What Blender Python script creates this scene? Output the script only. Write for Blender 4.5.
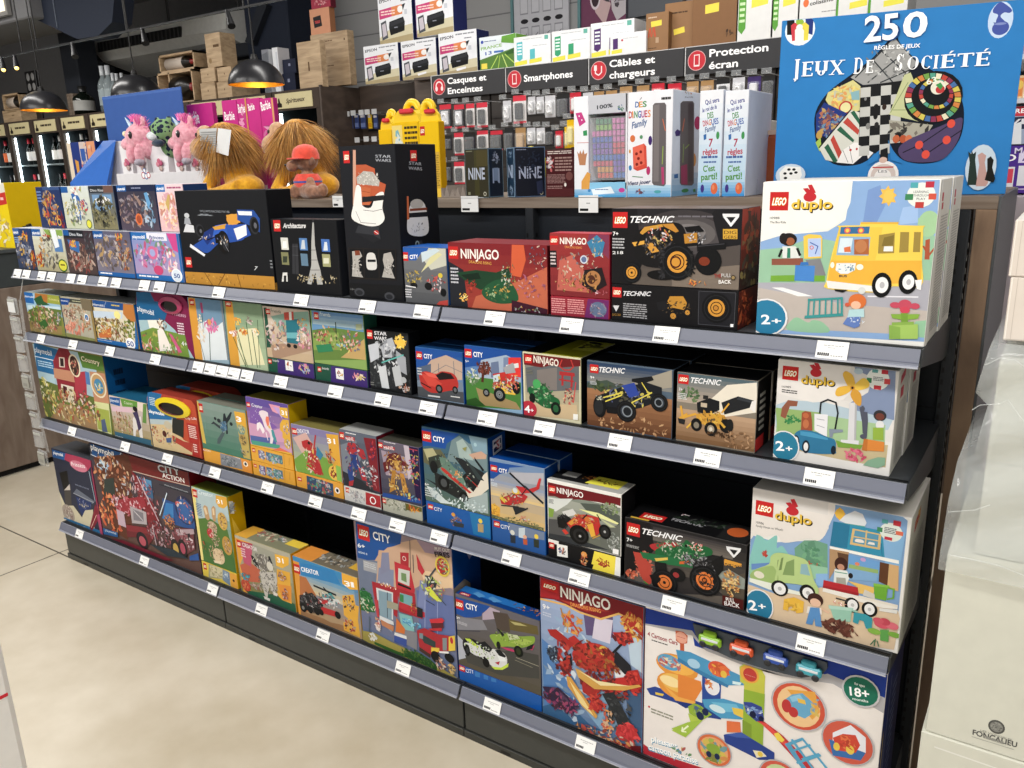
import bpy,math,random
import numpy as np
from mathutils import Matrix,Vector,geometry
for o in list(bpy.data.objects):bpy.data.objects.remove(o)
SC=bpy.context.scene
COL=SC.collection
# ---------------------------------------------------------------- camera
ZO=0.157
F=806.89
CR=np.array([[0.828771,0.55888358,-0.02806718],[-0.12150462,0.22868672,0.96588768],[0.54623736,-0.79708941,0.25743586]])
CP=np.array([3.1678,-1.4292,1.3032+ZO])
cd=bpy.data.cameras.new('camera');cam=bpy.data.objects.new('camera',cd);COL.objects.link(cam)
cd.sensor_fit='HORIZONTAL';cd.sensor_width=36;cd.lens=F/1024*36;cd.clip_start=.05;cd.clip_end=60
mw=Matrix([list(CR.T[i])+[CP[i]]for i in range(3)]+[[0,0,0,1]])
cam.matrix_world=mw;SC.camera=cam
# ---------------------------------------------------------------- light
W=bpy.data.worlds.new('shop_ambient');SC.world=W;W.use_nodes=True
bgn=W.node_tree.nodes['Background'];bgn.inputs[0].default_value=(1.0,.97,.93,1);bgn.inputs[1].default_value=.66
SC.view_settings.view_transform='Standard';SC.view_settings.look='None'
SC.view_settings.gamma=1;SC.view_settings.use_curve_mapping=False;SC.view_settings.exposure=0.17
def area(name,x,y,z,sx,sy,power,col=(1,.97,.93),rx=0.0):
 l=bpy.data.lights.new(name,'AREA');l.shape='RECTANGLE';l.size=sx;l.size_y=sy;l.energy=power;l.color=col
 o=bpy.data.objects.new(name,l);o.location=(x,y,z);o.rotation_euler=(rx,0,0);COL.objects.link(o);return o
area('aisle_strip_light',2.6,-1.5,3.1,4.0,.25,75,rx=math.radians(18))
area('aisle_strip_light',-1.8,-1.7,3.1,3.6,.25,85,rx=math.radians(12))
area('far_aisle_strip_light',1.4,1.5,3.15,3.6,.25,50)
area('wine_aisle_strip_light',-3.2,1.0,3.1,3.0,.2,40)
# ---------------------------------------------------------------- picking helpers (photo pixel -> plane in the room)
def ray(u,v):
 return CR.T@np.array([(u-512)/F,-(v-384)/F,-1.0])
def onY(u,v,y):
 d=ray(u,v);p=CP+d*(y-CP[1])/d[1];return(float(p[0]),float(p[2]))
 # ---------------------------------------------------------------- colour + materials
def lin(c):
 return c/12.92 if c<=.04045 else((c+.055)/1.055)**2.4
def hexc(s):
 if isinstance(s,tuple):return s
 if len(s)==3:s=''.join(ch*2 for ch in s)
 return tuple(lin(int(s[i:i+2],16)/255)for i in(0,2,4))+(1.0,)
def newmat(name):
 m=bpy.data.materials.new(name);m.use_nodes=True
 return m,m.node_tree.nodes,m.node_tree.links,m.node_tree.nodes['Principled BSDF']
def colmat(name,rough,metal=0,var=.06,scale=30,bump=0,bscale=200,sheen=0,coat=0,spec=.5):
 m,n,l,p=newmat(name)
 a=n.new('ShaderNodeAttribute');a.attribute_name='Col'
 tc=n.new('ShaderNodeTexCoord');nz=n.new('ShaderNodeTexNoise');nz.inputs['Scale'].default_value=scale;nz.inputs['Detail'].default_value=4
 l.new(tc.outputs['Object'],nz.inputs['Vector'])
 mr=n.new('ShaderNodeMapRange');mr.inputs[1].default_value=.3;mr.inputs[2].default_value=.7
 mr.inputs[3].default_value=1-var;mr.inputs[4].default_value=1+var;l.new(nz.outputs['Fac'],mr.inputs[0])
 mx=n.new('ShaderNodeVectorMath');mx.operation='SCALE';l.new(a.outputs['Color'],mx.inputs[0]);l.new(mr.outputs[0],mx.inputs['Scale'])
 l.new(mx.outputs[0],p.inputs['Base Color'])
 p.inputs['Roughness'].default_value=rough;p.inputs['Metallic'].default_value=metal
 p.inputs['Specular IOR Level'].default_value=spec
 if sheen:p.inputs['Sheen Weight'].default_value=sheen
 if coat:p.inputs['Coat Weight'].default_value=coat;p.inputs['Coat Roughness'].default_value=.12
 if bump:
  b=n.new('ShaderNodeBump');nb=n.new('ShaderNodeTexNoise');nb.inputs['Scale'].default_value=bscale
  l.new(tc.outputs['Object'],nb.inputs['Vector']);l.new(nb.outputs['Fac'],b.inputs['Height'])
  b.inputs['Strength'].default_value=bump;b.inputs['Distance'].default_value=.002;l.new(b.outputs[0],p.inputs['Normal'])
 return m
CARD=colmat('printed_card',.45,var=.03,spec=.18)
MATT=colmat('matt_paint',.75,var=.05,spec=.3)
PLAS=colmat('plastic',.32,var=.02)
METL=colmat('painted_metal',.42,metal=.25,var=.05,bump=.15,bscale=300)
FABR=colmat('plush_fabric',.9,var=.18,scale=60,bump=.8,bscale=350,sheen=.4)
FUR=colmat('fur_strands',.7,var=.25,scale=25,sheen=.2)
FOAM=colmat('carton_board',.8,var=.10,scale=12,bump=.1,bscale=90,spec=.2)
def wood(name,c1,c2,sx=2,sz=30,rough=.55):
 m,n,l,p=newmat(name)
 tc=n.new('ShaderNodeTexCoord');mp=n.new('ShaderNodeMapping');mp.inputs['Scale'].default_value=(sx,sx*4,sz)
 nz=n.new('ShaderNodeTexNoise');nz.inputs['Scale'].default_value=2.5;nz.inputs['Detail'].default_value=8;nz.inputs['Distortion'].default_value=.6
 cr=n.new('ShaderNodeValToRGB');cr.color_ramp.elements[0].color=hexc(c1);cr.color_ramp.elements[1].color=hexc(c2)
 cr.color_ramp.elements[0].position=.35;cr.color_ramp.elements[1].position=.65
 l.new(tc.outputs['Object'],mp.inputs[0]);l.new(mp.outputs[0],nz.inputs['Vector']);l.new(nz.outputs['Fac'],cr.inputs[0])
 l.new(cr.outputs[0],p.inputs['Base Color']);p.inputs['Roughness'].default_value=rough;return m
WOODG=wood('grey_brown_laminate','6a5a4c','86786a',1.2,26)
WOODD=wood('dark_brown_laminate','40352e','52453c',1,8)
PANEL=wood('stone_brown_panel','6c5c50','7f7064',2.2,2.2)
PINE=wood('pine_crate_wood','a58b6c','c4aa88',2,18)
def simple(name,c,rough=.5,metal=0,emit=None,es=1,trans=0,alpha=1,ior=1.45):
 m,n,l,p=newmat(name)
 tc=n.new('ShaderNodeTexCoord');nz=n.new('ShaderNodeTexNoise');nz.inputs['Scale'].default_value=6
 l.new(tc.outputs['Object'],nz.inputs['Vector'])
 mr=n.new('ShaderNodeMapRange');mr.inputs[3].default_value=max(0,rough-.06);mr.inputs[4].default_value=min(1,rough+.06)
 l.new(nz.outputs['Fac'],mr.inputs[0]);l.new(mr.outputs[0],p.inputs['Roughness'])
 p.inputs['Base Color'].default_value=hexc(c);p.inputs['Metallic'].default_value=metal
 if emit:p.inputs['Emission Color'].default_value=hexc(emit);p.inputs['Emission Strength'].default_value=es
 p.inputs['Transmission Weight'].default_value=trans;p.inputs['Alpha'].default_value=alpha;p.inputs['IOR'].default_value=ior
 return m
LED=simple('led_strip','ffffff',emit='e8fbff',es=7)
GOLD=simple('gilded_reflector','e0a030',.35,.6)
BULB=simple('lamp_bulb','fff2c8',emit='ffc860',es=2.5)
CLEAR=simple('clear_plastic','eef2f2',.12,alpha=.22)
FILM=simple('clear_blister','e8ecee',.1,alpha=.14)
GLASSB=simple('bottle_glass','0c120e',.08)
GLASSC=simple('pale_bottle_glass','a8b4b8',.1,alpha=.45)
# ---------------------------------------------------------------- mesh builder
WORG={}
class MB:
 def __init__(s):s.v=[];s.f=[];s.c=[];s.smooth=[]
 def face(s,pts,c,sm=False):
  i=len(s.v);s.v+=[tuple(p)for p in pts];s.f.append(tuple(range(i,i+len(pts))));s.c.append(hexc(c));s.smooth.append(sm)
 def add(s,vs,fs,c,sm=False):
  i=len(s.v);s.v+=[tuple(p)for p in vs];c=hexc(c)
  for f in fs:s.f.append(tuple(i+k for k in f));s.c.append(c);s.smooth.append(sm)
 def box(s,x0,x1,y0,y1,z0,z1,c,bev=0.0,rot=None):
  b=min(bev,abs(x1-x0)*.3,abs(y1-y0)*.3,abs(z1-z0)*.3)
  if b<=0:
   vs=[(x,y,z)for x in(x0,x1)for y in(y0,y1)for z in(z0,z1)]
   fs=[(0,1,3,2),(4,6,7,5),(0,4,5,1),(2,3,7,6),(0,2,6,4),(1,5,7,3)]
  else:
   X=(x0,x1);Yy=(y0,y1);Z=(z0,z1);sg=(1,-1);vs=[];idx={}
   for i in(0,1):
    for j in(0,1):
     for k in(0,1):
      P=(X[i],Yy[j],Z[k])
      for ax in range(3):
       q=[P[0]+sg[i]*b,P[1]+sg[j]*b,P[2]+sg[k]*b];q[ax]=P[ax]
       idx[(i,j,k,ax)]=len(vs);vs.append(tuple(q))
   fs=[]
   I=idx
   for a in(0,1):
    fs.append([I[(a,0,0,0)],I[(a,0,1,0)],I[(a,1,1,0)],I[(a,1,0,0)]])
    fs.append([I[(0,a,0,1)],I[(0,a,1,1)],I[(1,a,1,1)],I[(1,a,0,1)]])
    fs.append([I[(0,0,a,2)],I[(0,1,a,2)],I[(1,1,a,2)],I[(1,0,a,2)]])
    for e in(0,1):
     fs.append([I[(a,e,0,0)],I[(a,e,1,0)],I[(a,e,1,1)],I[(a,e,0,1)]])
     fs.append([I[(a,0,e,0)],I[(a,1,e,0)],I[(a,1,e,2)],I[(a,0,e,2)]])
     fs.append([I[(0,a,e,1)],I[(1,a,e,1)],I[(1,a,e,2)],I[(0,a,e,2)]])
     for g in(0,1):fs.append([I[(a,e,g,0)],I[(a,e,g,1)],I[(a,e,g,2)]])
   ctr=Vector(((x0+x1)/2,(y0+y1)/2,(z0+z1)/2));out=[]
   for f in fs:
    p=[Vector(vs[q])for q in f];nn=(p[1]-p[0]).cross(p[2]-p[0]);mid=sum(p,Vector())/len(p)
    out.append(tuple(f)if nn.dot(mid-ctr)>0 else tuple(reversed(f)))
   fs=out
  if rot:M_=rot;vs=[tuple(M_@Vector(q))for q in vs]
  if isinstance(c,dict):
   i=len(s.v);s.v+=vs;c={k_:tuple(z**1.13 for z in hexc(v_)[:3])+(1,)for k_,v_ in c.items()}
   ctr=Vector([sum(q[k]for q in vs)/len(vs)for k in range(3)])
   for f in fs:
    p=[Vector(vs[q])for q in f];nn=(p[1]-p[0]).cross(p[2]-p[0]).normalized()
    key='R' if nn.x>.8 else 'L' if nn.x<-.8 else 'T' if nn.z>.8 else 'F' if nn.y<-.8 else 'K' if nn.y>.8 else 'E'
    s.f.append(tuple(i+q for q in f));s.c.append(hexc(c.get(key,c['*'])));s.smooth.append(False)
  else:s.add(vs,fs,c)
 def tube(s,pts,r,c,n=8,sm=True,cap=True):
  pts=[Vector(p)for p in pts];rs=r if isinstance(r,(list,tuple))else[r]*len(pts)
  rings=[];up=Vector((0,0,1))
  for i,p in enumerate(pts):
   t=(pts[min(i+1,len(pts)-1)]-pts[max(i-1,0)]).normalized()
   a=t.cross(up if abs(t.dot(up))<.95 else Vector((0,1,0))).normalized();b=t.cross(a)
   rings.append([p+(a*math.cos(2*math.pi*k/n)+b*math.sin(2*math.pi*k/n))*rs[i]for k in range(n)])
  vs=[q for R_ in rings for q in R_];fs=[]
  for i in range(len(pts)-1):
   for k in range(n):fs.append((i*n+k,i*n+(k+1)%n,(i+1)*n+(k+1)%n,(i+1)*n+k))
  s.add(vs,fs,c,sm)
  if cap:
   s.face(list(reversed(rings[0])),c);s.face(rings[-1],c)
 def lathe(s,prof,c,o=(0,0,0),n=24,sm=True,ax='z',arc=1.0):
  vs=[]
  for r,z in prof:
   for k in range(n):
    a=2*math.pi*arc*k/n;x,y=r*math.cos(a),r*math.sin(a)
    vs.append((o[0]+x,o[1]+y,o[2]+z)if ax=='z' else(o[0]+x,o[1]+z,o[2]+y)if ax=='y' else(o[0]+z,o[1]+x,o[2]+y))
  i0=len(s.v);fs=[]
  for i in range(len(prof)-1):
   for k in range(n):fs.append((i*n+k,i*n+(k+1)%n,(i+1)*n+(k+1)%n,(i+1)*n+k))
  s.add(vs,fs,c if not isinstance(c,list)else c[0],sm)
  if isinstance(c,list):
   m=len(s.c)-len(fs)
   for i in range(len(prof)-1):
    for k in range(n):s.c[m+i*n+k]=hexc(c[i])
 def ball(s,o,r,c,n=16,m=10,rot=None):
  rx,ry,rz=(r,r,r)if not isinstance(r,(tuple,list))else r
  vs=[];fs=[]
  for i in range(m+1):
   th=math.pi*i/m
   for k in range(n):
    ph=2*math.pi*k/n;q=Vector((rx*math.sin(th)*math.cos(ph),ry*math.sin(th)*math.sin(ph),rz*math.cos(th)))
    if rot:q=rot@q
    vs.append((o[0]+q.x,o[1]+q.y,o[2]+q.z))
  for i in range(m):
   for k in range(n):fs.append((i*n+k,(i+1)*n+k,(i+1)*n+(k+1)%n,i*n+(k+1)%n))
  s.add(vs,fs,c,True)
 def prism(s,pts,y0,y1,c,cside=None,ax='y'):
  """outline in (x, z) extruded along y (or (y, z) along x, (x, y) along z)"""
  def P(a,b,t):return(a,t,b)if ax=='y' else(t,a,b)if ax=='x' else(a,b,t)
  tri=geometry.tessellate_polygon([[Vector((a,b,0))for a,b in pts]])
  s.add([P(a,b,y0)for a,b in pts],tri,c);s.add([P(a,b,y1)for a,b in pts],tri,c)
  n=len(pts)
  for i in range(n):
   a,b=pts[i],pts[(i+1)%n]
   s.face([P(*a,y0),P(*b,y0),P(*b,y1),P(*a,y1)],cside or c)
 def obj(s,name,mat=MATT,parent=None,org=(0,0,0),rot=0.0,fix=True):
  me=bpy.data.meshes.new(name)
  me.from_pydata([(a-org[0],b-org[1],c-org[2])for a,b,c in s.v],[],s.f)
  at=me.color_attributes.new('Col','FLOAT_COLOR','CORNER')
  buf=np.array([c for f,c in zip(s.f,s.c)for _ in f],dtype=np.float32).reshape(-1)
  at.data.foreach_set('color',buf)
  me.polygons.foreach_set('use_smooth',s.smooth)
  me.materials.append(mat);me.update()
  o=bpy.data.objects.new(name,me);COL.objects.link(o)
  if parent:
   pw=WORG.get(parent.name,tuple(parent.location));o.parent=parent;o.location=tuple(org[i]-pw[i]for i in range(3))
  else:o.location=org
  WORG[o.name]=tuple(org)
  if rot:o.rotation_euler=(0,0,rot)
  return o
def tag(o,label=None,cat=None,group=None,kind=None):
 if label:o['label']=label
 if cat:o['category']=cat
 if group:o['group']=group
 if kind:o['kind']=kind
 return o
def empty(name,loc,label,cat,group=None,rot=0):
 o=bpy.data.objects.new(name,None);COL.objects.link(o);o.location=loc;o.rotation_euler=(0,0,rot);o.empty_display_size=.05
 return tag(o,label,cat,group)
def copy_tree(o,loc=None,parent=None,label=None,group=None):
 c=o.copy();COL.objects.link(c)
 if parent:c.parent=parent
 for ch in[x for x in o.children]:copy_tree(ch,None,c)
 if loc is not None:c.location=loc
 if label:c['label']=label
 if group:c['group']=group
 return c
 # ---------------------------------------------------------------- print language (flat artwork lying on a carton face)
GL={}
def glyphs(text,style=''):
 k=(text,style)
 if k in GL:return GL[k]
 cu=bpy.data.curves.new('lettering','FONT');cu.body=text;cu.size=1;cu.resolution_u=3
 cu.offset=.022 if 'b' in style else .0
 if 'i' in style:cu.shear=.35
 if 's' in style:cu.space_character=1.0
 o=bpy.data.objects.new('lettering',cu);COL.objects.link(o)
 dg=bpy.context.evaluated_depsgraph_get();dg.update()
 me=bpy.data.meshes.new_from_object(o.evaluated_get(dg));me.calc_loop_triangles()
 vs=[(v.co.x,v.co.y)for v in me.vertices];ts=[tuple(t.vertices)for t in me.loop_triangles]
 bpy.data.objects.remove(o);bpy.data.curves.remove(cu);bpy.data.meshes.remove(me)
 if not vs:vs=[(0,0),(1,0),(1,1)];ts=[]
 x0=min(v[0]for v in vs);x1=max(v[0]for v in vs)
 GL[k]=([((x-x0)/(x1-x0),y/.73)for x,y in vs],ts);return GL[k]
class Face:
 """a rectangle of size w x h: (a, b) in metres from its lower left corner"""
 def __init__(s,mb,o,ua,ub,un,w,h,wo=None,wa=None,wb=None):
  s.mb=mb;s.o=Vector(o);s.ua=Vector(ua);s.ub=Vector(ub);s.un=Vector(un);s.w=w;s.h=h;s.k=6
  s.wo,s.wa,s.wb=wo or s.o,wa or s.ua,wb or s.ub;s.fr=None;s.clip=True
 def m(s,x,y):
  if s.fr is None:return(x/100*s.w,(1-y/100)*s.h)
  u,v=s.fr[0]+x*s.fr[2],s.fr[1]+y*s.fr[2]
  d=Vector(ray(u,v));n=s.wa.cross(s.wb);C=Vector(CP)
  p=C+d*((s.wo-C).dot(n)/d.dot(n))-s.wo
  return(p.dot(s.wa),p.dot(s.wb))
 def put(s,poly,c):
  if s.clip:
   for ax,lim,sg in((0,.0008,1),(0,s.w-.0008,-1),(1,.0008,1),(1,s.h-.0008,-1)):
    out=[]
    for i in range(len(poly)):
     a,b=poly[i-1],poly[i];da=(a[ax]-lim)*sg;db=(b[ax]-lim)*sg
     if(da<0)!=(db<0):
      t=da/(da-db);out.append((a[0]+(b[0]-a[0])*t,a[1]+(b[1]-a[1])*t))
     if db>=0:out.append(b)
    poly=out
    if len(poly)<3:return
  e=s.un*(s.k*.000011+.0001);c=hexc(c);lu=(c[0]*.3+c[1]*.59+c[2]*.11)*.13;c=tuple((z*.87+lu)**1.13 for z in c[:3])+(1,)
  pts=[s.o+s.ua*a+s.ub*b+e for a,b in poly]
  if(pts[1]-pts[0]).cross(pts[2]-pts[0]).dot(s.un)<0:pts.reverse()
  s.mb.face(pts,c)
 def poly(s,pts,c):
  s.k+=1
  tri=geometry.tessellate_polygon([[Vector((a,b,0))for a,b in pts]])
  for t in tri:s.put([pts[i]for i in t],c)
 def ell(s,cx,cy,rx,ry,c,n=20,a0=0.0):
  s.k+=1;s.put([(cx+rx*math.cos(2*math.pi*i/n+a0),cy+ry*math.sin(2*math.pi*i/n+a0))for i in range(n)],c)
 def rect(s,a,b,c):
  s.k+=1;x0,x1=sorted((a[0],b[0]));y0,y1=sorted((a[1],b[1]));s.put([(x0,y0),(x1,y0),(x1,y1),(x0,y1)],c)
 def line(s,pts,w,c):
  s.k+=1
  for a,b in zip(pts,pts[1:]):
   dx,dy=b[0]-a[0],b[1]-a[1];L=math.hypot(dx,dy)or 1;nx,ny=-dy/L*w/2,dx/L*w/2
   ex,ey=dx/L*w*.3,dy/L*w*.3
   s.put([(a[0]+nx-ex,a[1]+ny-ey),(a[0]-nx-ex,a[1]-ny-ey),(b[0]-nx+ex,b[1]-ny+ey),(b[0]+nx+ex,b[1]+ny+ey)],c)
   s.k+=.3
 def text(s,p0,p1,h,c,t,style='b'):
  s.k+=1;vs,ts=glyphs(t.replace('_',' '),style)
  dx,dy=p1[0]-p0[0],p1[1]-p0[1];L=math.hypot(dx,dy)or 1;nx,ny=-dy/L,dx/L
  q=[(p0[0]+dx*x+nx*y*h,p0[1]+dy*x+ny*y*h)for x,y in vs]
  for tr in ts:s.put([q[i]for i in tr],c)
 def serif(s,p0,p1,h,c,t):
 # Roman capitals with slab feet: stems (R), arcs (A) and bars, each in a 0..1 box
  G_={'J':(.5,[('v',.62,-.16,1)],[(.34,-.14,.30,.14,-90,20)]),'E':(.62,[('v',.22,0,1),('h',.2,.98,.03),('h',.2,.8,.5),('h',.2,1.0,.97),('e',.96,.0,.2),('e',.94,.8,1),('e',.8,.38,.62)],[]),'U':(.82,[('v',.2,.3,1),('v',.8,.3,1)],[(.5,.34,.30,.34,180,360)]),'X':(.8,[('d',.12,.84,1,0,.17),('d',.1,.86,0,1,.07),('f',.14,0),('f',.86,0),('f',.14,1),('f',.86,1)],[]),'D':(.86,[('v',.18,0,1),('h',.1,.5,.03),('h',.1,.5,.97)],[(.44,.5,.46,.485,-90,90)]),'O':(.9,[],[(.5,.5,.45,.5,0,360)]),'C':(.82,[('e',.9,.72,.98)],[(.54,.5,.47,.5,40,320)]),'S':(.58,[('e',.85,.76,.98),('e',.12,.02,.24)],[(.48,.745,.34,.25,30,270),(.5,.255,.36,.25,-150,90)]),'I':(.36,[('v',.5,0,1)],[]),'T':(.76,[('v',.5,0,1),('h',.04,.96,.97),('e',.05,.8,1),('e',.95,.8,1)],[]),'_':(.5,[],[])}
  s.k+=1;W_=sum(G_['E' if q=='É' else q][0]*.86+.09 for q in t);dx,dy=(p1[0]-p0[0])/W_,(p1[1]-p0[1])/W_;nx,ny=-(p1[1]-p0[1]),p1[0]-p0[0];nl=math.hypot(nx,ny);nx,ny=nx/nl*h,ny/nl*h;x=0
  def q_(a,b):return(p0[0]+dx*a+nx*b,p0[1]+dy*a+ny*b)
  def bar(x0,y0,x1,y1):s.put([q_(x0,y0),q_(x1,y0),q_(x1,y1),q_(x0,y1)],c);s.k+=.05
  for ch in t:
   gw,st,ar=G_['E' if ch=='É' else ch];w=gw*.86
   for e in st:
    if e[0]=='v':
     X=x+w*e[1];bar(X-.085,e[2],X+.085,e[3])
     for yy in(e[2],e[3]):
      if yy in(0,1):bar(X-.15,yy-(.05 if yy else 0),X+.15,yy+(0 if yy else .05))
    elif e[0]=='h':bar(x+w*e[1],e[3]-.04,x+w*e[2],e[3]+.04)
    elif e[0]=='e':X=x+w*e[1];bar(X-.03,e[2],X+.03,e[3])
    elif e[0]=='f':X=x+w*e[1];bar(X-.14,e[2]-(.05 if e[2]else 0),X+.14,e[2]+(0 if e[2]else .05))
    else:t_=e[5]/2;X0,X1=x+w*e[1],x+w*e[2];s.put([q_(X0-t_,e[3]),q_(X0+t_,e[3]),q_(X1+t_,e[4]),q_(X1-t_,e[4])],c);s.k+=.05
   for cx,cy,rx,ry,a0,a1 in ar:
    n=22;P_=[]
    for i in range(n+1):
     a=math.radians(a0+(a1-a0)*i/n);ca,sa=math.cos(a),math.sin(a);tk=.06+.13*ca*ca
     P_.append((q_(x+w*cx+rx*w*ca,cy+ry*sa),q_(x+w*cx+(rx*w-tk)*ca,cy+(ry-.05-.02*ca*ca)*sa)))
    for u,v in zip(P_,P_[1:]):s.put([u[0],v[0],v[1],u[1]],c)
   if ch=='É':s.put([q_(x+w*.5,1.07),q_(x+w*.62,1.07),q_(x+w*.86,1.26),q_(x+w*.66,1.26)],c)
   x+=w+.09
 def logo(s,a,b,c='d01012'):
  s.rect(a,b,c);w=b[0]-a[0];h=a[1]-b[1]
  y=b[1]+h*.3
  for dx,dy in((-.02,0),(.02,0),(0,-.03),(0,.03)):s.text((a[0]+w*(.12+dx),y+h*dy),(b[0]-w*(.12-dx),y+h*dy),h*.4,'e8b800','LEGO','bi')
  s.text((a[0]+w*.12,y),(b[0]-w*.12,y),h*.4,'fff','LEGO','bi')
 def draw(s,fr,txt):
  s.fr=fr
  for ln in txt.replace(';','\n').split('\n'):
   t=ln.split()
   if not t:continue
   o=t[0];P=lambda q:s.m(*[float(z)for z in q.split(',')])
   def U(q,n):
    x,y=[float(z)for z in q.split(',')];a,b=s.m(x,y),s.m(x,y+n);return math.hypot(a[0]-b[0],a[1]-b[1])
   def UX(q,n):
    x,y=[float(z)for z in q.split(',')];a,b=s.m(x,y),s.m(x+n,y);return math.hypot(a[0]-b[0],a[1]-b[1])
   if o=='B':s.rect((0,0),(s.w,s.h),t[1])
   elif o=='G':
    n=int(t[3])
    if len(t)>4:A,Bq=P(t[4]),P(t[5])
    else:A,Bq=(0,s.h),(s.w,0)
    c1,c2=hexc(t[1]),hexc(t[2])
    for i in range(n):
     f=i/(n-1);y0=A[1]+(Bq[1]-A[1])*i/n;y1=A[1]+(Bq[1]-A[1])*(i+1)/n
     s.rect((A[0],y0),(Bq[0],y1),tuple(c1[j]*(1-f)+c2[j]*f for j in range(4)));s.k-=1
    s.k+=1
   elif o=='P':s.poly([P(q)for q in t[2:]],t[1])
   elif o=='Q':
    q=[P(z)for z in t[2:]];n=len(q);out=[]
    for i in range(n):
     a,b,c,d=q[i-1],q[i],q[(i+1)%n],q[(i+2)%n]
     for k in range(4):
      u=k/4;out.append(tuple(.5*(2*b[j]+(c[j]-a[j])*u+(2*a[j]-5*b[j]+4*c[j]-d[j])*u*u+(3*b[j]-a[j]-3*c[j]+d[j])*u**3)for j in(0,1)))
    s.poly(out,t[1])
   elif o=='E':
    c=P(t[2]);r=[float(z)for z in t[3].split(',')];s.ell(c[0],c[1],UX(t[2],r[0]),U(t[2],r[1]),t[1])
   elif o=='O':
    c=P(t[3]);r=float(t[4]);w_=float(t[5]);q=U(t[3],r);s.ell(c[0],c[1],q,q,t[1],24);q=U(t[3],r-w_);s.ell(c[0],c[1],q,q,t[2],24)
   elif o=='R':s.rect(P(t[2]),P(t[3]),t[1])
   elif o=='L':s.line([P(q)for q in t[3:]],U(t[3],float(t[2])),t[1])
   elif o in('T','TI','TN'):
    s.text(P(t[2]),P(t[3]),U(t[2],float(t[4])),t[1],t[5],{'T':'b','TI':'bi','TN':''}[o])
   elif o=='C' or o=='S':
    rnd=random.Random(int(t[1]));n=int(t[2]);cs=t[4].split(',')
    sz=U(t[5],float(t[3]))*.8;n=int(n*1.5);hc=[hexc(z)for z in cs];mc=[sum(z[j]for z in hc)/len(hc)for j in range(3)];cs=[tuple(z[j]*.68+mc[j]*.32 for j in range(3))+(1.0,)for z in hc]
    if o=='C':
     cx,cy=P(t[5]);r=[float(z)for z in t[6].split(',')];rx,ry=UX(t[5],r[0]),U(t[5],r[1])
    else:
     A,Bq=P(t[5]),P(t[6])
    for i in range(n):
     if o=='C':
      a=rnd.uniform(0,2*math.pi);q=math.sqrt(rnd.random());x,y=cx+rx*q*math.cos(a),cy+ry*q*math.sin(a)
     else:x,y=rnd.uniform(A[0],Bq[0]),rnd.uniform(Bq[1],A[1])
     L=sz*rnd.uniform(.5,1.3);w_=sz*rnd.uniform(.2,.6);a=rnd.uniform(0,math.pi);ca,sa=math.cos(a),math.sin(a)
     s.k+=.4;nn=rnd.choice((3,4,4,5,6))
     s.put([(x+ca*L*math.cos(2*math.pi*j/nn)-sa*w_*math.sin(2*math.pi*j/nn),y+sa*L*math.cos(2*math.pi*j/nn)+ca*w_*math.sin(2*math.pi*j/nn))for j in range(nn)],rnd.choice(cs))
   elif o=='V':s.serif(P(t[2]),P(t[3]),U(t[2],float(t[4])),t[1],t[5])
   elif o=='LG':s.logo(P(t[1]),P(t[2]))
   elif o=='W':
    c=P(t[1]);r=float(t[2]);q=U(t[1],r)
    for f,cc in((1,'15161a'),(.86,'2b2c30'),(.8,'17181a'),(.58,t[3]),(.42,'3a2a18' if t[3]!='eee' else 'bbb'),(.36,t[3]),(.12,'222')):s.ell(c[0],c[1],q*f,q*f,cc,22)
   elif o=='PM':
    a,b=P(t[1]),P(t[2]);s.rect(a,b,'0a63ab');w,h=b[0]-a[0],a[1]-b[1]
    s.text((a[0]+w*.08,b[1]+h*.35),(b[0]-w*.08,b[1]+h*.35),h*.42,'fff','playmobil')
   elif o=='TL':
    a,b=P(t[3]),P(t[4]);n=int(t[2]);rnd=random.Random(n)
    for i in range(n):
     y=a[1]+(b[1]-a[1])*(i+.5)/n;x=a[0]
     while x<b[0]-(b[0]-a[0])*.08:
      w_=(b[0]-a[0])*rnd.uniform(.08,.26);hh=abs(a[1]-b[1])/n*.5
      s.k+=.2;s.put([(x,y),(min(x+w_,b[0]),y),(min(x+w_,b[0]),y+hh),(x,y+hh)],t[1]);x+=w_*1.15
    s.k+=1
   else:raise ValueError(ln)
ITEMS={}
def faces_of(mb,w,d,h,loc,rot):
 R_=Matrix.Rotation(rot,3,'Z');Lc=Vector(loc)
 def mk(o,a,b,n,fw,fh):return Face(mb,o,a,b,n,fw,fh,Lc+R_@Vector(o),R_@Vector(a),R_@Vector(b))
 return{'F':mk((-w/2,0,0),(1,0,0),(0,0,1),(0,-1,0),w,h),'R':mk((w/2,0,0),(0,1,0),(0,0,1),(1,0,0),d,h),'T':mk((-w/2,0,h),(1,0,0),(0,1,0),(0,0,1),w,d),'L':mk((-w/2,d,0),(0,-1,0),(0,0,1),(-1,0,0),d,h)}
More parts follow.
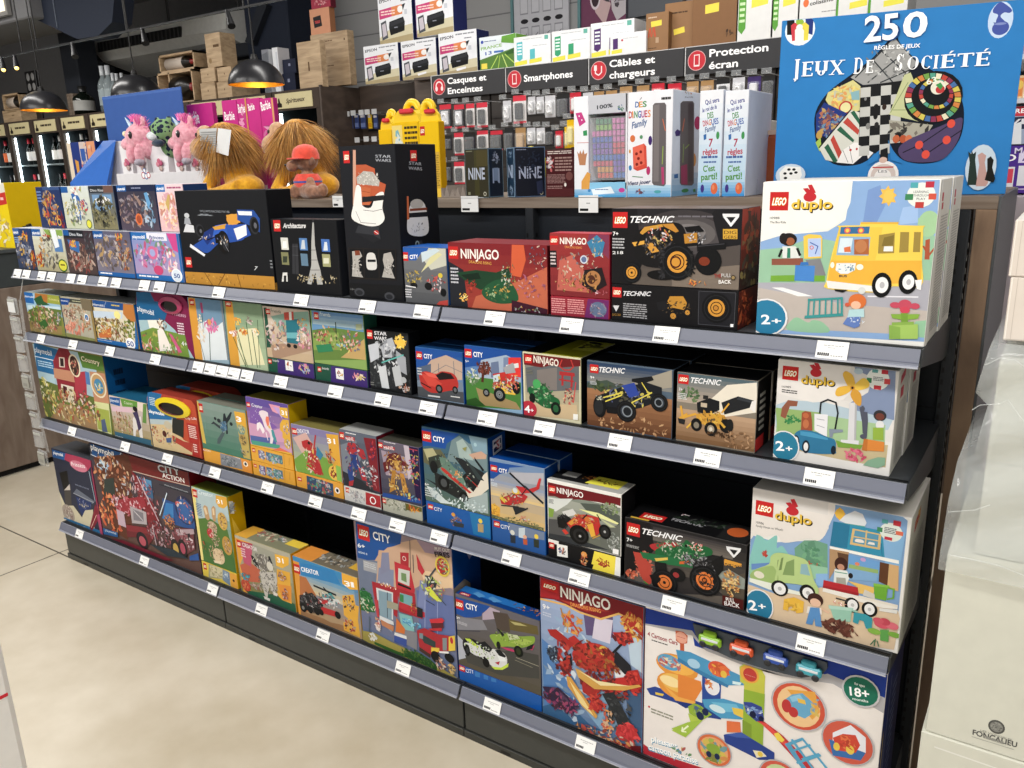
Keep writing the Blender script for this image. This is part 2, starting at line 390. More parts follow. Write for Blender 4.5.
def carton(key,label,x0,x1,z0,h,d,cols,arts,y=.02,rot=0.0,name='toy_box',cat='toy box',group=None,nick=None,mat=None,behind=0,blabel=None,gap=.004):
 """one printed carton; cols = (front, right side, top); arts = [(face, frame, commands)]"""
 w=x1-x0-.0015;loc=((x0+x1)/2,y,z0)
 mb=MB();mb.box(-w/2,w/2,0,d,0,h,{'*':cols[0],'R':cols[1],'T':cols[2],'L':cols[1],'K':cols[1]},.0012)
 # tuck-flap seams on the side and the lid edge
 fs=faces_of(mb,w,d,h,loc,rot)
 if d>.03:fs['R'].rect((d*.5-.0004,.002),(d*.5+.0004,h*.16),'333');fs['T'].rect((.003,d-.003),(w-.003,d-.0022),'333')
 for f,fr,tx in arts:fs[f].draw(fr,tx)
 mb.v=[(a+loc[0],b+loc[1],c+loc[2])for a,b,c in mb.v]
 o=mb.obj(name,mat or CARD,None,loc);o.rotation_euler[2]=rot
 tag(o,label,cat,group);ITEMS[key]=(o,nick or label,(x0+x1)/2)
 for i in range(behind):
  c=o.copy();COL.objects.link(c);c.location=(loc[0]+.002*(i+1),loc[1]+(d+gap)*(i+1),loc[2])
  c['label']=(blabel or 'same box again, {} the '+(nick or 'box')).format(('directly behind','two rows behind','three rows behind')[i])
  if group:c['group']=group
 return o
 # ================================================================ the room
def struct(mb,name,mat):return tag(mb.obj(name,mat),kind='structure')
m,n,l,p=newmat('polished_concrete')
tc=n.new('ShaderNodeTexCoord');sx=n.new('ShaderNodeSeparateXYZ');l.new(tc.outputs['Object'],sx.inputs[0])
def mth(op,a,b=None,c=None):
 q=n.new('ShaderNodeMath');q.operation=op
 for i,z in enumerate((a,b,c)):
  if z is None:continue
  if isinstance(z,(int,float)):q.inputs[i].default_value=z
  else:l.new(z,q.inputs[i])
 return q.outputs[0]
def joint(o,off):return mth('LESS_THAN',mth('ABSOLUTE',mth('SUBTRACT',mth('FRACT',mth('ADD',mth('DIVIDE',mth('SUBTRACT',o,off),3.0),.5)),.5)),.0011)
j=mth('MAXIMUM',joint(sx.outputs[0],-.077),joint(sx.outputs[1],.004))
n1=n.new('ShaderNodeTexNoise');n1.inputs['Scale'].default_value=1.3;n1.inputs['Detail'].default_value=6;n1.inputs['Roughness'].default_value=.6
n2=n.new('ShaderNodeTexNoise');n2.inputs['Scale'].default_value=9;n2.inputs['Detail'].default_value=8
l.new(tc.outputs['Object'],n1.inputs[0]);l.new(tc.outputs['Object'],n2.inputs[0])
cr=n.new('ShaderNodeValToRGB');e=cr.color_ramp.elements;e[0].position=.32;e[0].color=hexc('c0b49b');e[1].position=.68;e[1].color=hexc('ded5c2')
l.new(mth('ADD',mth('MULTIPLY',n1.outputs['Fac'],.7),mth('MULTIPLY',n2.outputs['Fac'],.3)),cr.inputs[0])
mx=n.new('ShaderNodeMix');mx.data_type='RGBA';l.new(j,mx.inputs[0]);l.new(cr.outputs[0],mx.inputs[6]);mx.inputs[7].default_value=hexc('5c564c')
l.new(mx.outputs[2],p.inputs['Base Color']);p.inputs['Roughness'].default_value=.34;p.inputs['Specular IOR Level'].default_value=.4
CONC=m
g=MB();g.box(-9,6,-5,5,-.1,0,'999');struct(g,'floor',CONC)
m,n,l,p=newmat('grey_siding')
tc=n.new('ShaderNodeTexCoord');wv=n.new('ShaderNodeTexWave');wv.wave_type='BANDS';wv.bands_direction='Z';wv.wave_profile='SAW';wv.inputs['Scale'].default_value=1.9
l.new(tc.outputs['Object'],wv.inputs[0]);cr=n.new('ShaderNodeValToRGB');e=cr.color_ramp.elements;e[0].position=.03;e[0].color=hexc('6f7072');e[1].position=.07;e[1].color=hexc('a3a3a3')
l.new(wv.outputs[0],cr.inputs[0]);l.new(cr.outputs[0],p.inputs['Base Color']);p.inputs['Roughness'].default_value=.7
SIDING=m
g=MB();g.box(-1.9,6,3.5,3.6,0,3.6,'999');struct(g,'wall_back',SIDING)
g=MB();g.box(-9,-1.9,4.2,4.3,0,3.6,'78787a');struct(g,'wall_back_left',MATT)
g=MB();g.box(-9.1,-9,-5,4.3,0,3.6,'7a7a7c');struct(g,'wall_left',MATT)
g=MB();g.box(-9,6,-2.6,4.3,3.3,3.4,'74757a');struct(g,'ceiling',MATT)
# ceiling services over the wine aisle
t=empty('ceiling_bulkhead',(-2.8,1.9,3.2),'dark navy and grey boxed duct hanging at the top left corner','duct')
g=MB();g.prism([onY(*q,2.1)for q in((30,2),(31,17),(77,39),(98,36),(112,22),(114,0))]+[(onY(114,0,2.1)[0],3.3),(onY(30,2,2.1)[0],3.3)],2.1,2.25,'1d2433');g.obj('duct_casing',MATT,t,(-2.8,2.2,2.7))
q=onY(54,10,2.09);g=MB();g.box(q[0]-.004,q[0]+.004,2.092,2.1,q[1]-.12,3.28,'59616e');g.obj('trim_strip',METL,t,(q[0],2.09,3.0))
a=onY(31,20,2.0);b=onY(0,31,2.0)
g=MB();g.box(a[0]-1.6,a[0],2.0,2.5,a[1]+.02,3.3,'6b6b6d',.01);g.obj('access_box',MATT,t,(a[0],2.0,a[1]))
c=onY(12,15,1.99);d_=onY(0,22,1.99)
sgn=empty('hanging_picture_sign',(c[0],1.99,c[1]),'brightly lit cream picture panel cut off by the top left corner','sign')
g=MB();g.box(c[0]-1.2,c[0],1.96,1.99,c[1],3.2,'8d8b88');g.obj('frame',METL,sgn,(c[0],1.97,c[1]))
g=MB();g.box(c[0]-1.18,c[0]-.03,1.955,1.96,c[1]+.03,3.17,'f0e8d0');g.obj('picture',simple('lit_picture','e8dcc0',emit='f6edd6',es=.9),sgn,(c[0],1.955,c[1]))
# dark column, brace and wall ducts between the wine wall and the light wall
t=empty('steel_column',(-1.95,2.95,0),'dark navy steel column with a slanting brace behind the pendant lamp','column')
g=MB();g.box(-2.2,-1.72,2.95,3.25,0,3.3,'1a2130',.01);g.obj('shaft',MATT,t,(-1.95,2.95,0))
g=MB();q=[onY(*z,2.93)for z in((262,2),(270,6),(255,45),(248,42))];g.prism(q,2.9,2.95,'20242c');g.obj('brace',MATT,t,(-2,2.93,2.6))
g=MB();g.box(-3.2,-2.2,2.97,3.1,2.36,2.46,'25282e',.01);g.obj('cross_beam',MATT,t,(-2.6,3,2.4))
t=tag(MB.obj((lambda g:(g.box(-4.45,-4.2,2.72,2.92,2.02,3.3,'22262e',.01),g)[1])(MB()),'service_post',MATT,None,(-4.3,3.1,0)),'dark square post behind the upright glass bottles','post')
g=MB();q=[onY(*z,3.35)for z in((82,52),(120,68),(120,74),(102,72),(80,64))];g.prism(q,3.3,4.195,'171a1f')
tag(g.obj('cable_duct',MATT,None,(-4.5,3.4,2.5)),'black bent ventilation duct below the air conditioner','duct')
# air conditioner
a=onY(98,49,3.0);b=onY(183,34,3.0);z0=b[1]
t=empty('ceiling_air_conditioner',((a[0]+b[0])/2,3.0,z0),'grey ceiling-hung air conditioner with a long black louvre','air conditioner')
g=MB();pr=[(3.0,z0-.02),(3.02,z0+.10),(3.5,z0+.22),(3.9,z0+.22),(3.9,z0-.10),(3.45,z0-.20),(3.06,z0-.09)]
g.prism([(y_,z_)for y_,z_ in pr],a[0]-.05,b[0]+.55,'c4c4c0','ccccc8',ax='x');o=g.obj('casing',MATT,t,((a[0]+b[0])/2,3.2,z0))
g=MB();g.box(a[0]+.02,b[0]-.02,2.99,3.01,z0-.02,z0+.06,'121212');lo=g.obj('louvre',PLAS,t,((a[0]+b[0])/2,3.0,z0))
for i in range(22):
 x=a[0]+.05+i*(b[0]-a[0]-.1)/21;g=MB();g.box(x,x+.012,2.983,2.99,z0-.015,z0+.055,'3a3a3a');g.obj('slat',PLAS,lo,(x,2.985,z0))
for i,(u,v)in enumerate(((170,30),(240,29))):
 q=onY(u,v,3.4);g=MB();g.tube([(q[0],3.4,3.3),(q[0],3.4,q[1])],.012,'444');g.obj('hanger_rod',METL,t,(q[0],3.4,q[1]))
 # lighting track with spot heads
ty=1.6
a=onY(0,58,ty);b=onY(262,-1,ty)
t=empty('lighting_track',(-2,ty,a[1]),'thin black lighting track crossing the dark ceiling at the upper left','track')
g=MB();g.box(-5.2,b[0]+1.2,ty-.006,ty+.006,a[1]-.002,a[1]+.008,'1c1c1e');g.obj('rail',METL,t,(-2,ty,a[1]))
for u in(20,36,128,247):
 q=onY(u,40,ty);g=MB();g.tube([(q[0],ty,a[1]),(q[0],ty,3.3)],.005,'222');g.obj('suspension',METL,t,(q[0],ty,a[1]))
spots=(('small black spotlight, glowing, at the left end of the track',3,62,1),('small black spotlight, second from the left end of the track',16,60,1),('small black spotlight above the dark bulkhead corner',74,48,0),('small black spotlight in front of the air conditioner',144,34,0),('small black spotlight nearest the slanting brace',229,16,0))
for lab,u,v,on in spots:
 q=onY(u,v,ty);t=empty('track_spotlight',(q[0],ty,a[1]),lab,'spotlight','spotlights on the black track')
 g=MB();g.tube([(q[0],ty,a[1]),(q[0],ty,q[1]+.02)],.006,'1c1c1e');g.obj('stem',METL,t,(q[0],ty,a[1]))
 g=MB();g.tube([(q[0]-.012,ty,q[1]+.03),(q[0]+.03,ty-.02,q[1]-.03),(q[0]+.05,ty-.03,q[1]-.06)],[.010,.017,.021],'1a1a1c',14);hd=g.obj('head',METL,t,(q[0],ty,q[1]))
 if on:g=MB();g.ball((q[0]+.052,ty-.031,q[1]-.058),.014,'fff');g.obj('bulb',BULB,t,(q[0]+.05,ty,q[1]-.06))
 # pendant lamps
def pendant(u0,v0,u1,ly,lab):
 L=onY(u0,v0,ly);Rr=onY(u1,v0-1,ly);cx=(L[0]+Rr[0])/2;z=L[1]-.005;r=.145
 t=empty('pendant_lamp',(cx,ly,z),lab,'lamp','black dome pendant lamps over the wine aisle')
 pr=[(r*math.cos(a),r*.88*math.sin(a))for a in[i*math.pi/2/12 for i in range(13)]];pr[-1]=(.001,r*.88)
 g=MB();g.lathe(pr,'232326',(cx,ly,z),40);g.obj('shade',colmat('satin_black',.3,var=0),t,(cx,ly,z))
 g=MB();g.lathe([(x*.985,zz*.97)for x,zz in pr],'d8a030',(cx,ly,z),40);g.obj('gilded_lining',GOLD,t,(cx,ly,z))
 g=MB();g.ball((cx,ly,z+r*.38),r*.24,'fff');g.obj('bulb',BULB,t,(cx,ly,z+r*.38))
 g=MB();g.tube([(cx,ly,z+r*.86),(cx,ly,z+r*1.05)],[.02,.014],'222');g.tube([(cx,ly,z+r*.9),(cx,ly,3.3)],.004,'1a1a1a');g.obj('cord',METL,t,(cx,ly,z+r))
 li=bpy.data.lights.new('pendant_bulb_light','POINT');li.energy=1.0;li.color=(1,.78,.45);li.shadow_soft_size=.04
 lo=bpy.data.objects.new('pendant_bulb_light',li);COL.objects.link(lo);lo.location=(cx,ly,z+r*.1)
pendant(25,112,65,1.6,'black dome pendant lamp with gilded inside, far left of the three')
pendant(114,99,162,1.6,'black dome pendant lamp half hidden behind the blue display card')
pendant(232,87,283,1.6,'black dome pendant lamp beside the pale wooden crates, right of the three')
# ---------------------------------------------------------------- shop counter at the far left
t=empty('service_counter',(-1.6,-.2,0),'brown stone-look service counter with a charcoal upper band at far left','counter')
g=MB();g.box(-2.0,-1.2,-1.6,1.5,.035,.955,'75675b',.003);g.obj('front_panel',PANEL,t,(-1.2,0,.03))
g=MB();g.box(-1.95,-1.23,-1.55,1.45,0,.035,'151515');g.obj('plinth',MATT,t,(-1.5,0,0))
g=MB();g.box(-2.0,-1.205,-1.6,1.5,.955,1.125,'3d4345',.003);g.box(-2.02,-1.19,-1.62,1.52,1.125,1.145,'4a4f52',.003);g.obj('countertop',METL,t,(-1.4,0,.95))
ya=onY(16,251,.565);yb=onY(-12,180,.565)
carton('yb','yellow carton with a red banner standing on the dark counter top at left edge',ya[0]-.27,ya[0],1.145,.32,.18,('f2d820','d8b810','cfc9b8'),[('F',None,'R e8e4d8 0,0 100,18;P d83020 0,22 100,14 100,32 0,40;TL f8c8c0 1 30,22 92,30;C 3 30 9 f6ea50,e8c410,fff,b89a10 55,70 38,26;TL 8a7a20 4 8,45 40,60')],y=.565,name='yellow_carton',cat='carton')
g=MB();q=onY(24,228,.62)
for i in range(3):g.tube([(q[0]-.03+.04*i,.62+.02*i,1.145),(q[0]-.02+.035*i,.62,q[1]-.0+.01*i)],.013,'1c1c1c')
g.ball((q[0],.62,1.18),(.06,.05,.035),'26282a');tag(g.obj('card_terminal',PLAS,None,(q[0],.62,1.145)),'small black device on the counter behind the yellow carton','device')
# ---------------------------------------------------------------- gondola shelving
ZS=[1.158,.924,.588,.157]
ROWN=['top','second','third','bottom']
RAILC='6e7280'
for i in range(3):
 t=empty('shelving_bay',(i+.5,.2,0),['left','middle','right'][i]+' bay of the dark grey shop shelving, with four grey price rails','shelving','bays of the toy shelving')
 g=MB();g.box(i+.012,i+.988,.405,.425,.05,1.36,'20242a')
 for k in range(5):g.box(i+.012,i+.988,.402,.405,.2+.25*k,.203+.25*k,'15181c')
 g.obj('back_panel',METL,t,(i+.5,.41,.05))
 for x in((i,)if i<2 else(i,i+1)):
  g=MB();g.box(x-.012,x+.012,.375,.43,0,1.36,'2a2d31',.002)
  for k in range(50):
   zz=.06+k*.025;g.box(x+.0121,x+.0127,.388,.396,zz,zz+.011,'a8a8a4' if x==3 else '0a0a0a')
   g.box(x-.008,x-.003,.3745,.375,zz,zz+.011,'0a0a0a')
  g.obj('upright',METL,t,(x,.4,0))
 g=MB();g.box(i+.003,i+.997,.004,.02,.024,.126,'414341',.002);g.box(i+.001,i+.999,.0,.02,.0,.022,'3a3b38',.001);g.box(i+.12,i+.15,-.0005,.0,.004,.012,'0c0c0c')
 kp=g.obj('kick_panel',METL,t,(i+.5,.01,.02))
 g=MB()
 for x in(i+.09,i+.9):g.box(x-.02,x+.02,.05,.4,0,.024,'1c1c1c')
 g.obj('foot',PLAS,t,(i+.5,.2,0))
 for r,z in enumerate(ZS):
  g=MB();dk='3c4044' if r else '4a4e52'
  g.box(i+.002,i+.998,.002,.40,z-.024,z,dk,.001)
  for k in range(2):g.box(i+.004,i+.996,.004+k*.006,.007+k*.006,z,z+.0015,'15171a')
  for sx_,th in((i+.002,.0),(i+.996,.0)):
   g.prism([(.0,z-.03),(.0,z),(.40,z),(.40,z-.085),(.3,z-.08),(.12,z-.05)],sx_,sx_+.003,'3d4143',ax='x')
  sh=g.obj('shelf',METL,t,(i+.5,.2,z))
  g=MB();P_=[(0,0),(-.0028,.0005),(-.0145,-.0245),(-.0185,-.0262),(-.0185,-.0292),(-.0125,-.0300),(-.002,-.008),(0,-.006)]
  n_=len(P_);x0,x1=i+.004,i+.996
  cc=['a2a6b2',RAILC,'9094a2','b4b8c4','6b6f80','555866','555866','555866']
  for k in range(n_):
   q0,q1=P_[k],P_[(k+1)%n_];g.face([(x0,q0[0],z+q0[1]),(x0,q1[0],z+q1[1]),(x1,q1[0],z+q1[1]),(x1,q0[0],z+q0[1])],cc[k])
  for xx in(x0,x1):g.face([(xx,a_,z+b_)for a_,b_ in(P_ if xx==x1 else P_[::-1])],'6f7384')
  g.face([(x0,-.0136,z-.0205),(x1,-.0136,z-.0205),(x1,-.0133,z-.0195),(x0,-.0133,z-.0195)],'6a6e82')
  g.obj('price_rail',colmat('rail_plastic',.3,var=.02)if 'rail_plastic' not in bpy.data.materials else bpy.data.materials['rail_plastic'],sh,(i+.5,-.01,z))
t=empty('display_counter_frame',(1.55,.6,0),'grey-brown laminate top and end frame behind and above the toy shelves','display counter')
g=MB();g.box(-.02,3.055,.38,.9,1.360,1.385,'776a5e',.001);g.obj('top_board',WOODG,t,(1.5,.6,1.37))
g=MB();g.box(3.019,3.0545,.38,.9,0,1.360,'6d5848',.001);g.obj('end_panel',wood('end_frame_laminate','7c634e','9c8066',8,2),t,(3.04,.6,0))
g=MB();g.box(3.055,3.06,.383,.9,0,1.384,'55585a');g.obj('end_cladding',METL,t,(3.06,.6,0))
# right-hand laminate/lilac unit behind the counter end
# ================================================================ toy cartons on the shelves
K1,K2,K3,K4=(0,160,.25),(256,160,.25),(512,160,.25),(768,160,.25)
L1,L2,L3,L4=(0,320,.25),(256,320,.25),(512,320,.25),(768,320,.25)
M1,M2,M3,M4=(0,480,.25),(256,480,.25),(512,540,.296875),(720,540,.296875)
N1,N2,N3,N4,N5=(600,480,.16602),(560,80,.19531),(730,470,.19531),(530,470,.14323),(640,600,.25391)
N6,N7,N8,N9,NA,NB=(50,440,.15625),(420,580,.125),(350,520,.125),(100,370,.125),(0,280,.125),(768,0,.25)
ZT,Z2,Z3,ZB=ZS
BL,NV,GR='0f5fa8','1a2c5c','2a2c30'
G1='two-row stack of small figure sets at the left end of the top shelf'
def small(key,lab,nick,x0,x1,z,pal,extra='',y=.02,d=.07,side='22406e',top='d8dce4'):
 carton(key,lab,x0,x1,z,.146 if z<1.2 else .14,d,(pal[0],side,top),[('F',None,'G %s %s 8\n'%(pal[0],pal[1])+extra)],y=y,group=G1,nick=nick)
small('A1','small navy box with dark motorcycle figures, leftmost of the lower row of the stack','navy motorcycle box',-.005,.128,ZT,('2a4478','3a4a68'),'R 3a6aa8 0,0 34,16;T fff 4,13 30,13 7 playmobil;C 1 60 13 3a4a70,15161c,6a7a98,c8ccd8,e0b020,203060 45,58 40,38;C 12 10 8 e8b818,c83020 62,20 14,10;C 13 14 10 c03028,e8c020,702020 88,75 9,22;TL 8fb0e0 3 4,22 30,38',side='203a6a')
small('A2','small white box with a stunt motocross rider and a yellow splat badge','motocross box',.13,.342,ZT,('d8dccc','b8b08c'),'P 8fb050 40,0 100,0 100,14 55,20;R 0a63ab 0,0 30,17;T fff 3,13 27,13 7 playmobil;C 2 60 10 e4e4e0,444a50,8a8f90,222,b8b4a0,d8a030 46,55 30,38;C 21 16 9 d04020,e8c020,902018 14,75 10,20;C 22 10 8 fff,c8ccd0,3060a0 85,30 12,20;R 5a8ac0 68,22 94,52;P e8eef4 62,0 80,0 84,40 70,44;E 2a6a20 85,84 14,15;E e0dc20 85,84 12,12;TL 604010 1 78,80.8 92,88;C 23 8 6 d84020,303030 50,12 12,10',side='c8ccd4')
small('A3','small brown box with fighting figures in a dark street, lower row of the stack','brown street figures box',.344,.527,ZT,('4a3a44','5a4a48'),'R 20242c 0,0 70,18;R 0a63ab 0,0 20,13;T cfd4dc 22,13 66,13 7 Dino_Rise;C 3 80 12 b09888,604038,2a2024,d8c0b0,8a6a60,a02820 48,62 46,34;P 3a78b8 12,22 52,26 48,52 18,44;C 31 12 8 c83828,e8c020 28,30 14,8;C 32 20 8 444850,9098a0,202228 85,45 14,40',side='3a2c30')
small('A4','small violet-grey box with knights and a blue bottom band, lower row of the stack','violet-grey knights box',.529,.742,ZT,('6a6880','8a8494'),'R 0a63ab 0,0 28,17;T fff 3,13 25,13 7 playmobil;T c8cce0 34,13 66,13 6 Novelmore;C 4 80 11 c8b8a8,504858,302830,d8d0d0,78708c,c8a050 45,50 44,36;C 41 24 9 d8a878,a85838,403838 80,48 16,36;R 1a70b8 0,90 100,100;TL fff 1 6,92 40,98;C 42 10 7 e8c030,c83020 70,12 12,8',side='1a6ab0')
small('A5','small pink and blue box with a princess scene and a round white anniversary badge','princess scene box',.748,.996,ZT,('8a9cd0','b8a0c8'),'R 1a78c0 0,0 34,16;T fff 3,13 30,13 7 playmobil;R e8e8f4 34,0 76,16;T 4060a0 40,13 70,13 7 Princess;P d84898 76,0 98,0 98,40 86,34;C 5 60 11 e878b0,f0e0f0,5060a8,a870c0,40a060,d03070 45,48 42,32;E e070a0 42,42 11,14;E a8b0e0 42,42 6,8;E d84880 50,78 10,10;C 51 16 10 e8c060,e878b0,f4f0f8 78,60 14,22;R 1a78c0 0,88 100,100;R 1a78c0 96,0 100,100;TL fff 1 6,91 50,97;E fff 87,86 11,14;E e0ecf8 87,86 9.5,12;T 1a50a0 81,91 93,91 9 50',side='1a6ab0')
Z1b=ZT+.1475
small('B1','small navy box with a yellow tiger mask robot, leftmost of the upper row','navy tiger mask box',.15,.312,Z1b,('223a70','30406a'),'TL 7090c8 4 2,10 20,40;C 6 60 12 d8a028,1a1c28,3a4a70,8a90a0,c83828,e8b838 50,52 32,42;C 61 14 10 a82830,602030 90,78 10,20;R 3a5a90 30,0 100,8;O e8b020 203060 78,85 9 3',y=.05,d=.085)
small('B2','small white box with a cyclist and a blue arch, upper row of the stack','white cyclist box',.318,.49,Z1b,('d4dcd8','c8ccb0'),'R 0a63ab 0,0 26,15;P 3070b8 36,18 56,12 66,30 60,80 44,82 40,40;P e8eef0 42,26 52,22 56,70 48,72;C 7 60 10 f0f0ec,9098a0,404850,7a9a50,d8c030 42,58 38,34;C 71 10 8 d84028,3a60a0 78,48 14,20;C 72 10 9 fff,8fb050,d04020 60,10 20,8;E 304820 86,88 10,11;E e0dc20 86,88 8,9',y=.05,d=.085)
small('B3','small box with dark castle towers under a cloudy evening sky, upper row of the stack','dark castle box',.493,.637,Z1b,('5a6a80','8a8460'),'R 2a3038 0,0 80,16;T c0c4c8 6,13 60,13 6 Dino_Rise;R 7a5a50 60,0 100,16;P 78a0c8 10,20 90,20 90,50 50,60 10,50;P f0f0f0 20,30 60,24 84,32 60,44 30,44;C 8 80 10 30342c,6a6a4c,8a845c,202418,a8a070,504a38 50,62 48,36;C 81 16 9 101418,3a3c40 46,52 10,34',y=.05,d=.085,side='2a3048')
small('B4','small dusk box with a warrior and a glowing orange wheel, upper row of the stack','dusk warrior box',.655,.862,Z1b,('3c3c50','5c5060'),'R 1a2a50 0,0 100,14;R 0a63ab 0,0 26,14;T fff 3,11 23,11 6 playmobil;TL 9098b8 1 40,5.6 66,11;C 9 70 11 b09080,504048,282028,7a6878,a8a0a8 40,56 40,36;O e87830 b05028 50,75 13 4;C 91 30 10 80b0d8,c8d8e8,202028,404858 78,56 16,40;P 6aa8d8 72,18 80,16 86,40 78,52',y=.05,d=.085)
small('B5','small pale pink box with a golden dancing fairy, rightmost of the upper row','pale pink fairy box',.868,1.003,Z1b,('ecd4d8','e8c0c0'),'R 1a78c0 0,0 34,16;T fff 3,12 30,12 7 playmobil;TL b05080 1 42,5.8 96,13;C 10 70 12 e8b070,f8e4c0,e89090,c87868,f4f0ec,d8a0b8 42,56 32,36;C 101 20 9 d88878,b05070,f0d0b0 86,60 12,34;P d0b060 30,40 44,20 50,24 40,60',y=.05,d=.085)
# ---- top shelf, middle and right
carton('C1','wide black box showing a blue and yellow racing car above a gold stud strip',1.003,1.405,ZT,.268,.085,('191b20','17191f','1d1f24'),[('F',K1,'''P c8901c 735,446 1024,462 1120,468 1130,520 745,500
S 11 30 9 e0a828,8a5a10,f0c040,a87010 742,452 1124,516
L 6a4208 3 820,452 850,500;L 6a4208 3 900,455 875,500;L 6a4208 3 950,458 965,510
TN 9aa0a8 800,208 918,212 9 WILLIAMS_RACING_FW14B;TN 9aa0a8 790,222 856,224 8 & NIGEL_MANSELL
LG 741,388 770,430
Q 2458b0 770,345 860,290 905,278 960,300 975,318 920,330 880,330 830,372 790,352
P e8eaf0 762,335 822,378 818,386 760,348;P 1a3c88 800,300 850,270 880,285 830,340
P 2f68c8 860,262 900,255 940,262 905,300 850,310;P d8a020 850,268 905,255 900,275 860,280
E d89a28 932,238 26,22;P e0a020 905,220 955,214 962,250 915,260
P 2a5cb8 900,262 985,255 1005,300 960,322 915,300;P f0f0f0 935,275 985,258 988,300 950,320
P 2458a8 948,198 1015,200 1040,235 1040,290 1000,262 950,240;P e8ecf0 950,204 1008,206 1008,222 956,220
E 0c0d10 895,330 24,46;E 2c2e34 902,330 14,32;E 4c5058 906,330 6,14
E 34363c 800,282 17,25;E 101114 802,283 13,20;E 6a6c74 804,284 5,8;E 34363c 1018,262 19,35;E 101114 1020,262 14,28;E 6a6c74 1022,262 6,12;L 9a9ca4 2 880,300 915,365;L 0c0d10 4 830,320 880,300;P 0c0d10 860,300 880,292 884,330 864,334;C 12 14 8 f0f0f0,1c4aa0,d8a020,c8ccd0 850,320 60,20
P d8dadf 745,255 775,262 780,290 735,288;E c8ccd0 748,222 10,10;P a8acb4 740,232 758,232 766,256 738,256
TL 8a8e94 3 1080,400 1110,440;TI c8ccd0 1018,440 1034,442 16 7'''),('R',None,'P c8901c 0,92 100,92 100,100 0,100')],nick='racing car box')
# second clip: text token with '&' replaced
carton('C2','square black box with a pale skyline and lattice tower beside the racing car box',1.411,1.659,ZT,.192,.05,('14161b','26282e','2c2e34'),[('F',K2,'''L 3a3c42 2 62,235 325,235;LG 68,240 101,286;TI e8e8e8 108,272 200,272 20 Architecture
R d8d8d0 98,310 132,360;R 5888c0 172,312 208,362;R 4878c0 260,316 298,368
R 8a8a60 100,368 134,420;R 6888a0 178,374 210,424;R a8a878 264,376 300,428
P f0f0ec 108,325 122,325 124,352 106,352;P c8d0d8 184,320 194,320 198,356 180,356;P d8e0e8 274,328 284,328 288,362 270,362;P 404838 108,385 126,385 124,410 108,410;P d8d8c0 270,392 292,392 292,414 270,414
P 3c3d42 145,335 168,335 172,458 146,455;L 24262a 3 156,335 158,456;L 5c5e64 1.5 146,345 168,345;L 5c5e64 1.5 146,380 170,382
P b8b8b4 226,250 232,250 236,340 246,400 258,440 268,498 246,498 238,450 222,498 206,495 222,420 222,330
L 303236 2 214,440 256,440;L 303236 2 220,400 244,400;L 303236 2 222,360 240,360
S 13 34 8 c8b890,a89870,e0d8c0,786848 160,456 326,500;P e0e0dc 108,450 126,450 128,486 104,486;P 222 112,462 122,462 122,486 112,486
L 2c2e34 2 326,262 336,500;L 8a8a90 1 229,240 230,300''')],nick='skyline box')
carton('C3','tall black box showing an orange and white helmet model on a stand',1.685,1.868,ZT,.366,.148,('1e2026','1a1b20','202228'),[('F',K2,'''LG 348,-35 376,12;TN b8bcc4 478,-10 540,-8 12 STAR;TN b8bcc4 478,6 540,8 12 WARS
P c05c30 392,20 440,18 475,34 480,80 520,98 508,160 480,140 455,180 430,170 410,120 392,115
P d0a088 388,-40 399,-40 402,190 388,180
P b8b4ac 402,70 430,44 468,48 495,84 492,105 405,95;S 14 46 7 d8d4cc,8a8680,e8e4dc,a09c94 408,52 490,102
Q e8e6e2 390,180 404,100 430,130 425,180 460,190 480,140 512,130 506,190 515,235 490,262 440,262 385,235
P c86a38 420,105 460,112 455,180 425,180;L 8a4420 2 425,125 455,130;L 8a4420 2 425,145 455,150
P 24262a 425,148 512,140 512,160 425,170
L 55575c 2 430,200 470,205 508,196;L 77797c 2 400,205 420,250 480,255
P 3a3c42 410,262 492,268 500,318 470,330 398,290;P 24262c 398,290 470,300 500,318 470,332;E c03028 482,290 10,9;L fff 2 475,285 490,296
P 2a2422 370,350 562,358 562,482 374,474
P 15171c 375,354 428,357 432,472 378,470;P 15171c 433,357 488,358 492,474 436,472;P 15171c 493,358 558,360 558,478 496,474
P b4b0aa 385,365 415,362 426,385 410,400 415,445 430,470 385,465 388,410;P 8a4428 395,362 415,362 418,380 398,382
Q d8d6d2 444,380 462,370 478,382 484,432 462,440 444,430;P 181a1e 447,398 480,398 480,408 447,408
P b4b0aa 512,375 540,368 552,400 540,430 556,474 505,468 515,430 508,400;C 15 20 7 8a8680,dedad4,55514c 405,430 20,34;C 16 20 7 8a8680,dedad4,66625c 532,430 20,34
P 15171b 372,492 588,502 588,560 374,545;E 4c4e54 415,528 20,16;E 2c2e33 415,530 13,10;E 4c4e54 535,545 20,16;E 2c2e33 535,547 13,10;TN 888 380,520 396,521 8 18+'''),('R',K2,'''LG 616,-39 644,4;TN b8bcc4 612,18 662,22 13 STAR;TN b8bcc4 610,38 664,42 13 WARS
Q d8d6d2 615,185 640,160 670,170 684,215 690,285 660,305 612,295 604,250;P c86a38 603,145 610,145 614,236 604,240;E b8b4ac 643,176 26,20
P 8a4428 615,195 684,190 684,200 615,205;P 24262a 612,212 686,207 686,226 612,231;C 17 10 8 444,c8c4be 650,270 30,20;P 3a3c42 638,322 664,322 668,350 632,350;O 9aa 1a1b20 645,335 12 5''')],nick='tall helmet box')
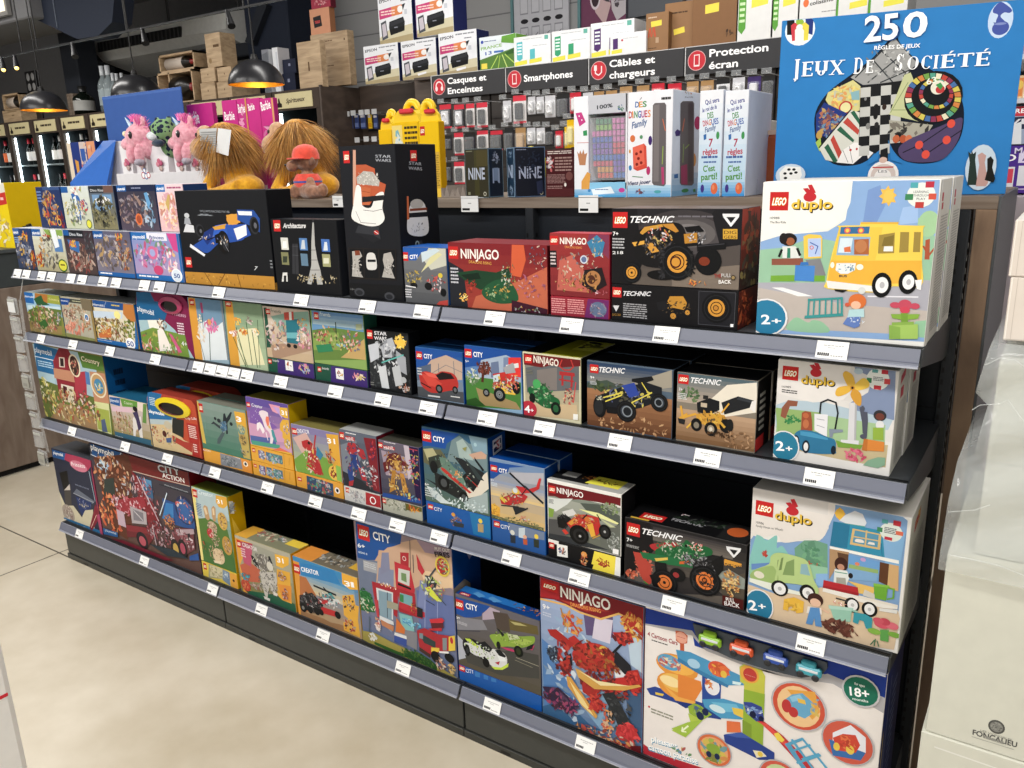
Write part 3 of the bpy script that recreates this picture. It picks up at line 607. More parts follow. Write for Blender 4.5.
carton('C4','small blue-topped box with go-karts on grey tarmac, right of the tall helmet box',1.872,2.004,ZT,.132,.09,('6a6c70','1d5fa8','1d66b8'),[('F',K2,'''G 7c7e82 606266 5;P 1c62b4 580,345 762,340 762,352 700,380 660,372 640,402 590,400;P c8c8b8 690,352 762,352 770,420 700,440 670,400
P d8d4a0 700,385 730,370 745,378 660,450;P c8d8e0 660,370 720,352 735,362 665,410;LG 586,368 610,404;T fff 616,396 650,393 16 CITY
C 18 26 11 c8a828,202226,8a8c90,404246,e0c840 632,470 34,26;C 19 26 11 c83028,e04838,281c1e,a82020,e8e8e8 722,495 38,34;E 15161a 632,502 14,12;E 15161a 690,505 15,15;E 15161a 750,530 12,16;E d8c020 738,462 9,10
P c0453c 735,565 768,560 768,582 720,580;P e8e8e8 600,500 640,508 640,512 600,505;TL d8d8dc 4 597,515 625,555''')],nick='go-kart box')
carton('C5','wide crimson box with an adventurer and a green dragon wing over rocks',2.008,2.274,ZT,.146,.11,('7c2028','5a1a20','8c2a34'),[('F',K2,'''G 8c222a a84030 6;P 2a2c34 762,400 830,440 850,600 776,590;P c86a48 860,600 880,545 960,520 1060,480 1180,420 1180,620
LG 769,345 810,396;T f4ece4 820,392 972,398 38 NINJAGO;TN e8b040 852,412 942,420 12 DRAGONS_RISING;TL c8c8d0 5 778,430 812,500
P 1f4a30 800,450 880,440 960,450 1010,432 1024,470 980,480 900,520 850,495;P 123020 820,460 890,450 900,475 850,480
Q 24603c 905,520 960,480 1020,490 1050,560 980,575 920,555;C 20 30 11 2c7048,184028,3a8858,b0d0a0,d8a030 965,530 50,34
P d86030 1024,330 1070,330 1080,400 1060,470 1020,460;C 210 20 9 b83028,e05030,602018 860,500 22,30;C 22 14 9 f0c030,e89020,fff0a0 832,548 22,18
C 23 30 9 2a6a40,d8e0d0,38383c,c8a030 1010,460 30,50;C 24 26 9 b8304c,e8c8b0,402030,6a3050,4080a0 1130,390 40,50
P 4a1830 1024,560 1180,600 1180,640 1024,620;C 241 12 9 d8a030,2a6a40,a0a0b0 1090,600 60,14;C 242 24 10 c0688c,7c3a60,e0b0a8 1100,500 60,50''')],nick='crimson dragon box')
carton('C6b','crimson and purple box lying flat under the square crimson box',2.279,2.420,ZT,.041,.13,('a82a3c','7c1c30','b02c40'),[('F',K3,'B a02a3c;P 7c2c70 305,548 388,555 385,640 290,632;TL e8a0a0 7 158,552 215,618;TL e8a0a0 7 222,556 290,622;E 6a7a98 345,598 34,30;C 25 20 8 8a98b0,404a60,c8a0a0 345,600 34,30')],nick='flat crimson box')
carton('C6','square crimson box with a blue-hooded fighter and a gold creature, standing on a flat box',2.279,2.420,ZT+.042,.130,.045,('a83038','8c2038','c04050'),[('F',K3,'''G a43434 8a2a30 6;P 8c3c5c 310,295 392,295 392,400 350,360 300,330;LG 151,303 185,340;T f4ece4 192,335 298,338 26 NINJAGO;TN f0a040 212,352 280,356 10 DRAGONS_RISING
P 2a2428 150,362 178,362 180,430 150,430;TL d8c8c8 4 154,370 176,425;P c86858 190,400 240,380 330,500 300,530 180,520
C 26 40 12 c8a888,e8d8c8,8c4430,58282c,d87850,6a7888 260,430 80,60;P 3888b0 300,330 340,300 372,330 360,380 330,390;C 27 20 10 3c88a8,1c4a68,d8e0e8,e0b040 345,350 34,40;O d0d4e0 6878a0 288,398 17 5
P 2c2024 290,440 360,430 380,500 330,530 280,500;E b88048 325,475 30,32;E 5a3020 318,478 16,18;C 28 20 12 a87838,3a2018,d8a050 300,490 60,40;C 29 10 9 d8b070,683820 210,500 40,24;C 291 6 8 e8c8d0,b03040 350,530 30,8''')],nick='square crimson box')
carton('C8','black box with a yellow-rimmed tyre, lying flat under the off-road truck box',2.423,2.685,ZT,.074,.135,('1b1a1d','5a2018','222226'),[('F',K3,'''P 26262c 745,522 898,530 890,670 742,658;L 55565c 2 748,524 895,532 888,668 745,656 748,524
LG 402,508 438,550;TI e8e8ec 446,542 558,544 18 TECHNIC;P d8d8dc 404,582 430,582 417,606;TN b08020 402,622 436,624 9 DIGGER;TL a8a8ac 7 445,572 540,640
P c8901c 622,565 632,545 685,545 700,572 690,600 640,590;C 30 26 10 d8a028,26262a,3c3c40,8a6a20 655,590 60,30;W 645,624 20 d89a28;W 702,610 17 d89a28;P 222226 578,570 620,560 622,600 585,600
W 818,592 60 d8981c;O 26221c c8881c 816,592 12 3;P fff 874,656 886,656 886,668 874,668'''),('R',None,'C 31 30 22 a83a18,d87030,3c140c,702410 30,50 30,50')],nick='flat black truck box')
carton('C7','large black box with a yellow and black off-road truck on balloon tyres',2.423,2.685,ZT+.075,.147,.104,('3a3638','281a18','7a6a60'),[('F',K3,'''G 2c2a2e 6a6058 9;E 454042 690,300 200,100;E 565153 695,300 160,78;E 6c6767 700,295 115,56;E 858080 705,290 70,34;P 1e1c1f 395,195 500,195 520,420 470,515 395,510;P 232226 815,195 925,195 915,420 840,380 800,215;P 85786c 640,440 700,430 912,400 912,518 640,505;P 5c5450 760,360 915,340 913,420 800,430
LG 404,208 462,272;TI f0f0f2 474,250 650,250 26 TECHNIC;TL 77737a 1 665,222 812,236;P e8e8ea 842,215 910,215 908,228 878,266 874,266 845,228;P 2a2a2c 858,228 895,228 876,252;P d8a818 844,276 902,276 902,316 844,316;TN 2a2420 848,296 898,296 14 DIG;TN 2a2420 848,314 898,314 12 GERS
T f0f0f0 404,302 426,302 16 7+;TL b8b8bc 4 402,312 450,360;T e0e0e0 402,376 446,376 12 218
Q 1c1b1d 490,300 530,270 610,250 680,260 700,330 690,420 560,430 500,400 490,340
P d09820 512,290 530,268 600,256 606,268 545,282 520,300;P c88c1c 600,256 645,254 668,285 655,290 612,268;P 2a282a 540,290 590,280 575,330 530,330;P d89c28 532,335 560,330 590,365 560,372;P e0a830 480,330 530,322 530,336 490,345;L c88c1c 7 610,280 640,320;L 17171a 9 520,300 500,340;L 17171a 8 600,270 625,330
C 32 46 12 232225,3a383b,55525a,b8b4b8,141315,8a6a20 600,350 80,50;C 33 26 10 e8e8ec,8c8c94,c83a30,c8b030 590,300 50,34
P 1a1a1c 640,300 740,290 760,340 660,350;P 17171a 690,268 750,262 770,285 745,290 700,288;P c08818 688,296 742,290 742,330 692,334;C 34 20 8 e0e0e4,a8a8b0,3a3a40,18181a 740,310 34,24;P 18191c 740,340 858,330 856,356 742,366;L 4a4a50 3 745,345 850,335
W 480,450 42 d8981c;E 141315 600,460 60,20;W 785,405 56 8a3a18;E 17181a 785,405 52,48;E 8a3a1c 770,405 22,18;W 662,408 74 dc9a1c;O 5a2418 d8981c 656,408 24 6;S 35 34 12 19191b,2e2d30,404044 590,330 610,480;S 36 20 12 1b1b1d,333 700,360 730,470
T a83028 810,470 838,470 15 THE;T c8c4c0 838,468 880,468 15 PULL;T f0ece8 828,494 878,494 15 BACK;O 222 a08858 886,470 10 3;C 37 10 9 c85a28,e0a040 740,490 40,14'''),('R',None,'G a83820 3c2018 4;C 38 26 16 c85020,5a2410,202020,8a7a50 50,35 40,34;S 39 14 12 1c1c1c,444,a09050 10,60 90,98')],nick='large off-road truck box')
DUP='white cartons for small children, two deep'
carton('C9','large white box showing a yellow school bus, rightmost on the top shelf',2.718,2.998,ZT,.268,.143,('f2f1ec','dcdad2','f0eee6'),[('F',K4,'''P 90b4e0 340,75 690,55 640,725 640,728 -30,690 -40,330 60,300 240,285 310,240;P 7fa0d4 400,120 450,100 470,180 430,260 380,250;P a4c4ec 540,190 600,180 600,250 520,260;P 9cc8a8 -40,360 60,350 180,310 300,330 300,500 -40,500;P 9cc8a8 600,230 690,330 672,500 610,520;E a8d0a0 642,255 44,52;P b85c38 630,320 648,315 646,398 626,398;L b85c38 7 622,345 636,372;L b85c38 7 668,350 645,380
P b2b2bc -40,490 230,490 640,480 668,490 655,610 300,580 -40,520;P c4bab2 -40,510 300,575 655,605 648,690 600,700 200,680 60,680 -40,680;Q 98c8a4 80,680 95,640 120,630 160,650 180,640 220,650 240,690;P 98c8a4 590,645 645,640 640,712 560,705;P f0f0f0 15,510 60,510 180,545 120,545;L e8e8ee 5 400,545 600,548
P f0efe9 55,300 80,285 120,290 140,280 240,282 300,240 330,170 340,75 -30,82 -40,330
P f0c040 482,102 489,118 506,112 502,130 516,140 504,152 512,170 493,168 483,186 474,170 454,176 460,156 444,146 458,134 450,116 470,118;E f0c850 482,144 20,24
E e8ece4 612,140 58,50;R 50b0b8 572,90 600,112;R c83048 632,86 664,110;R 409060 550,136 580,160;R d85840 644,134 672,158;R c84038 590,168 622,192;TN 445 582,132 642,132 10 LEARNING;TN 445 582,146 642,146 10 THROUGH;TN 445 594,160 630,160 10 PLAY
LG 10,128 80,202;E cc2030 168,148 26,19;P cc2030 140,114 160,112 180,134 164,146;P cc2030 160,100 176,98 192,130 174,138
T 2a2010 97,199 261,199 39 duplo;T f4c81c 93,194 257,194 39 duplo
TN 333 8,236 46,236 9 10988;TN 333 8,253 72,253 9 The_Bus_Ride
E 2a2422 84,318 32,26;E a8643c 90,326 17,16;E 2a2422 62,314 16,22;P e0e4e0 58,345 110,345 132,370 128,395 58,392;P 2e8c70 78,352 90,352 90,392 76,392;L 222 10 55,360 45,385;L 222 10 118,355 128,380
P 9a5c48 15,395 140,392 142,420 15,420;P 9ac4a0 15,420 110,420 110,462 12,465;P 7ab030 12,462 110,460 110,485 10,485;P 78b030 185,462 228,460 228,485 185,485;P 8a8c90 150,400 210,395 232,462 185,462
P f0cc40 142,305 165,296 210,300 218,310 216,392 145,395;P b8ccf0 160,315 212,312 212,385 162,388;L 4868b8 4 170,330 200,345 190,375;O e06040 b8ccf0 175,350 8 3;R 4a90d8 110,420 184,486;P 3a80c8 128,420 132,408 160,408 164,420
Q f4d440 300,262 600,262 620,280 616,405 612,505 500,505 440,530 240,515 235,480 250,400 280,290 285,270;P f0b818 252,402 616,402 612,492 430,495 300,500 238,490;P ecca30 285,270 460,268 430,400 254,402
R f4d440 370,250 520,266;L e8b820 8 375,252 520,252;P 3c78a8 292,268 408,266 404,294 288,296;O e86058 f4d440 318,282 12 5;O e86058 f4d440 372,282 12 5
P 94b8d8 286,305 410,308 402,382 274,380;P d8e8f0 290,312 340,312 330,372 280,370;P b86c38 345,318 404,315 404,378 345,378;E c88450 372,345 24,26;P e07840 304,350 330,345 332,368 306,368
P a8903c 445,300 508,290 505,372 440,374;P 8c7830 465,310 505,300 500,340 455,345;P a8903c 530,288 565,288 562,368 525,370;P a8903c 585,288 612,288 608,368 580,368;P e8ece8 465,345 500,345 500,365 462,365
P e8ecec 275,412 352,412 348,440 320,455 290,455 270,440;S 40 16 7 3898b8,204a80,fff 278,416 346,448;T 445 285,468 316,468 9 BUS;E f8f4e0 368,428 14,12;E f8f4e0 258,420 8,12
P ecebe8 234,482 270,486 440,506 440,528 240,512;E 18191b 455,500 40,50;E f0f0f0 456,500 26,32;E c0c0c4 457,500 10,13;E 18191b 560,488 38,48;E f0f0f0 562,488 24,30;E c0c0c4 563,488 9,12;P 222 265,516 320,520 300,530 270,524;P f0f0f0 588,480 616,478 612,520 596,516
P 3aa0a0 160,555 296,548 296,556 160,564;P 3aa0a0 148,622 300,612 302,624 146,634;L 3aa0a0 7 165,556 160,628;L 3aa0a0 6 186,556 182,622;L 3aa0a0 6 208,556 206,622;L 3aa0a0 6 232,554 230,620;L 3aa0a0 6 256,552 254,616;L 3aa0a0 6 280,552 280,616;L 3aa0a0 8 296,550 296,616
E e07828 358,565 36,30;E f0c0a0 352,580 20,16;P b8dce0 325,598 385,594 386,628 318,632;P 6888c8 318,628 372,626 366,665 345,672 300,655;E d86040 318,578 10,8;C 41 8 7 f0f0f0,c0d8f0 345,640 40,20;E d8dcd8 376,522 15,14
E d05068 548,580 28,22;E d05068 510,580 22,12;E d05068 588,584 20,12;E d84860 548,600 20,14;P 8cb838 492,616 608,616 600,634 545,640 498,632;P 7ca830 532,612 560,612 560,660 534,660;P a8cc60 485,660 600,656 600,715 485,716;P 90b84c 485,660 530,668 530,716 485,714;L 90b84c 12 500,655 580,652
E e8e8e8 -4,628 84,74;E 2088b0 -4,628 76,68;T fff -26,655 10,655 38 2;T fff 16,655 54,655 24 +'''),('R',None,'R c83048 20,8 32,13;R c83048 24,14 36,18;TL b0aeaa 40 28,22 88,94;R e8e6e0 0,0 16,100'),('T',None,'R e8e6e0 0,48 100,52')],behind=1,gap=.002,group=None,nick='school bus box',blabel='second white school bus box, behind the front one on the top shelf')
# ---- second shelf
def seg(key,lab,nick,x0,x1,z,h,d,cols,arts,**k):carton(key,lab,x0,x1,z,h,d,cols,arts,nick=nick,**k)
seg('D1','farmyard box with an orange and green header, leftmost on the second shelf','leftmost farmyard box',-.005,.245,Z2,.148,.09,('8c9050','5a7a9c','b8c4cc'),[('F',NA,'''R 9cc4dc 170,80 500,300;R 1a70b8 190,90 275,190;TN fff 198,136 270,144 16 playmobil;P b87828 278,95 400,105 400,185 300,190 278,150;P a0a838 380,110 485,125 490,200 380,185;TN f0e4a0 392,158 474,172 18 Country
P 2c6438 270,150 330,120 350,170 400,200 300,205;P c8e0ec 220,200 480,215 480,260 220,240;P 6a8038 230,240 300,210 490,240 495,430 240,410;P a08c50 240,330 495,370 498,440 240,410
C 50 90 26 d8b890,e0d0b0,8a5a40,c07850,5a5838,f0e8d8,a83c2c,382c20 350,310 130,90;C 51 30 22 88a040,4a6428,a8b848 300,270 70,60;P 3a7030 310,345 360,310 390,360 350,395;C 52 24 20 c8b088,98a060,b08860 330,400 100,30;C 53 16 14 c8c8cc,888c94 470,300 26,40''')],group=None)
seg('D2','small box with a brown header and pink blossoms, beside the leftmost farmyard box','pink blossom box',.25,.45,Z2,.147,.09,('9c8858','3a4650','b8b8b0'),[('F',NA,'''R b8b4a0 480,120 760,480;R 454840 480,140 720,200;P 12509c 485,145 560,150 545,200 485,196;TN fff 490,168 545,176 12 playmobil;TL d0d0a8 1 576,163.8 650,184;P 80745c 640,150 720,160 735,250 660,240
C 54 80 26 e8dcc8,c8a888,8a6a48,e0b898,6a5840,b09070 610,290 110,90;C 55 40 28 e08c70,f0a890,c86850,e8b8a0 600,380 80,50;C 56 20 16 a86050,402820,f4e8d8 560,270 50,40;E fff 695,300 17,28;E 4888c0 695,300 14,22;P 909458 520,420 760,470 760,490 520,450;C 57 14 16 d8b060,a85838 690,350 40,60''')])
seg('D3','small box of wagon figures with a blue header and a number badge','wagon figures box',.455,.705,Z2,.149,.09,('a89050','1a6ab0','b0b4b8'),[('F',NA,'''R e0d8c0 740,150 1110,520;R 1a5a9c 735,150 1110,260;TN fff 742,200 828,214 18 playmobil;L fff 2 832,228 846,172;TL e0c040 1 890,195.2 960,224;P c88030 985,190 1110,205 1110,330 1040,340 985,270
P c8d8e8 745,245 980,260 980,310 745,300;E f0e890 938,280 26,30;C 58 110 26 c8a070,e8dcb8,a88850,704c30,6a7838,d8b850,402c20,a05050,98a048 900,400 150,90;C 59 30 22 88a040,485c28,a8a840 1040,400 60,80;P d07838 790,430 890,380 895,460 800,460;C 591 20 18 e8c060,c86840 850,400 40,40
P 1a74b8 770,460 1110,520 1110,560 775,490;TL fff 1 785,478 905,494;P 1a74b8 1080,200 1110,204 1110,540 1085,530;E fff 1048,510 36,44;T 1458a8 1022,524 1076,534 40 50''')],rot=0)
# crimson carry case with a handle hole
def carry_case(key,lab,nick,x0,x1,z,h,d,body,ring,fr,tx,rcx,rcz,rrx,rrz,behind=0,blab=None):
 w=x1-x0;loc=((x0+x1)/2,.02,z);t=empty('carry_case',loc,lab,'toy case')
 out=[(-w/2,0),(w/2,0),(w/2,h*.80)]
 out+=[(w/2-w*.16*(1-math.cos(a)),h*.80+h*.2*math.sin(a))for a in[i*math.pi/2/6 for i in range(1,7)]]
 out+=[(-w/2+w*.16*(1-math.cos(a)),h*.80+h*.2*math.sin(a))for a in[i*math.pi/2/6 for i in range(6,0,-1)]]+[(-w/2,h*.8)]
 g=MB();g.prism(out,0,d,body[0],body[1]);g.box(-w/2,w/2,.0,d,0,.004,body[1])
 f=Face(g,(-w/2,0,0),(1,0,0),(0,0,1),(0,-1,0),w,h,Vector((loc[0]-w/2,.02,z)),Vector((1,0,0)),Vector((0,0,1)));f.draw(fr,tx)
 g.v=[(a+loc[0],b+loc[1],c+loc[2])for a,b,c in g.v];g.obj('case_body',CARD,t,loc)
 g=MB();n=28;cx,cz=loc[0]+rcx,z+rcz
 ring_pts=[(cx+rrx*math.cos(2*math.pi*k/n),cz+rrz*math.sin(2*math.pi*k/n))for k in range(n)]
 inn=[(cx+rrx*.72*math.cos(2*math.pi*k/n),cz-rrz*.1+rrz*.62*math.sin(2*math.pi*k/n))for k in range(n)]
 for k in range(n):
  a,b=ring_pts[k],ring_pts[(k+1)%n];c,e=inn[k],inn[(k+1)%n]
  g.face([(a[0],.016,a[1]),(b[0],.016,b[1]),(e[0],.012,e[1]),(c[0],.012,c[1])],ring,True)
  g.face([(a[0],.0205,a[1]),(b[0],.0205,b[1]),(b[0],.016,b[1]),(a[0],.016,a[1])],ring)
  g.face([(c[0],.012,c[1]),(e[0],.012,e[1]),(e[0],.02+d*.5,e[1]+.004),(c[0],.02+d*.5,c[1]+.004)],body[2],True)
 g.face([(c[0],.0185,c[1])for c in inn],'0c0a0a');g.obj('handle_ring',PLAS,t,loc)
 ITEMS[key]=(t,nick,loc[0])
 for i in range(behind):copy_tree(t,(loc[0]+.01,loc[1]+d+.03,loc[2]),None,blab)
carry_case('D4','crimson and teal carry case box with a garden wedding scene, on the second shelf','crimson carry case',.722,.998,Z2,.195,.07,('7c1f48','8c2450','5a1434'),'a8305c',K1,'''P 0c6a9c 545,528 600,528 640,610 590,640 550,640;P 0c6a9c 545,560 680,570 660,640 550,650;TN fff 550,602 616,622 20 playmobil;P a8c8d0 548,640 655,640 700,680 760,765 780,800 560,800;P f0f0e4 590,640 650,640 655,685 600,680
P 7a9c38 555,690 610,670 740,700 760,790 565,790;C 60 50 15 5c8028,a8b848,c8c050,38602c,e0e0c8,a85838 650,730 80,50;P f4ece4 630,680 650,670 690,760 640,765;C 61 14 12 382418,e8c8a8,704030 650,655 18,20;C 62 16 11 e87850,f0b0b0,fff 590,745 40,20;C 63 12 12 e8e8e0,70a050 680,755 30,14
TN e8b8d0 690,620 745,630 16 Princess;TL f0d8e4 5 708,650 742,705;TN fff 728,742 750,746 18 4+;P d86090 675,690 690,700 730,770 715,770''',.05,.160,.060,.027)
seg('D5','slim pale blue box with a pink lotus flower','pink lotus box',.998,1.165,Z2,.191,.05,('7ca0b4','8898a0','c8d0d4'),[('F',K1,'''G 6c94b4 9cb8c4 6;P e0e8ec 790,660 830,640 850,680 900,640 920,800 800,800;P e0a020 752,540 778,540 812,800 770,800;LG 757,556 778,582;C 64 8 9 e8d8a0,f4f0d8 800,640 10,20
P 888f94 880,560 905,560 940,800 910,800;L 3c5c50 4 838,690 842,800;L 3c5c50 3 808,610 815,690;L 50705c 3 800,720 820,800;R b04878 800,570 814,612
C 65 18 17 d85c98,e888b8,c04080,f0a8c8 844,664 26,28;E e0a060 838,648 7,12;C 66 14 14 e8d8c0,f0ece0,d8c8b8 802,695 18,30''')])
seg('D6','slim pale green box with yellow daffodils','daffodil box',1.168,1.338,Z2,.192,.05,('8ca88c','98b494','c8d4c4'),[('F',K1,'''G 88a484 b0c4a0 6;P e8e4b8 935,680 1020,672 1060,820 950,820;P e0a420 900,560 928,560 965,860 925,860;LG 900,562 926,588;L 3c5c3c 4 945,670 985,820;L 3c6438 4 985,650 1010,820;L 3c5c3c 4 1008,680 1030,830;L 506c40 4 930,700 990,840;L 3c5c3c 3 1030,640 1040,830;L 5c8048 3 950,710 1000,850
C 67 10 12 f0b828,f8d860,e09020 948,642 12,16;C 68 10 12 f0d0b8,c06040,fff 934,690 16,12;C 69 12 12 f0c840,e8a030,c85030 975,685 18,14;C 70 10 12 d8c8c0,704040,f0e0d8 998,640 12,16;C 71 10 12 f4f0e0,f0c060 1024,690 14,18''')])
def pair(key,lab,nick,flab,fnick,x0,x1,z,hl,H,cols,art,flatart,fr,d=.05,flatd=.15,side=None,behind=0,blab=None,sidart=None):
 """an upright carton standing on the same carton lying flat"""
 carton(key+'b',flab,x0,x1,z,hl,flatd,cols[1],[('F',fr,flatart)],nick=fnick)
 carton(key,lab,x0,x1,z+hl+.001,H,d,cols[0],[('F',fr,art)]+(sidart or[]),nick=nick,behind=behind,blabel=blab)
pair('D7','pastel box with a teal food truck and striped parasol, standing on a flat box','teal food truck box','green and purple box lying flat under the teal food truck box','flat box under the food truck',1.340,1.528,Z2,.042,.146,(('d0c0b0','1f5c48','5c6c50'),('285c48','3c2c60','445')),'''G d8c8b8 c8b090 6;P 1f5c48 30,590 42,590 60,750 44,750;LG 38,594 58,618;TN 285c48 60,608 100,614 14 Friends;P 8cb0a0 60,625 130,610 215,605 216,700 100,690;P b09078 60,740 220,720 230,760 70,800
C 72 50 14 d8b8c8,e8e0d8,a07888,687858,d8a878,503848 85,700 45,60;P 1f7c8c 120,640 172,636 178,738 125,730;P c85040 112,610 150,606 152,640 114,640;P e8e8e0 132,608 142,607 144,640 134,640;P 70b8c0 122,690 176,690 178,715 124,712;E 222 132,742 8,8;E 222 158,746 8,8;C 73 40 13 e8a0c0,d87898,f0e8e0,805050,e8c898 195,715 28,44;C 74 10 9 e0b860,c87040 185,650 20,20''','B 1f5c48;P 4c3480 85,790 240,800 240,900 90,900;LG 48,795 64,815;TN e8e8e8 68,806 92,808 10 Friends;P f0f0f0 116,800 146,805 150,845 120,840;C 75 8 8 c03030,f0c030,222 132,822 10,12;C 76 14 12 e878a8,c8c050,90b8e0 195,835 26,14',K2)
pair('D8','green-edged box with a picnic park and blue sky, standing on a flat box','picnic park box','green and purple box lying flat under the picnic park box','flat box under the picnic park',1.531,1.726,Z2,.046,.144,(('90ac68','2c6050','48704c'),('285c48','3c2c60','445')),'''P 6c9cc4 222,600 436,620 438,690 225,690;G 6898c8 a8c4d0 4 222,600 440,680;P 6c8c40 225,680 300,670 440,690 440,800 230,800;P c8a868 340,790 440,710 440,800;P 8ca850 228,690 330,690 340,760 230,760;LG 230,608 252,638;TN e8f0e8 256,622 298,628 16 Friends
L 30442c 5 318,650 324,730;C 77 40 12 5c8848,3c6030,c87850,6a4430,b0c068,e8c8a0 300,710 60,44;C 78 34 12 c85030,e07850,40708c,e8d0b8,5080a0 385,725 40,40;P b0bc98 400,656 424,656 424,680 400,680;P 2c8c60 240,740 300,735 310,765 250,770;C 79 16 11 c83848,e8c8a8,384c28 258,705 26,20;C 80 12 11 6ab0d0,f0d850 350,750 40,14''','B 1f5c48;P 4c3480 300,800 450,820 450,920 300,900;LG 246,826 262,848;TN e8e8e8 266,838 292,840 10 Friends;P f0f0f0 318,832 350,836 352,880 322,874;C 81 8 8 c03030,f0c030,222 336,856 10,12;C 82 14 12 e878a8,c8c050,f0e0d0 410,868 26,14',K2)
seg('D9','black box with a white armoured robot and a gold star burst','white robot box',1.734,1.873,Z2,.157,.045,('26282c','141518','2c2e32'),[('F',L2,'''B 1e2023;P 303438 450,120 610,60 620,200 560,280 460,260;S 84 60 8 3c4044,54585c,2c3034 445,200 620,290
LG 442,38 468,76;T e8e8ec 474,58 524,62 14 STAR;T e8e8ec 474,78 524,82 14 WARS;C 83 30 12 f0c838,e8a820,fff0a0 578,86 22,24;P f0c830 578,60 586,80 604,84 590,98 594,116 578,104 562,114 566,96 554,82 572,80
P b8bcc4 515,80 545,70 560,110 545,150 510,150 500,110;C 85 60 14 c8ccd0,90949c,e8eaee,50545c,303438 515,150 56,70;P c8ccd4 450,100 490,90 495,150 460,170;P a8acb4 560,120 600,150 605,220 570,200;P d0d4d8 490,190 520,180 535,275 505,270;P c0c4c8 545,190 575,180 590,260 560,265
L 60c0b8 5 505,170 590,140;E b8bcc0 592,240 11,12;C 86 16 9 e8c8a0,a85838,c8ccd4 595,270 22,18;TL 888 2 455,245 475,265''')])
seg('D10','blue box with a glossy red sports car on a bridge road','red sports car box',1.892,2.037,Z2,.127,.055,('3c6c9c','1450a0','1c4878'),[('F',L2,'''G 2464a8 88a0b8 6;P 1a5aa8 636,110 825,128 825,150 730,150 700,185 640,190;P c8ac98 700,160 760,140 825,170 825,240 640,240;P 5c6c84 645,190 700,175 700,250 645,250;P 7c8ca0 640,240 825,250 835,330 645,300;P 54585e 645,265 840,290 840,335 645,305;L d8d8d8 6 690,302 735,308;L d8d8d8 4 780,305 815,310
L 6c7884 3 730,175 732,230;L 6c7884 3 790,165 795,235;L 6c7884 2 700,215 760,180 825,210;LG 640,124 666,158;T fff 672,152 706,156 18 CITY
Q c03028 655,215 680,205 720,215 745,205 790,215 808,245 805,275 760,285 735,290 700,290 665,265 656,240;P d84838 660,215 700,222 745,255 730,270 690,262;P 241c20 712,225 745,208 780,216 795,235 760,238 735,240;P e86050 672,208 715,215 730,235 690,225;E 17181a 733,275 14,17;E 6c7074 733,275 8,10;E 17181a 797,280 11,15;E 6c7074 797,280 6,9;L 181818 4 660,250 700,272;TL c8ccd0 3 645,190 665,225''')],behind=1)
seg('D11','blue box with a red and yellow off-road fire truck in a forest','off-road fire truck box',2.042,2.203,Z2,.146,.055,('3468a0','1450a0','1c4878'),[('F',L2,'''G 2060b0 90b4d0 6;P 1858a8 830,100 1060,120 1060,140 960,150 900,180 835,190;P a8b8cc 900,160 1000,140 1060,170 1060,250 880,250;P 7080a0 940,170 970,165 975,230 940,230;P 8090b0 990,150 1010,148 1015,230 990,230;P 4c8838 835,230 900,230 1060,250 1060,360 840,345;P a89060 880,270 960,300 1040,330 1060,360 900,340;P 2c5c20 840,320 880,310 920,345 845,345
LG 834,114 864,152;T fff 870,146 908,150 20 CITY;T f0f0f0 838,168 852,169 9 5+;L 5c2c20 12 912,170 906,245;C 87 30 14 6c3424,8c4838,48281c 912,190 30,24;C 88 24 14 3c6c30,a8b898,5c8c40,e8e8e0 865,225 26,30
P c82c24 948,215 1015,205 1035,215 1036,290 960,280;P e8c020 962,262 1040,285 1038,300 965,290;P c8d8dc 950,222 975,215 978,245 950,248;P e83028 1010,150 1060,150 1060,230 1010,220;P e0e0e0 1000,180 1050,172 1052,190 1004,196;C 89 40 12 2a2a2c,e0e0e0,c02820,e8c020,44484c 990,262 50,34;W 975,298 27 888c90;W 922,290 16 888c90;P a8a8ac 990,190 1030,170 1040,210 1000,215;E 17181a 1042,270 16,26;C 891 12 10 d8d8d8,c83030,e8b030 1036,250 20,30''')],behind=1)
seg('D12','cream-edged box with a green motorcycle and a red temple gate','green motorcycle box',2.204,2.353,Z2,.147,.16,('c8c4a0','18181a','b8b830'),[('F',L3,'''B d8d4b4;R a8a08c 50,150 270,405;G 8c8c84 c4b894 6 50,150 270,405;P 6c7074 55,190 200,170 268,185 268,280 60,290;P 88807c 100,200 180,190 180,280 100,280
P 7c1c20 46,132 276,160 276,185 200,190 160,180 120,190 48,178;LG 50,138 80,174;T f0e8dc 86,168 186,186 28 NINJAGO;P b82c30 190,205 250,212 252,226 190,220;P b82c30 198,215 206,215 206,262 198,262;P b82c30 236,220 244,220 242,270 234,270;L c83830 5 200,160 190,185 210,200 232,200 246,188 236,160;L b82c30 6 190,238 246,246
C 90 26 10 d83038,402030,c85850,f0d0a0 228,310 22,44;L d83840 4 256,250 246,330
P d0b890 60,330 260,340 262,400 60,380;Q 1c6c3c 66,270 130,262 160,300 190,320 185,350 130,350 80,310;C 91 46 12 1c7840,145028,30a058,c8d0b0,182820 120,300 50,44;E 15201a 176,354 20,26;E 2a6a40 176,354 11,15;E 15201a 82,312 12,20;E 48b060 100,255 16,18
E c02840 68,355 32,32;T fff 52,368 74,370 28 4;T fff 76,368 88,369 16 +;P f0f0e8 246,375 265,377 264,400 245,398;TL 808070 3 58,198 84,220'''),('T',None,'R 202022 0,0 34,100;P f0f040 55,0 100,0 100,60 60,60;C 92 8 14 303020,a8a820 75,30 14,20')])
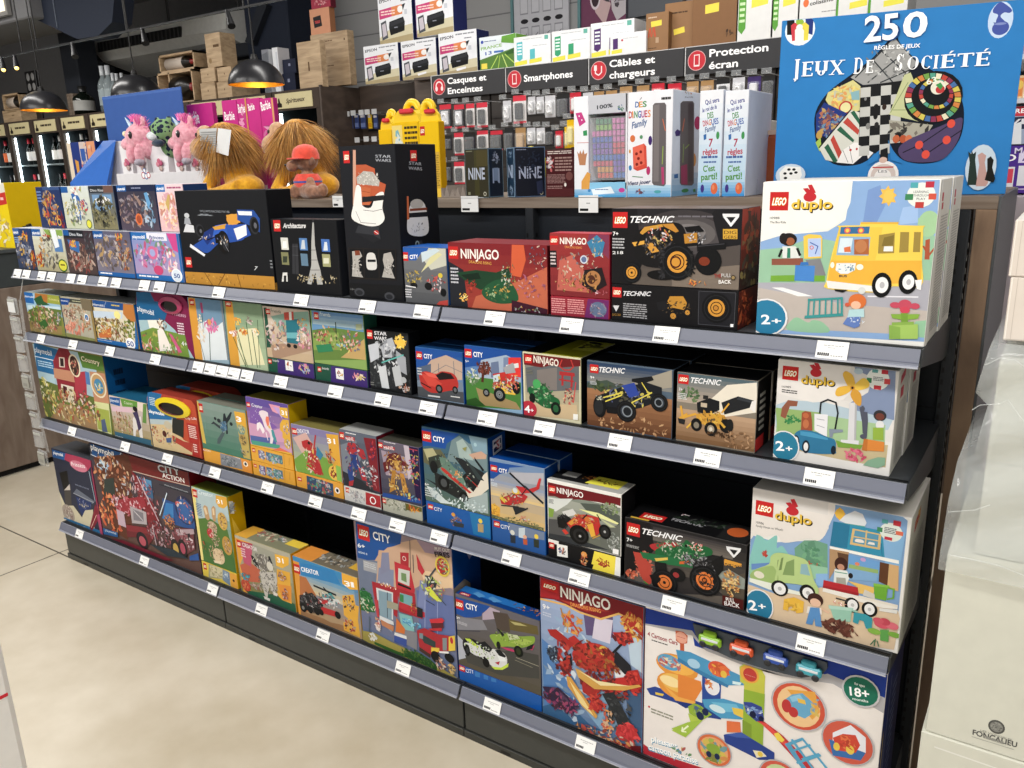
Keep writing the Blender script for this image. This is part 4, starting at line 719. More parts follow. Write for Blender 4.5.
seg('D13','dark box with a blue and yellow dune racer driving on sand','blue dune racer box',2.366,2.561,Z2,.145,.085,('5c6c7c','1c1a1c','1e2024'),[('F',L3,'''G 344c6c 8c8c88 7 300,165 640,290;G a87850 70482c 7 300,270 640,475;P 4c5c50 302,250 380,240 440,268 360,275 302,270;C 93 20 14 3c5034,5c6c44,2c3c28 355,265 36,18;P a8a090 480,250 640,200 640,270 480,290
LG 312,176 346,214;TI f0f0f2 350,208 454,214 21 TECHNIC;T f0f0f0 314,234 330,235 11 9+;TL c8ccd0 3 312,244 340,262;C 94 40 12 c89868,d8b080,8c6040 480,420 150,40
P 1c1e22 480,235 560,225 568,240 520,256 480,246;L 1c1e22 6 500,245 520,270;P 20242c 350,300 430,270 540,250 600,270 600,320 520,350 430,370 350,350
C 95 60 13 20242c,3450a0,d8c840,303848,e8d850,14161a,8088a0 460,300 100,44;P 3450a8 440,262 490,250 510,300 470,310;L e0d040 5 365,310 440,290;L e0d040 5 375,325 440,300;L e0d040 5 480,330 560,290;L e0d040 4 520,250 545,290
E 15171a 352,345 26,44;E 2e3034 348,348 18,30;C 96 12 8 e8e8d0,444 350,310 16,8;W 458,365 42 3c4450;O 8c949c 22262c 462,365 22 5;W 590,330 36 444c58;O 8c949c 22262c 588,330 17 4;P 17181c 380,345 420,350 420,375 380,370''')],behind=1)
seg('D14','dark box with a yellow backhoe loader in a sandy quarry','yellow backhoe loader box',2.568,2.729,Z2,.143,.085,('8c8478','161618','1e2024'),[('F',L3,'''G 5c7078 b8a898 7 655,205 980,370;G c0a080 8c6844 7 655,350 980,530;P e8e0d0 780,330 860,260 980,250 980,370 760,400;C 97 24 14 5c7850,789060,3c5c3c 710,300 40,30;LG 666,216 706,258;TI f0f0f2 716,250 838,262 22 TECHNIC;T e8e8e8 668,282 682,283 12 7+;TL d8d8d8 4 664,290 700,322
P 2a2c30 838,330 905,305 968,322 955,350 850,378;P 40444a 905,305 968,322 960,332 900,318;P e8e4e0 960,325 978,320 972,370 950,355;P 202226 740,330 790,312 830,325 830,360 790,380 742,368;R c8b8a0 756,330 780,350;R 303030 765,300 785,318
P d8a020 735,375 790,372 850,380 868,420 850,440 790,430 740,405;C 98 44 12 e8b020,c08818,26282c,f0c840,3c3c3c 800,395 60,34;L e0a820 9 676,345 684,390 735,375;L e0a820 8 672,392 700,375;P 2c2c2e 664,392 694,398 690,418 668,412;L e8b828 7 700,430 720,410;L e0a820 6 840,370 868,335
E 1a1a1c 738,418 22,26;E 8c8474 738,420 11,13;E 1a1a1c 796,436 26,28;E a89c88 796,436 14,16;E d8d0c0 796,436 7,8;E 1a1a1c 858,424 28,28;E 242424 872,420 14,24;L d8a820 10 810,380 850,428;C 99 20 10 604428,4c3420 840,460 60,8;S 100 30 12 c8a078,a07850,78583a 850,440 978,525'''),('R',None,'R c02020 0,80 60,98;TL a8a8a0 6 20,20 60,76')],behind=1)
seg('D15','white box showing a yellow windmill and a blue car, rightmost on the second shelf','yellow windmill box',2.762,2.965,Z2,.190,.12,('e8e6e2','d8d6ce','f0eee6'),[('F',L4,'''G dcd8d4 e4e2de 3;P 8898b8 340,165 512,180 505,400 330,400 330,330 400,290 420,230 350,200;P b8ccd8 230,330 500,400 480,440 30,430 30,340 90,320;P a8c898 40,370 220,380 470,420 465,560 300,560 30,460;P 98b870 30,350 210,370 240,430 40,470;P e6e2de 30,290 100,310 180,330 300,320 330,290 330,150 30,150
P c8b890 100,480 480,500 470,590 300,560 60,510;P 9c6048 56,350 80,320 120,325 116,345 88,345 70,395 50,385;C 101 16 12 30804c,409858 95,400 30,16;E b8ccd8 362,205 18,12
LG 60,182 120,244;E cc2030 192,211 23,17;P cc2030 166,180 184,178 202,198 188,209;P cc2030 184,168 199,166 213,195 197,202;T 2a2010 136,256 270,268 34 duplo;T e8c020 132,252 266,264 34 duplo;TN 333 56,270 92,272 8 10985;TL 555 2 56,276 116,300
E e8ece8 440,236 46,44;R 409060 396,230 414,252;R c83040 456,194 480,218;R c83040 424,260 452,280;R d04848 466,234 488,258;R 60a8a8 418,196 440,212;TL 556 3 422,226 462,248
P d8d8dc 326,330 356,330 352,490 318,490;P b8b8bc 348,330 356,330 352,490 344,490;P e0e0e4 292,478 364,482 362,508 288,500
Q e8b828 326,272 300,222 312,204 340,222 348,260;Q f0c838 340,268 380,232 405,250 400,270 356,282;Q d8a020 345,276 372,296 372,340 352,336 330,300;Q e8b828 330,284 290,304 270,298 280,270 325,264;E d8981c 338,272 10,10;E 222 338,271 5,5
P 5c6070 366,350 380,342 388,352 384,366 398,368 400,404 396,470 378,472 372,462 384,452;L 5c6070 10 380,370 384,450;E 5c6070 382,466 14,10;E 3c3c40 448,382 26,22;E 7c4438 448,386 18,14;E e0e0e0 448,420 17,18;P 98b838 420,430 462,430 462,480 420,478
L 20242a 6 208,372 212,330 240,318 272,330 280,372 268,440;P e8e8ec 186,374 240,378 236,470 186,440;L 889 2 196,395 226,400;L 889 2 196,420 226,430;P 8c98a8 245,435 300,438 300,448 262,452 258,470 246,468
P a85838 136,370 150,364 172,368 176,400 178,442 132,440;E c87848 152,415 12,18;E c87040 152,382 12,11
Q 2c80a8 104,462 130,440 186,446 240,468 268,480 272,520 262,535 160,530 106,500;P 48a0c8 130,444 180,450 240,472 240,480 130,460;E 1c2c3c 112,484 14,24;E e8e8e8 112,482 9,16;E 1c2c3c 152,506 15,26;E e8e8e8 152,506 9,17;E 1c2c3c 262,520 10,18
P e08c28 384,474 466,488 464,526 376,520;P c87820 384,474 400,476 396,524 376,520;P 7ca838 272,480 300,490 380,500 370,515 280,508;C 102 26 14 d85878,c04060,e88098 350,540 40,24;P 88b094 380,580 400,560 440,548 470,550 468,580 440,592
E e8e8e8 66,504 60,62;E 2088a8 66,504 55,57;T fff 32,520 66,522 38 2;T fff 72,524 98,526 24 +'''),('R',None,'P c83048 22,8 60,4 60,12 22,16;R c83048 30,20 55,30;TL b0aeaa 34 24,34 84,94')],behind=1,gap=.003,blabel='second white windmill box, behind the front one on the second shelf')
# ---- third shelf
NC,ND,NE,NF,NG=(190,480,.125),(190,540,.125),(350,600,.125),(190,390,.125),(400,420,.15625)
carton('E1','big farm box with a red barn and green header, on the third shelf',-.012,.466,Z3,.292,.155,('8c8450','14588c','2c6498'),[('F',L1,'''R a8c4d0 130,95 430,470;P 1c74a8 135,90 235,120 220,220 150,210;L fff 2 140,145 230,165;TN fff 140,128 208,144 20 playmobil;TL b8d8ec 3 150,160 215,200;P b0ccd8 140,200 220,220 220,260 160,240;P 5c8434 310,128 420,150 430,208 330,190;T 2c3c18 328,164 402,183 19 Country;T f4ecc8 326,162 400,181 18 Country
P 6c7c38 150,230 230,260 440,330 455,460 180,390;P a88860 240,330 420,380 450,455 200,395
P 982c3c 212,165 235,112 270,112 300,170 330,300 300,335 240,310;P 8c2434 235,112 262,116 296,210 288,225;P b83c50 300,210 345,205 348,300 300,310;P d8c8b8 236,148 258,150 260,190 238,188;P 3c2c2c 240,152 254,154 256,186 242,184;P c89070 214,192 292,205 300,250 218,232;P e0d8c8 244,255 295,268 298,335 248,322;P 5c2430 252,262 268,268 272,322 256,318;P d8d0b8 272,270 292,275 294,330 276,324
E e8d8b8 298,183 22,42;E 4c3430 298,183 17,36;C 110 14 12 c83848,e8c8a0,38402c 298,185 13,28;P 5888c0 340,205 356,210 362,260 345,256;P c8906c 358,205 424,215 440,335 378,325;E e8dcc0 394,262 30,46;E c8a068 394,262 25,40;E 4890b8 396,265 18,28;C 111 10 10 e8e8e0,50a048,e8c040 396,265 12,20
P d8dca0 378,325 436,335 448,458 392,440;P a8b448 382,350 436,362 446,452 394,436;P 5c6c8c 405,400 420,395 432,450 410,446
C 112 130 15 d8b070,e8d8a8,8c5c34,c88838,5c6c28,f0e4c0,402c1c,a8b448,b84030 285,345 110,60;C 113 40 14 c8c050,e8d860,6c7828,f0f0e0 190,310 34,70;C 114 20 13 d83838,e8e0d8,303830 340,330 40,40'''),('R',None,'TL 0c3050 3 20,20 44,60'),('T',None,'R 2c5888 0,0 100,100')],nick='red barn box')
carton('E2','small box with a pony rider under a green header, beside the barn box',.467,.695,Z3,.15,.14,('b8a878','1c5c8c','2c6c8c'),[('F',N9,'''G d8c8c8 a89860 6;P 1c64a8 76,215 160,225 160,290 84,268;TN fff 82,250 150,262 22 playmobil;P 6ca040 160,225 300,255 300,300 180,292;TN e8ecd0 195,270 262,282 22 Country;P e8d8cc 298,258 362,268 352,340 300,320;P 6c9848 345,270 372,275 372,430 340,420
P e0c0cc 90,290 250,300 260,340 100,330;C 120 70 22 d8b890,a88058,e8dcc8,786838,684028,98a850,c87868 200,430 100,80;P e0dcd8 262,380 330,370 345,545 325,560 310,470 290,480 285,560 270,545;E 2a2430 282,312 18,20;P 4c4068 262,340 300,330 335,460 310,490 290,400;P 22201f 268,300 292,298 300,330 276,330;R 3c7088 60,520 420,600;P 3c7088 80,480 410,560 410,620 80,540;TL d8e4e8 1 120,520 190,545''')],nick='pony rider box')
carry_case('E3','blue and red carry case box with a school scene and a yellow handle','red and blue carry case',.70,.967,Z3,.197,.07,('a84434','9c3c30','6c2820'),'e0c818',N9,'''P 2078b0 380,180 500,160 470,300 560,330 680,330 690,400 480,400 380,420;T fff 386,338 514,366 26 playmobil;TL d0e4f0 5 392,215 448,295;P c8502c 600,330 700,200 790,330 810,700 660,640;C 121 14 6 fff,f0e8c0 620,350 60,30;TN f0f0f0 680,392 774,400 20 City_Life;P b82c24 690,420 790,440 800,700 735,680;TL f0d8d0 7 705,440 780,560;TL f0d8d0 4 745,590 785,670
P b8c8cc 385,390 580,400 575,480 390,430;P d8c090 390,430 590,440 670,560 740,590 740,680 600,650 400,610;P 30342f 575,385 672,400 670,545 580,500;L e0d8c0 5 578,385 574,520;P b84030 578,520 672,570 740,585 738,660 640,600 585,570;C 122 46 20 d8a880,e8e0d0,7c3c34,384050,c85040,f0d0b0,8c9c48 510,520 100,70;E 5c2c28 518,510 16,24;P 4c6898 530,545 575,540 570,580 535,580;E c8c0a8 545,440 30,30;C 123 8 16 d8b060,a84030 440,480 26,30''',.010,.158,.095,.032,1,'second blue and red carry case box, behind the one with the school scene')
Y1,Y2='e0a018','c89010'
pair('E4','yellow-edged sea green box with a grey and blue bird model, standing on a flat box','bird model box','yellow and grey box lying flat under the bird model box','flat box under the bird',.976,1.212,Z3,.042,.158,(('5c8c80',Y2,'8c8c80'),(Y1,Y2,'d8b830')),'''G 8ca098 4c8470 7;P d8b848 40,80 66,90 130,430 104,420;P c8b058 350,170 450,190 500,560 430,540;LG 66,104 108,182;P e8b018 355,170 440,185 452,300 420,290 370,262;T fff 372,250 414,258 40 3
E 789c90 410,320 28,40;C 130 12 20 b8c0b0,8c6838,d8c868 415,310 22,28;E b89c58 425,400 32,44;C 131 14 20 40484c,d8b860,6c5830 425,400 22,30;C 132 8 16 c8b8a0,444 440,500 34,20
P 28343c 268,190 280,186 292,225 325,175 336,180 322,230 300,262 305,350 290,352 288,290 262,280;P 4c7ca0 245,255 285,250 298,318 262,335 240,300;P 3c444c 168,272 188,250 245,292 240,310 192,272;E 303840 232,245 14,16;E 303840 202,228 10,12;E 30383c 330,272 12,14;P 54686c 222,390 262,330 280,345 240,430 218,428;C 133 14 16 6c8ca0,384850,a0b0b0 270,290 30,46;L 7cb0a0 3 120,240 130,340''','B e4a41c;P 90949c 240,500 400,540 440,640 250,600;P e8e8e8 90,425 400,540 400,552 200,480;LG 92,458 118,492;TN f8f0d8 112,486 172,494 18 Creator;C 134 30 16 404850,b8bcc0,5c6c70 320,570 66,36;P e89820 405,530 500,555 500,680 425,650;E f4e8d0 446,592 18,20;E 3c4858 446,592 9,12',NF,.05,.15,behind=1,blab='yellow-edged bird model box, {} the front one')
carton('E5c','lowest yellow box lying flat under the unicorn box',1.216,1.404,Z3,.046,.15,(Y1,Y2,'d8b830'),[('F',NF,'B e4a818;LG 508,588 535,622;R 6c5890 552,600 608,680;R 507898 610,614 660,694;R 5c8c90 664,626 748,716;C 140 26 18 e8e0e8,8c70a8,487890,c8d8e0 580,645 22,30;C 141 40 18 d8c8e0,3c5c8c,80c0b0 680,670 66,34;L c88810 3 754,620 762,740;L b87c10 3 800,660 800,720')],nick='lowest flat yellow box')
carton('E5b','upper yellow box lying flat under the unicorn box',1.216,1.404,Z3+.047,.047,.15,(Y1,Y2,'d8b830'),[('F',NF,'B e8ac1a;LG 496,462 524,500;R 6c5890 545,480 602,556;R 507898 606,494 655,570;R 5c8c90 660,508 745,596;C 142 26 18 e8e0e8,8c70a8,487890,c8d8e0 575,520 22,30;C 143 40 18 d8c8e0,3c5c8c,80c0b0 675,550 66,34;L c88810 3 750,500 758,620;L b87c10 3 795,545 795,600')],nick='upper flat yellow box')
carton('E5','violet and yellow box with a rearing white unicorn, highest of the yellow stack',1.218,1.404,Z3+.095,.152,.07,('8c70b0','c8a814','8c8438'),[('F',NF,'''G 6c58a8 d0a0c0 7;P 8c64b4 480,160 560,140 640,250 700,300 600,330 480,260;P d8a4c4 470,260 560,280 640,330 740,300 790,420 480,400;P 5c70b0 480,360 600,380 690,380 690,440 490,420;P e8a0b8 630,110 720,130 700,190 660,170;P c8a8e0 660,130 730,150 740,230;LG 450,94 484,140;TN fff 494,130 582,150 26 Creator
P e8b820 715,138 800,145 802,230 760,225 722,200;T fff 732,196 776,204 34 31;P e8b420 720,270 740,235 800,240 812,450 740,380 740,340 720,320;C 144 14 16 303848,f0f0e8,c8a0b0 770,310 22,44;E d8b040 780,430 26,40;C 145 12 16 6090a0,f4e8e8,40404c 782,430 18,26
C 146 16 6 fff 580,220 90,80;Q ecdce4 552,180 580,162 622,180 628,215 650,300 672,350 660,430 642,432 640,350 600,300 580,240;P f08060 610,210 632,215 635,280 620,290 605,240;P e8c060 622,285 640,285 650,310 632,305;P 48a0a8 650,320 668,318 700,420 680,410 660,370;P f4ecf0 536,265 560,255 580,280 600,330 585,350 560,300 545,330 536,310;L f4e8f0 9 610,340 625,400;L e8dce8 10 648,370 650,420;E c83040 640,440 40,14;P 50a890 490,400 720,440 720,470 500,435;P e8b818 480,430 720,480 820,505 820,525 490,460;P e87850 660,480 720,460 800,500'''),('R',None,'R e8e4d0 24,40 50,62')],nick='unicorn box')
pair('E6','yellow-edged box with a red dragon model on a green hill','red dragon model box','yellow and teal box lying flat under the red dragon model box','flat box under the dragon',1.408,1.600,Z3,.047,.144,(('a8a0b8',Y2,'8c8450'),(Y1,Y2,'d8b830')),'''G 8c84b0 b8c890 7;P d8b0a8 148,470 200,450 260,560 200,560;P 7ca840 150,560 200,520 300,560 350,620 350,665 170,620;R e8b820 130,418 144,640;P e4ac18 280,455 335,460 352,660 340,655 312,640 300,600 316,560 295,540 290,500;LG 142,430 166,460;TN fff 164,450 214,456 16 CREATOR;T fff 286,492 318,496 20 31
P c02c30 182,485 205,478 228,495 222,520 200,520 186,505;P b82830 210,520 240,520 265,600 262,622 235,615 220,580 205,570;C 150 30 12 c83038,e8c040,8c1c28,e8e0d0 225,560 34,54;L c02830 7 232,515 238,462;P 3c88a8 245,505 270,540 258,560 240,540;L c83038 8 205,580 245,610;L b82c34 7 252,580 268,618;E 181818 212,492 5,6;C 151 18 11 c02c30,e0b060,3c2020 300,545 18,30;E e8c040 312,612 20,28;C 152 10 10 c03034,5c1c20 312,612 13,20;P 90c050 320,580 348,590 350,650 325,640''','B e4a41c;P 3c5878 202,622 308,655 312,705 206,680;LG 166,626 184,646;C 153 50 12 3c9ca0,c83038,40a860,d8c8d0,283850 255,665 48,26;E f0e8e0 326,682 10,12;E 222 326,682 5,7',L2,.08,.15)
pair('E7','slim white-topped box with a red and blue climbing robot, standing on a flat box','red and blue robot box','white and red box lying flat under the red and blue robot box','flat box under the red and blue robot',1.602,1.740,Z3,.043,.163,(('585c6c','7c1c2c','b8bab8'),('c8c8c4','7c1c24','ccc')),'''G 687080 3c4450 6;P 808894 335,500 400,480 420,560 350,640;P 8c2030 430,470 478,476 500,690 470,680 450,560;P 30343c 340,600 420,640 480,690 360,660;LG 332,446 354,478;TL f0f0f0 1 358,447.9 402,464;R b82c34 358,462 396,486;TN fff 361,482 393,484 14 MARVEL
P b82c38 368,490 396,492 410,520 400,545 375,540 362,515;P 28488c 375,535 405,540 420,590 400,600 385,570;P b82c38 400,505 430,520 442,555 428,558 410,540;P b82c38 408,585 432,600 445,645 425,640;P 2c4c90 384,560 392,640 376,655 366,600;P b42c38 372,645 392,640 388,662 372,664;C 160 30 11 c0303c,28488c,18203c,701c28,d8d8dc 398,560 40,70;C 161 26 11 c8ccd0,a8acb4,e8e8ec,8c2430 455,605 32,40;C 162 20 11 b82c3c,203060,8c1c28,e04850 464,520 14,46;C 163 8 9 b02838,fff,222 462,662 24,12''','B d0cfcb;P b82c34 438,688 498,705 500,752 440,738;LG 358,668 374,692;C 164 40 10 a8acb0,70747c,e8e8e8,b8a8a8 400,705 34,20;O fff b82c34 468,722 15 4',L2,.07,.15)
pair('E8','slim box with a gold and maroon robot, standing on a flat box','gold robot box','white and olive box lying flat under the gold robot box','flat box under the gold robot',1.745,1.884,Z3,.040,.160,(('786c80','24508c','505048'),('b0b0a0','24508c','888')),'''G 706878 48485c 6;P a898a8 500,520 640,560 650,640 520,620;P c8bcc8 590,500 620,505 640,600 610,640;P 2c1c4c 610,500 655,508 668,720 640,712;LG 484,486 508,514;TL e8e8e8 1 512,484.8 560,500;R b82c34 510,500 556,522;TN fff 513,518 553,520 14 MARVEL;TL c8404c 1 612,513.2 648,528
P 6c2428 530,535 560,530 580,545 590,580 560,600 530,580 520,560;P c89838 545,560 575,565 585,600 565,605;P 701c24 508,570 530,560 535,600 515,610;P 782830 585,560 605,575 610,600 590,595;C 170 50 12 c89838,6c2024,e8c060,3c2428,a86828,e8d8c0 560,580 48,54;P b88428 545,600 560,600 555,680 535,690;P c89030 575,610 592,615 610,690 590,690;C 171 30 11 e0b848,a87828,e8d890,6c2428 570,660 36,40;P 2454a0 510,690 560,700 665,720 665,735 505,706;C 172 34 10 d84838,40b858,e8c030,3068b8,c03080 635,590 18,70;C 173 10 10 e8e030,30a0d0,c83030 625,710 34,10''','B b8b8a8;C 174 50 10 8c9480,d8d8cc,5c6450,a8a898 560,735 50,24;P 6c6828 596,725 664,738 668,768 600,760;C 175 14 10 d86028,e8b030,783818 632,752 26,14;LG 506,712 522,734',L2,.06,.15)
pair('E9','tall blue box with a green armoured truck climbing through waves and mountains','green armoured truck box','blue box with two tiny figures lying flat under the green armoured truck box','flat box under the armoured truck',1.897,2.100,Z3,.062,.199,(('4c6468','0c4484','0c4068'),('1560a8','0c4484','0c4068')),'''G 3c6c8c 5c7468 8;P 1858a8 130,50 380,90 330,130 300,150 290,185 240,175 180,165 130,170;P 7c9498 330,130 380,100 440,150 555,170 560,330 300,260;P a8bcb8 360,140 400,120 450,190 470,260 380,240;P 88a8b8 440,100 555,120 560,220 470,200;P d0a890 440,220 520,200 555,225 550,250 470,250;E a8c8d0 482,158 10,12;P 6c6c50 140,180 260,190 330,290 210,300 150,270;P b8b488 150,185 210,180 240,230 180,260
P 2c3438 160,370 260,440 400,520 560,600 560,580 420,500;P d0dcdc 170,420 220,440 290,510 340,540 260,530 200,480;P a8b8b8 400,520 560,460 565,600 440,570;P e0d8c8 420,450 560,330 568,440 520,480 440,500
LG 140,66 202,144;T fff 212,132 288,146 32 CITY;P 2c3034 340,230 400,250 540,340 500,420 430,350 380,280;P 3c4a4c 405,235 470,300 540,390 500,380;P 20262a 475,235 540,320 530,330 480,260;P 6c9080 240,230 330,290 400,350 440,460 320,400 240,300
P 3c443c 180,240 250,220 300,270 250,310 190,300;P 6c8c7c 250,235 300,245 350,310 330,340 265,290;P c83428 262,300 285,310 460,465 445,470 340,385 268,320;P 2c3030 220,330 340,390 430,470 420,510 340,480 230,430;P b0b4ac 430,385 465,400 462,435 435,420;P 222628 420,340 505,410 470,460 430,420 400,360;L c83428 5 428,360 500,430
C 180 16 12 e8a830,c85828,e8d8b0 372,350 24,26;C 181 50 13 3c4444,5c7c70,8c9c94,1c2224,b8c4b8 340,340 130,120;E 141618 282,400 36,46;E 54585a 282,402 20,26;E 141618 410,492 28,32;E 54585a 410,492 14,16;E 1c2022 218,300 24,40;C 182 40 16 e8f0f0,a8bcc0,c8d8d8 430,540 120,40;C 183 20 14 e0e8e8,90a8b0 230,470 40,44;T f0f0f0 162,415 188,420 16 6+;TL c8d0d0 4 160,430 215,500
P 9c9c58 400,180 430,170 420,200''','B 1864b0;P 1c80b8 440,560 580,600 580,760 470,730;LG 178,534 214,576;TN fff 220,578 270,590 24 CITY;C 184 26 12 c87838,8c5830,3c3c40,b0b0b0 360,650 40,34;P 44484c 340,650 410,665 408,690 350,680;E f0d020 515,646 12,15;P b8a070 498,662 535,668 535,720 500,715;E e0a030 342,605 12,12',NG,.075,.16,sidart=[('R',None,'P c8ccd4 28,6 80,4 80,22 28,26;P 1c3460 34,9 74,7 74,19 34,22;C 1831 8 6 c83040,e8e8e8 52,14 14,6;E 5a6c80 78,28 10,4')])
pair('E10','blue box with a red fire helicopter over dunes','red fire helicopter box','blue box with three tiny figures lying flat under the red fire helicopter box','flat box under the helicopter',2.103,2.257,Z3,.060,.155,(('90a0b4','0c4484','0c4c94'),('2c68a8','0c4484','0c4c94')),'''G 7c98bc d8b878 8;P 1858a8 572,262 800,300 700,305 690,335 640,345 600,375 572,372;P b8b8c0 690,335 920,340 920,420 760,400;G 98a4bc e0c488 6 575,375 925,560;P e8b020 575,540 600,535 640,560 640,620 580,610;C 185 26 16 e8a818,f0c840,b87c10 610,580 30,44;P 6c7050 582,600 700,640 920,690 920,720 582,625;C 186 50 14 5c6440,8c8c58,404c30,a8a070 760,655 160,26;LG 580,284 624,334;T fff 634,332 688,342 26 CITY;T e8f0f8 584,388 602,390 12 5+;TL d8e4f0 3 584,396 625,430
P c83034 740,420 800,430 830,440 880,425 895,372 905,378 892,440 850,465 780,470;P d82c30 890,375 905,372 885,430 872,430;E e8c030 742,460 24,24;E d0dce0 738,450 15,16;P c02c30 640,500 700,480 790,470 820,490 790,530 700,545 650,535;P e0c028 635,495 660,490 690,520 670,530;L 20242a 13 705,340 800,430;L 2c343a 14 800,425 915,530;L 20242a 6 810,440 780,480;C 187 36 12 c83034,e8c838,2c3034,d8d8d8,8c2024 730,510 80,40;P 303438 720,550 790,560 820,570 745,605 735,590;L 303438 9 740,600 818,565;L 303438 7 650,545 760,555;C 188 8 12 c8d0d0,d87050 800,630 34,14''','B 2c64a8;P 7c8ca8 690,650 925,700 925,770 740,740 700,720;P c8d4dc 760,690 800,690 800,760 760,750;LG 600,642 640,690;TN fff 646,692 704,704 26 CITY;E d8d8d0 720,720 14,16;P 38404c 705,735 740,740 740,790 708,785;E e8b090 800,748 12,12;P c86030 788,760 815,765 815,800 790,795;E f0d020 873,746 13,15;P 3c4438 855,762 890,768 890,820 858,812',NG,.06,.148,behind=1,blab='blue helicopter box, {} the front one')
pair('E11','white-framed box with a crimson header and a red racing buggy','red racing buggy box','black and yellow box lying flat under the red racing buggy box','flat box under the racing buggy',2.262,2.450,Z3,.047,.146,(('eceae4','1a1a1c','b8b8b4'),('1c1c1e','1a1a1c','333')),'''R 8c9488 126,150 630,600;G a8aca0 74786c 5 128,180 628,580;P 7c1c24 124,84 634,196 632,252 570,232 560,246 480,225 340,205 240,210 172,182 126,180;LG 130,104 178,166;T f0ece8 188,158 372,196 40 NINJAGO;P d8dcd8 128,190 200,200 300,200 260,240 180,290 130,270;P 88a840 130,260 170,275 160,330 130,325;TL 555 4 132,200 165,240;P 5c645c 350,230 480,240 628,320 628,400 540,330 400,290;C 190 40 16 687060,a8b098,485040,88a850 560,270 60,40;P 5c5c5c 130,340 260,350 300,450 130,470;P 70746c 480,420 630,380 630,600 500,560;P 3c4044 130,440 300,470 560,560 400,540 130,480
P e8e8a0 340,270 480,300 620,370 610,380 450,320;P c8cca0 480,330 600,400 560,400;C 191 40 16 a8aca8,8c948c,545c54,c8ccc8 590,500 50,60;P d8d8d4 225,290 300,270 330,310 250,330
P 202020 190,330 250,310 290,340 260,400 200,400;C 192 20 14 2c2c2c,1c1c1c,555 230,350 40,50;P c83428 258,370 330,310 400,310 480,330 495,400 440,440 330,400 290,410;P d89c28 265,370 310,335 340,350 290,385;P d83c28 225,420 245,410 272,440 250,450;C 193 60 12 c83028,e0a028,8c1c1c,202020,e8c040,d8d0c8,d85030 390,360 90,50;P e8b020 400,380 440,370 460,460 430,468;P c82c28 440,370 490,380 485,440 462,460;L 1c1c1c 8 370,340 400,310;L 1c1c1c 7 470,310 495,350;E d87828 400,342 16,18
E 161616 345,450 66,66;E 2e2e2e 350,455 46,46;E 161616 352,458 30,30;E b8b8b8 352,460 9,9;E 161616 525,430 42,50;E 303030 525,430 28,34;E c0c0c0 524,430 8,9;L e0a828 6 440,475 490,455;E 202020 225,370 30,34;P f0f0f0 580,545 622,555 620,590 580,580''','R e8e8e4 0,470 200,490;LG 132,500 170,552;R d8d0c0 190,515 262,612;P f0f0ec 188,514 262,530 264,612 190,600;C 194 14 16 d87838,3878b0,202020 226,565 22,26;E e8a048 378,590 20,20;C 195 22 14 b83028,e8c090,e8a030 378,625 22,40;L 333 3 350,565 375,650;P f0ece4 640,600 590,600 590,760 645,790;P f4e020 450,565 600,605 590,735 436,690 445,660 430,655;C 196 24 16 b03820,8c2c18,c85030 512,645 46,26;P f0f0ec 600,605 640,615 640,760 590,735',N4,.07,.16,sidart=[('T',None,'R 202022 0,0 52,80;P f0e820 52,0 90,0 90,70 46,70;C 1961 10 10 403810,a87c10 68,34 14,16;R b8b8b4 10,10 30,50;C 1962 8 10 a83028,e8a030 44,30 8,20')])
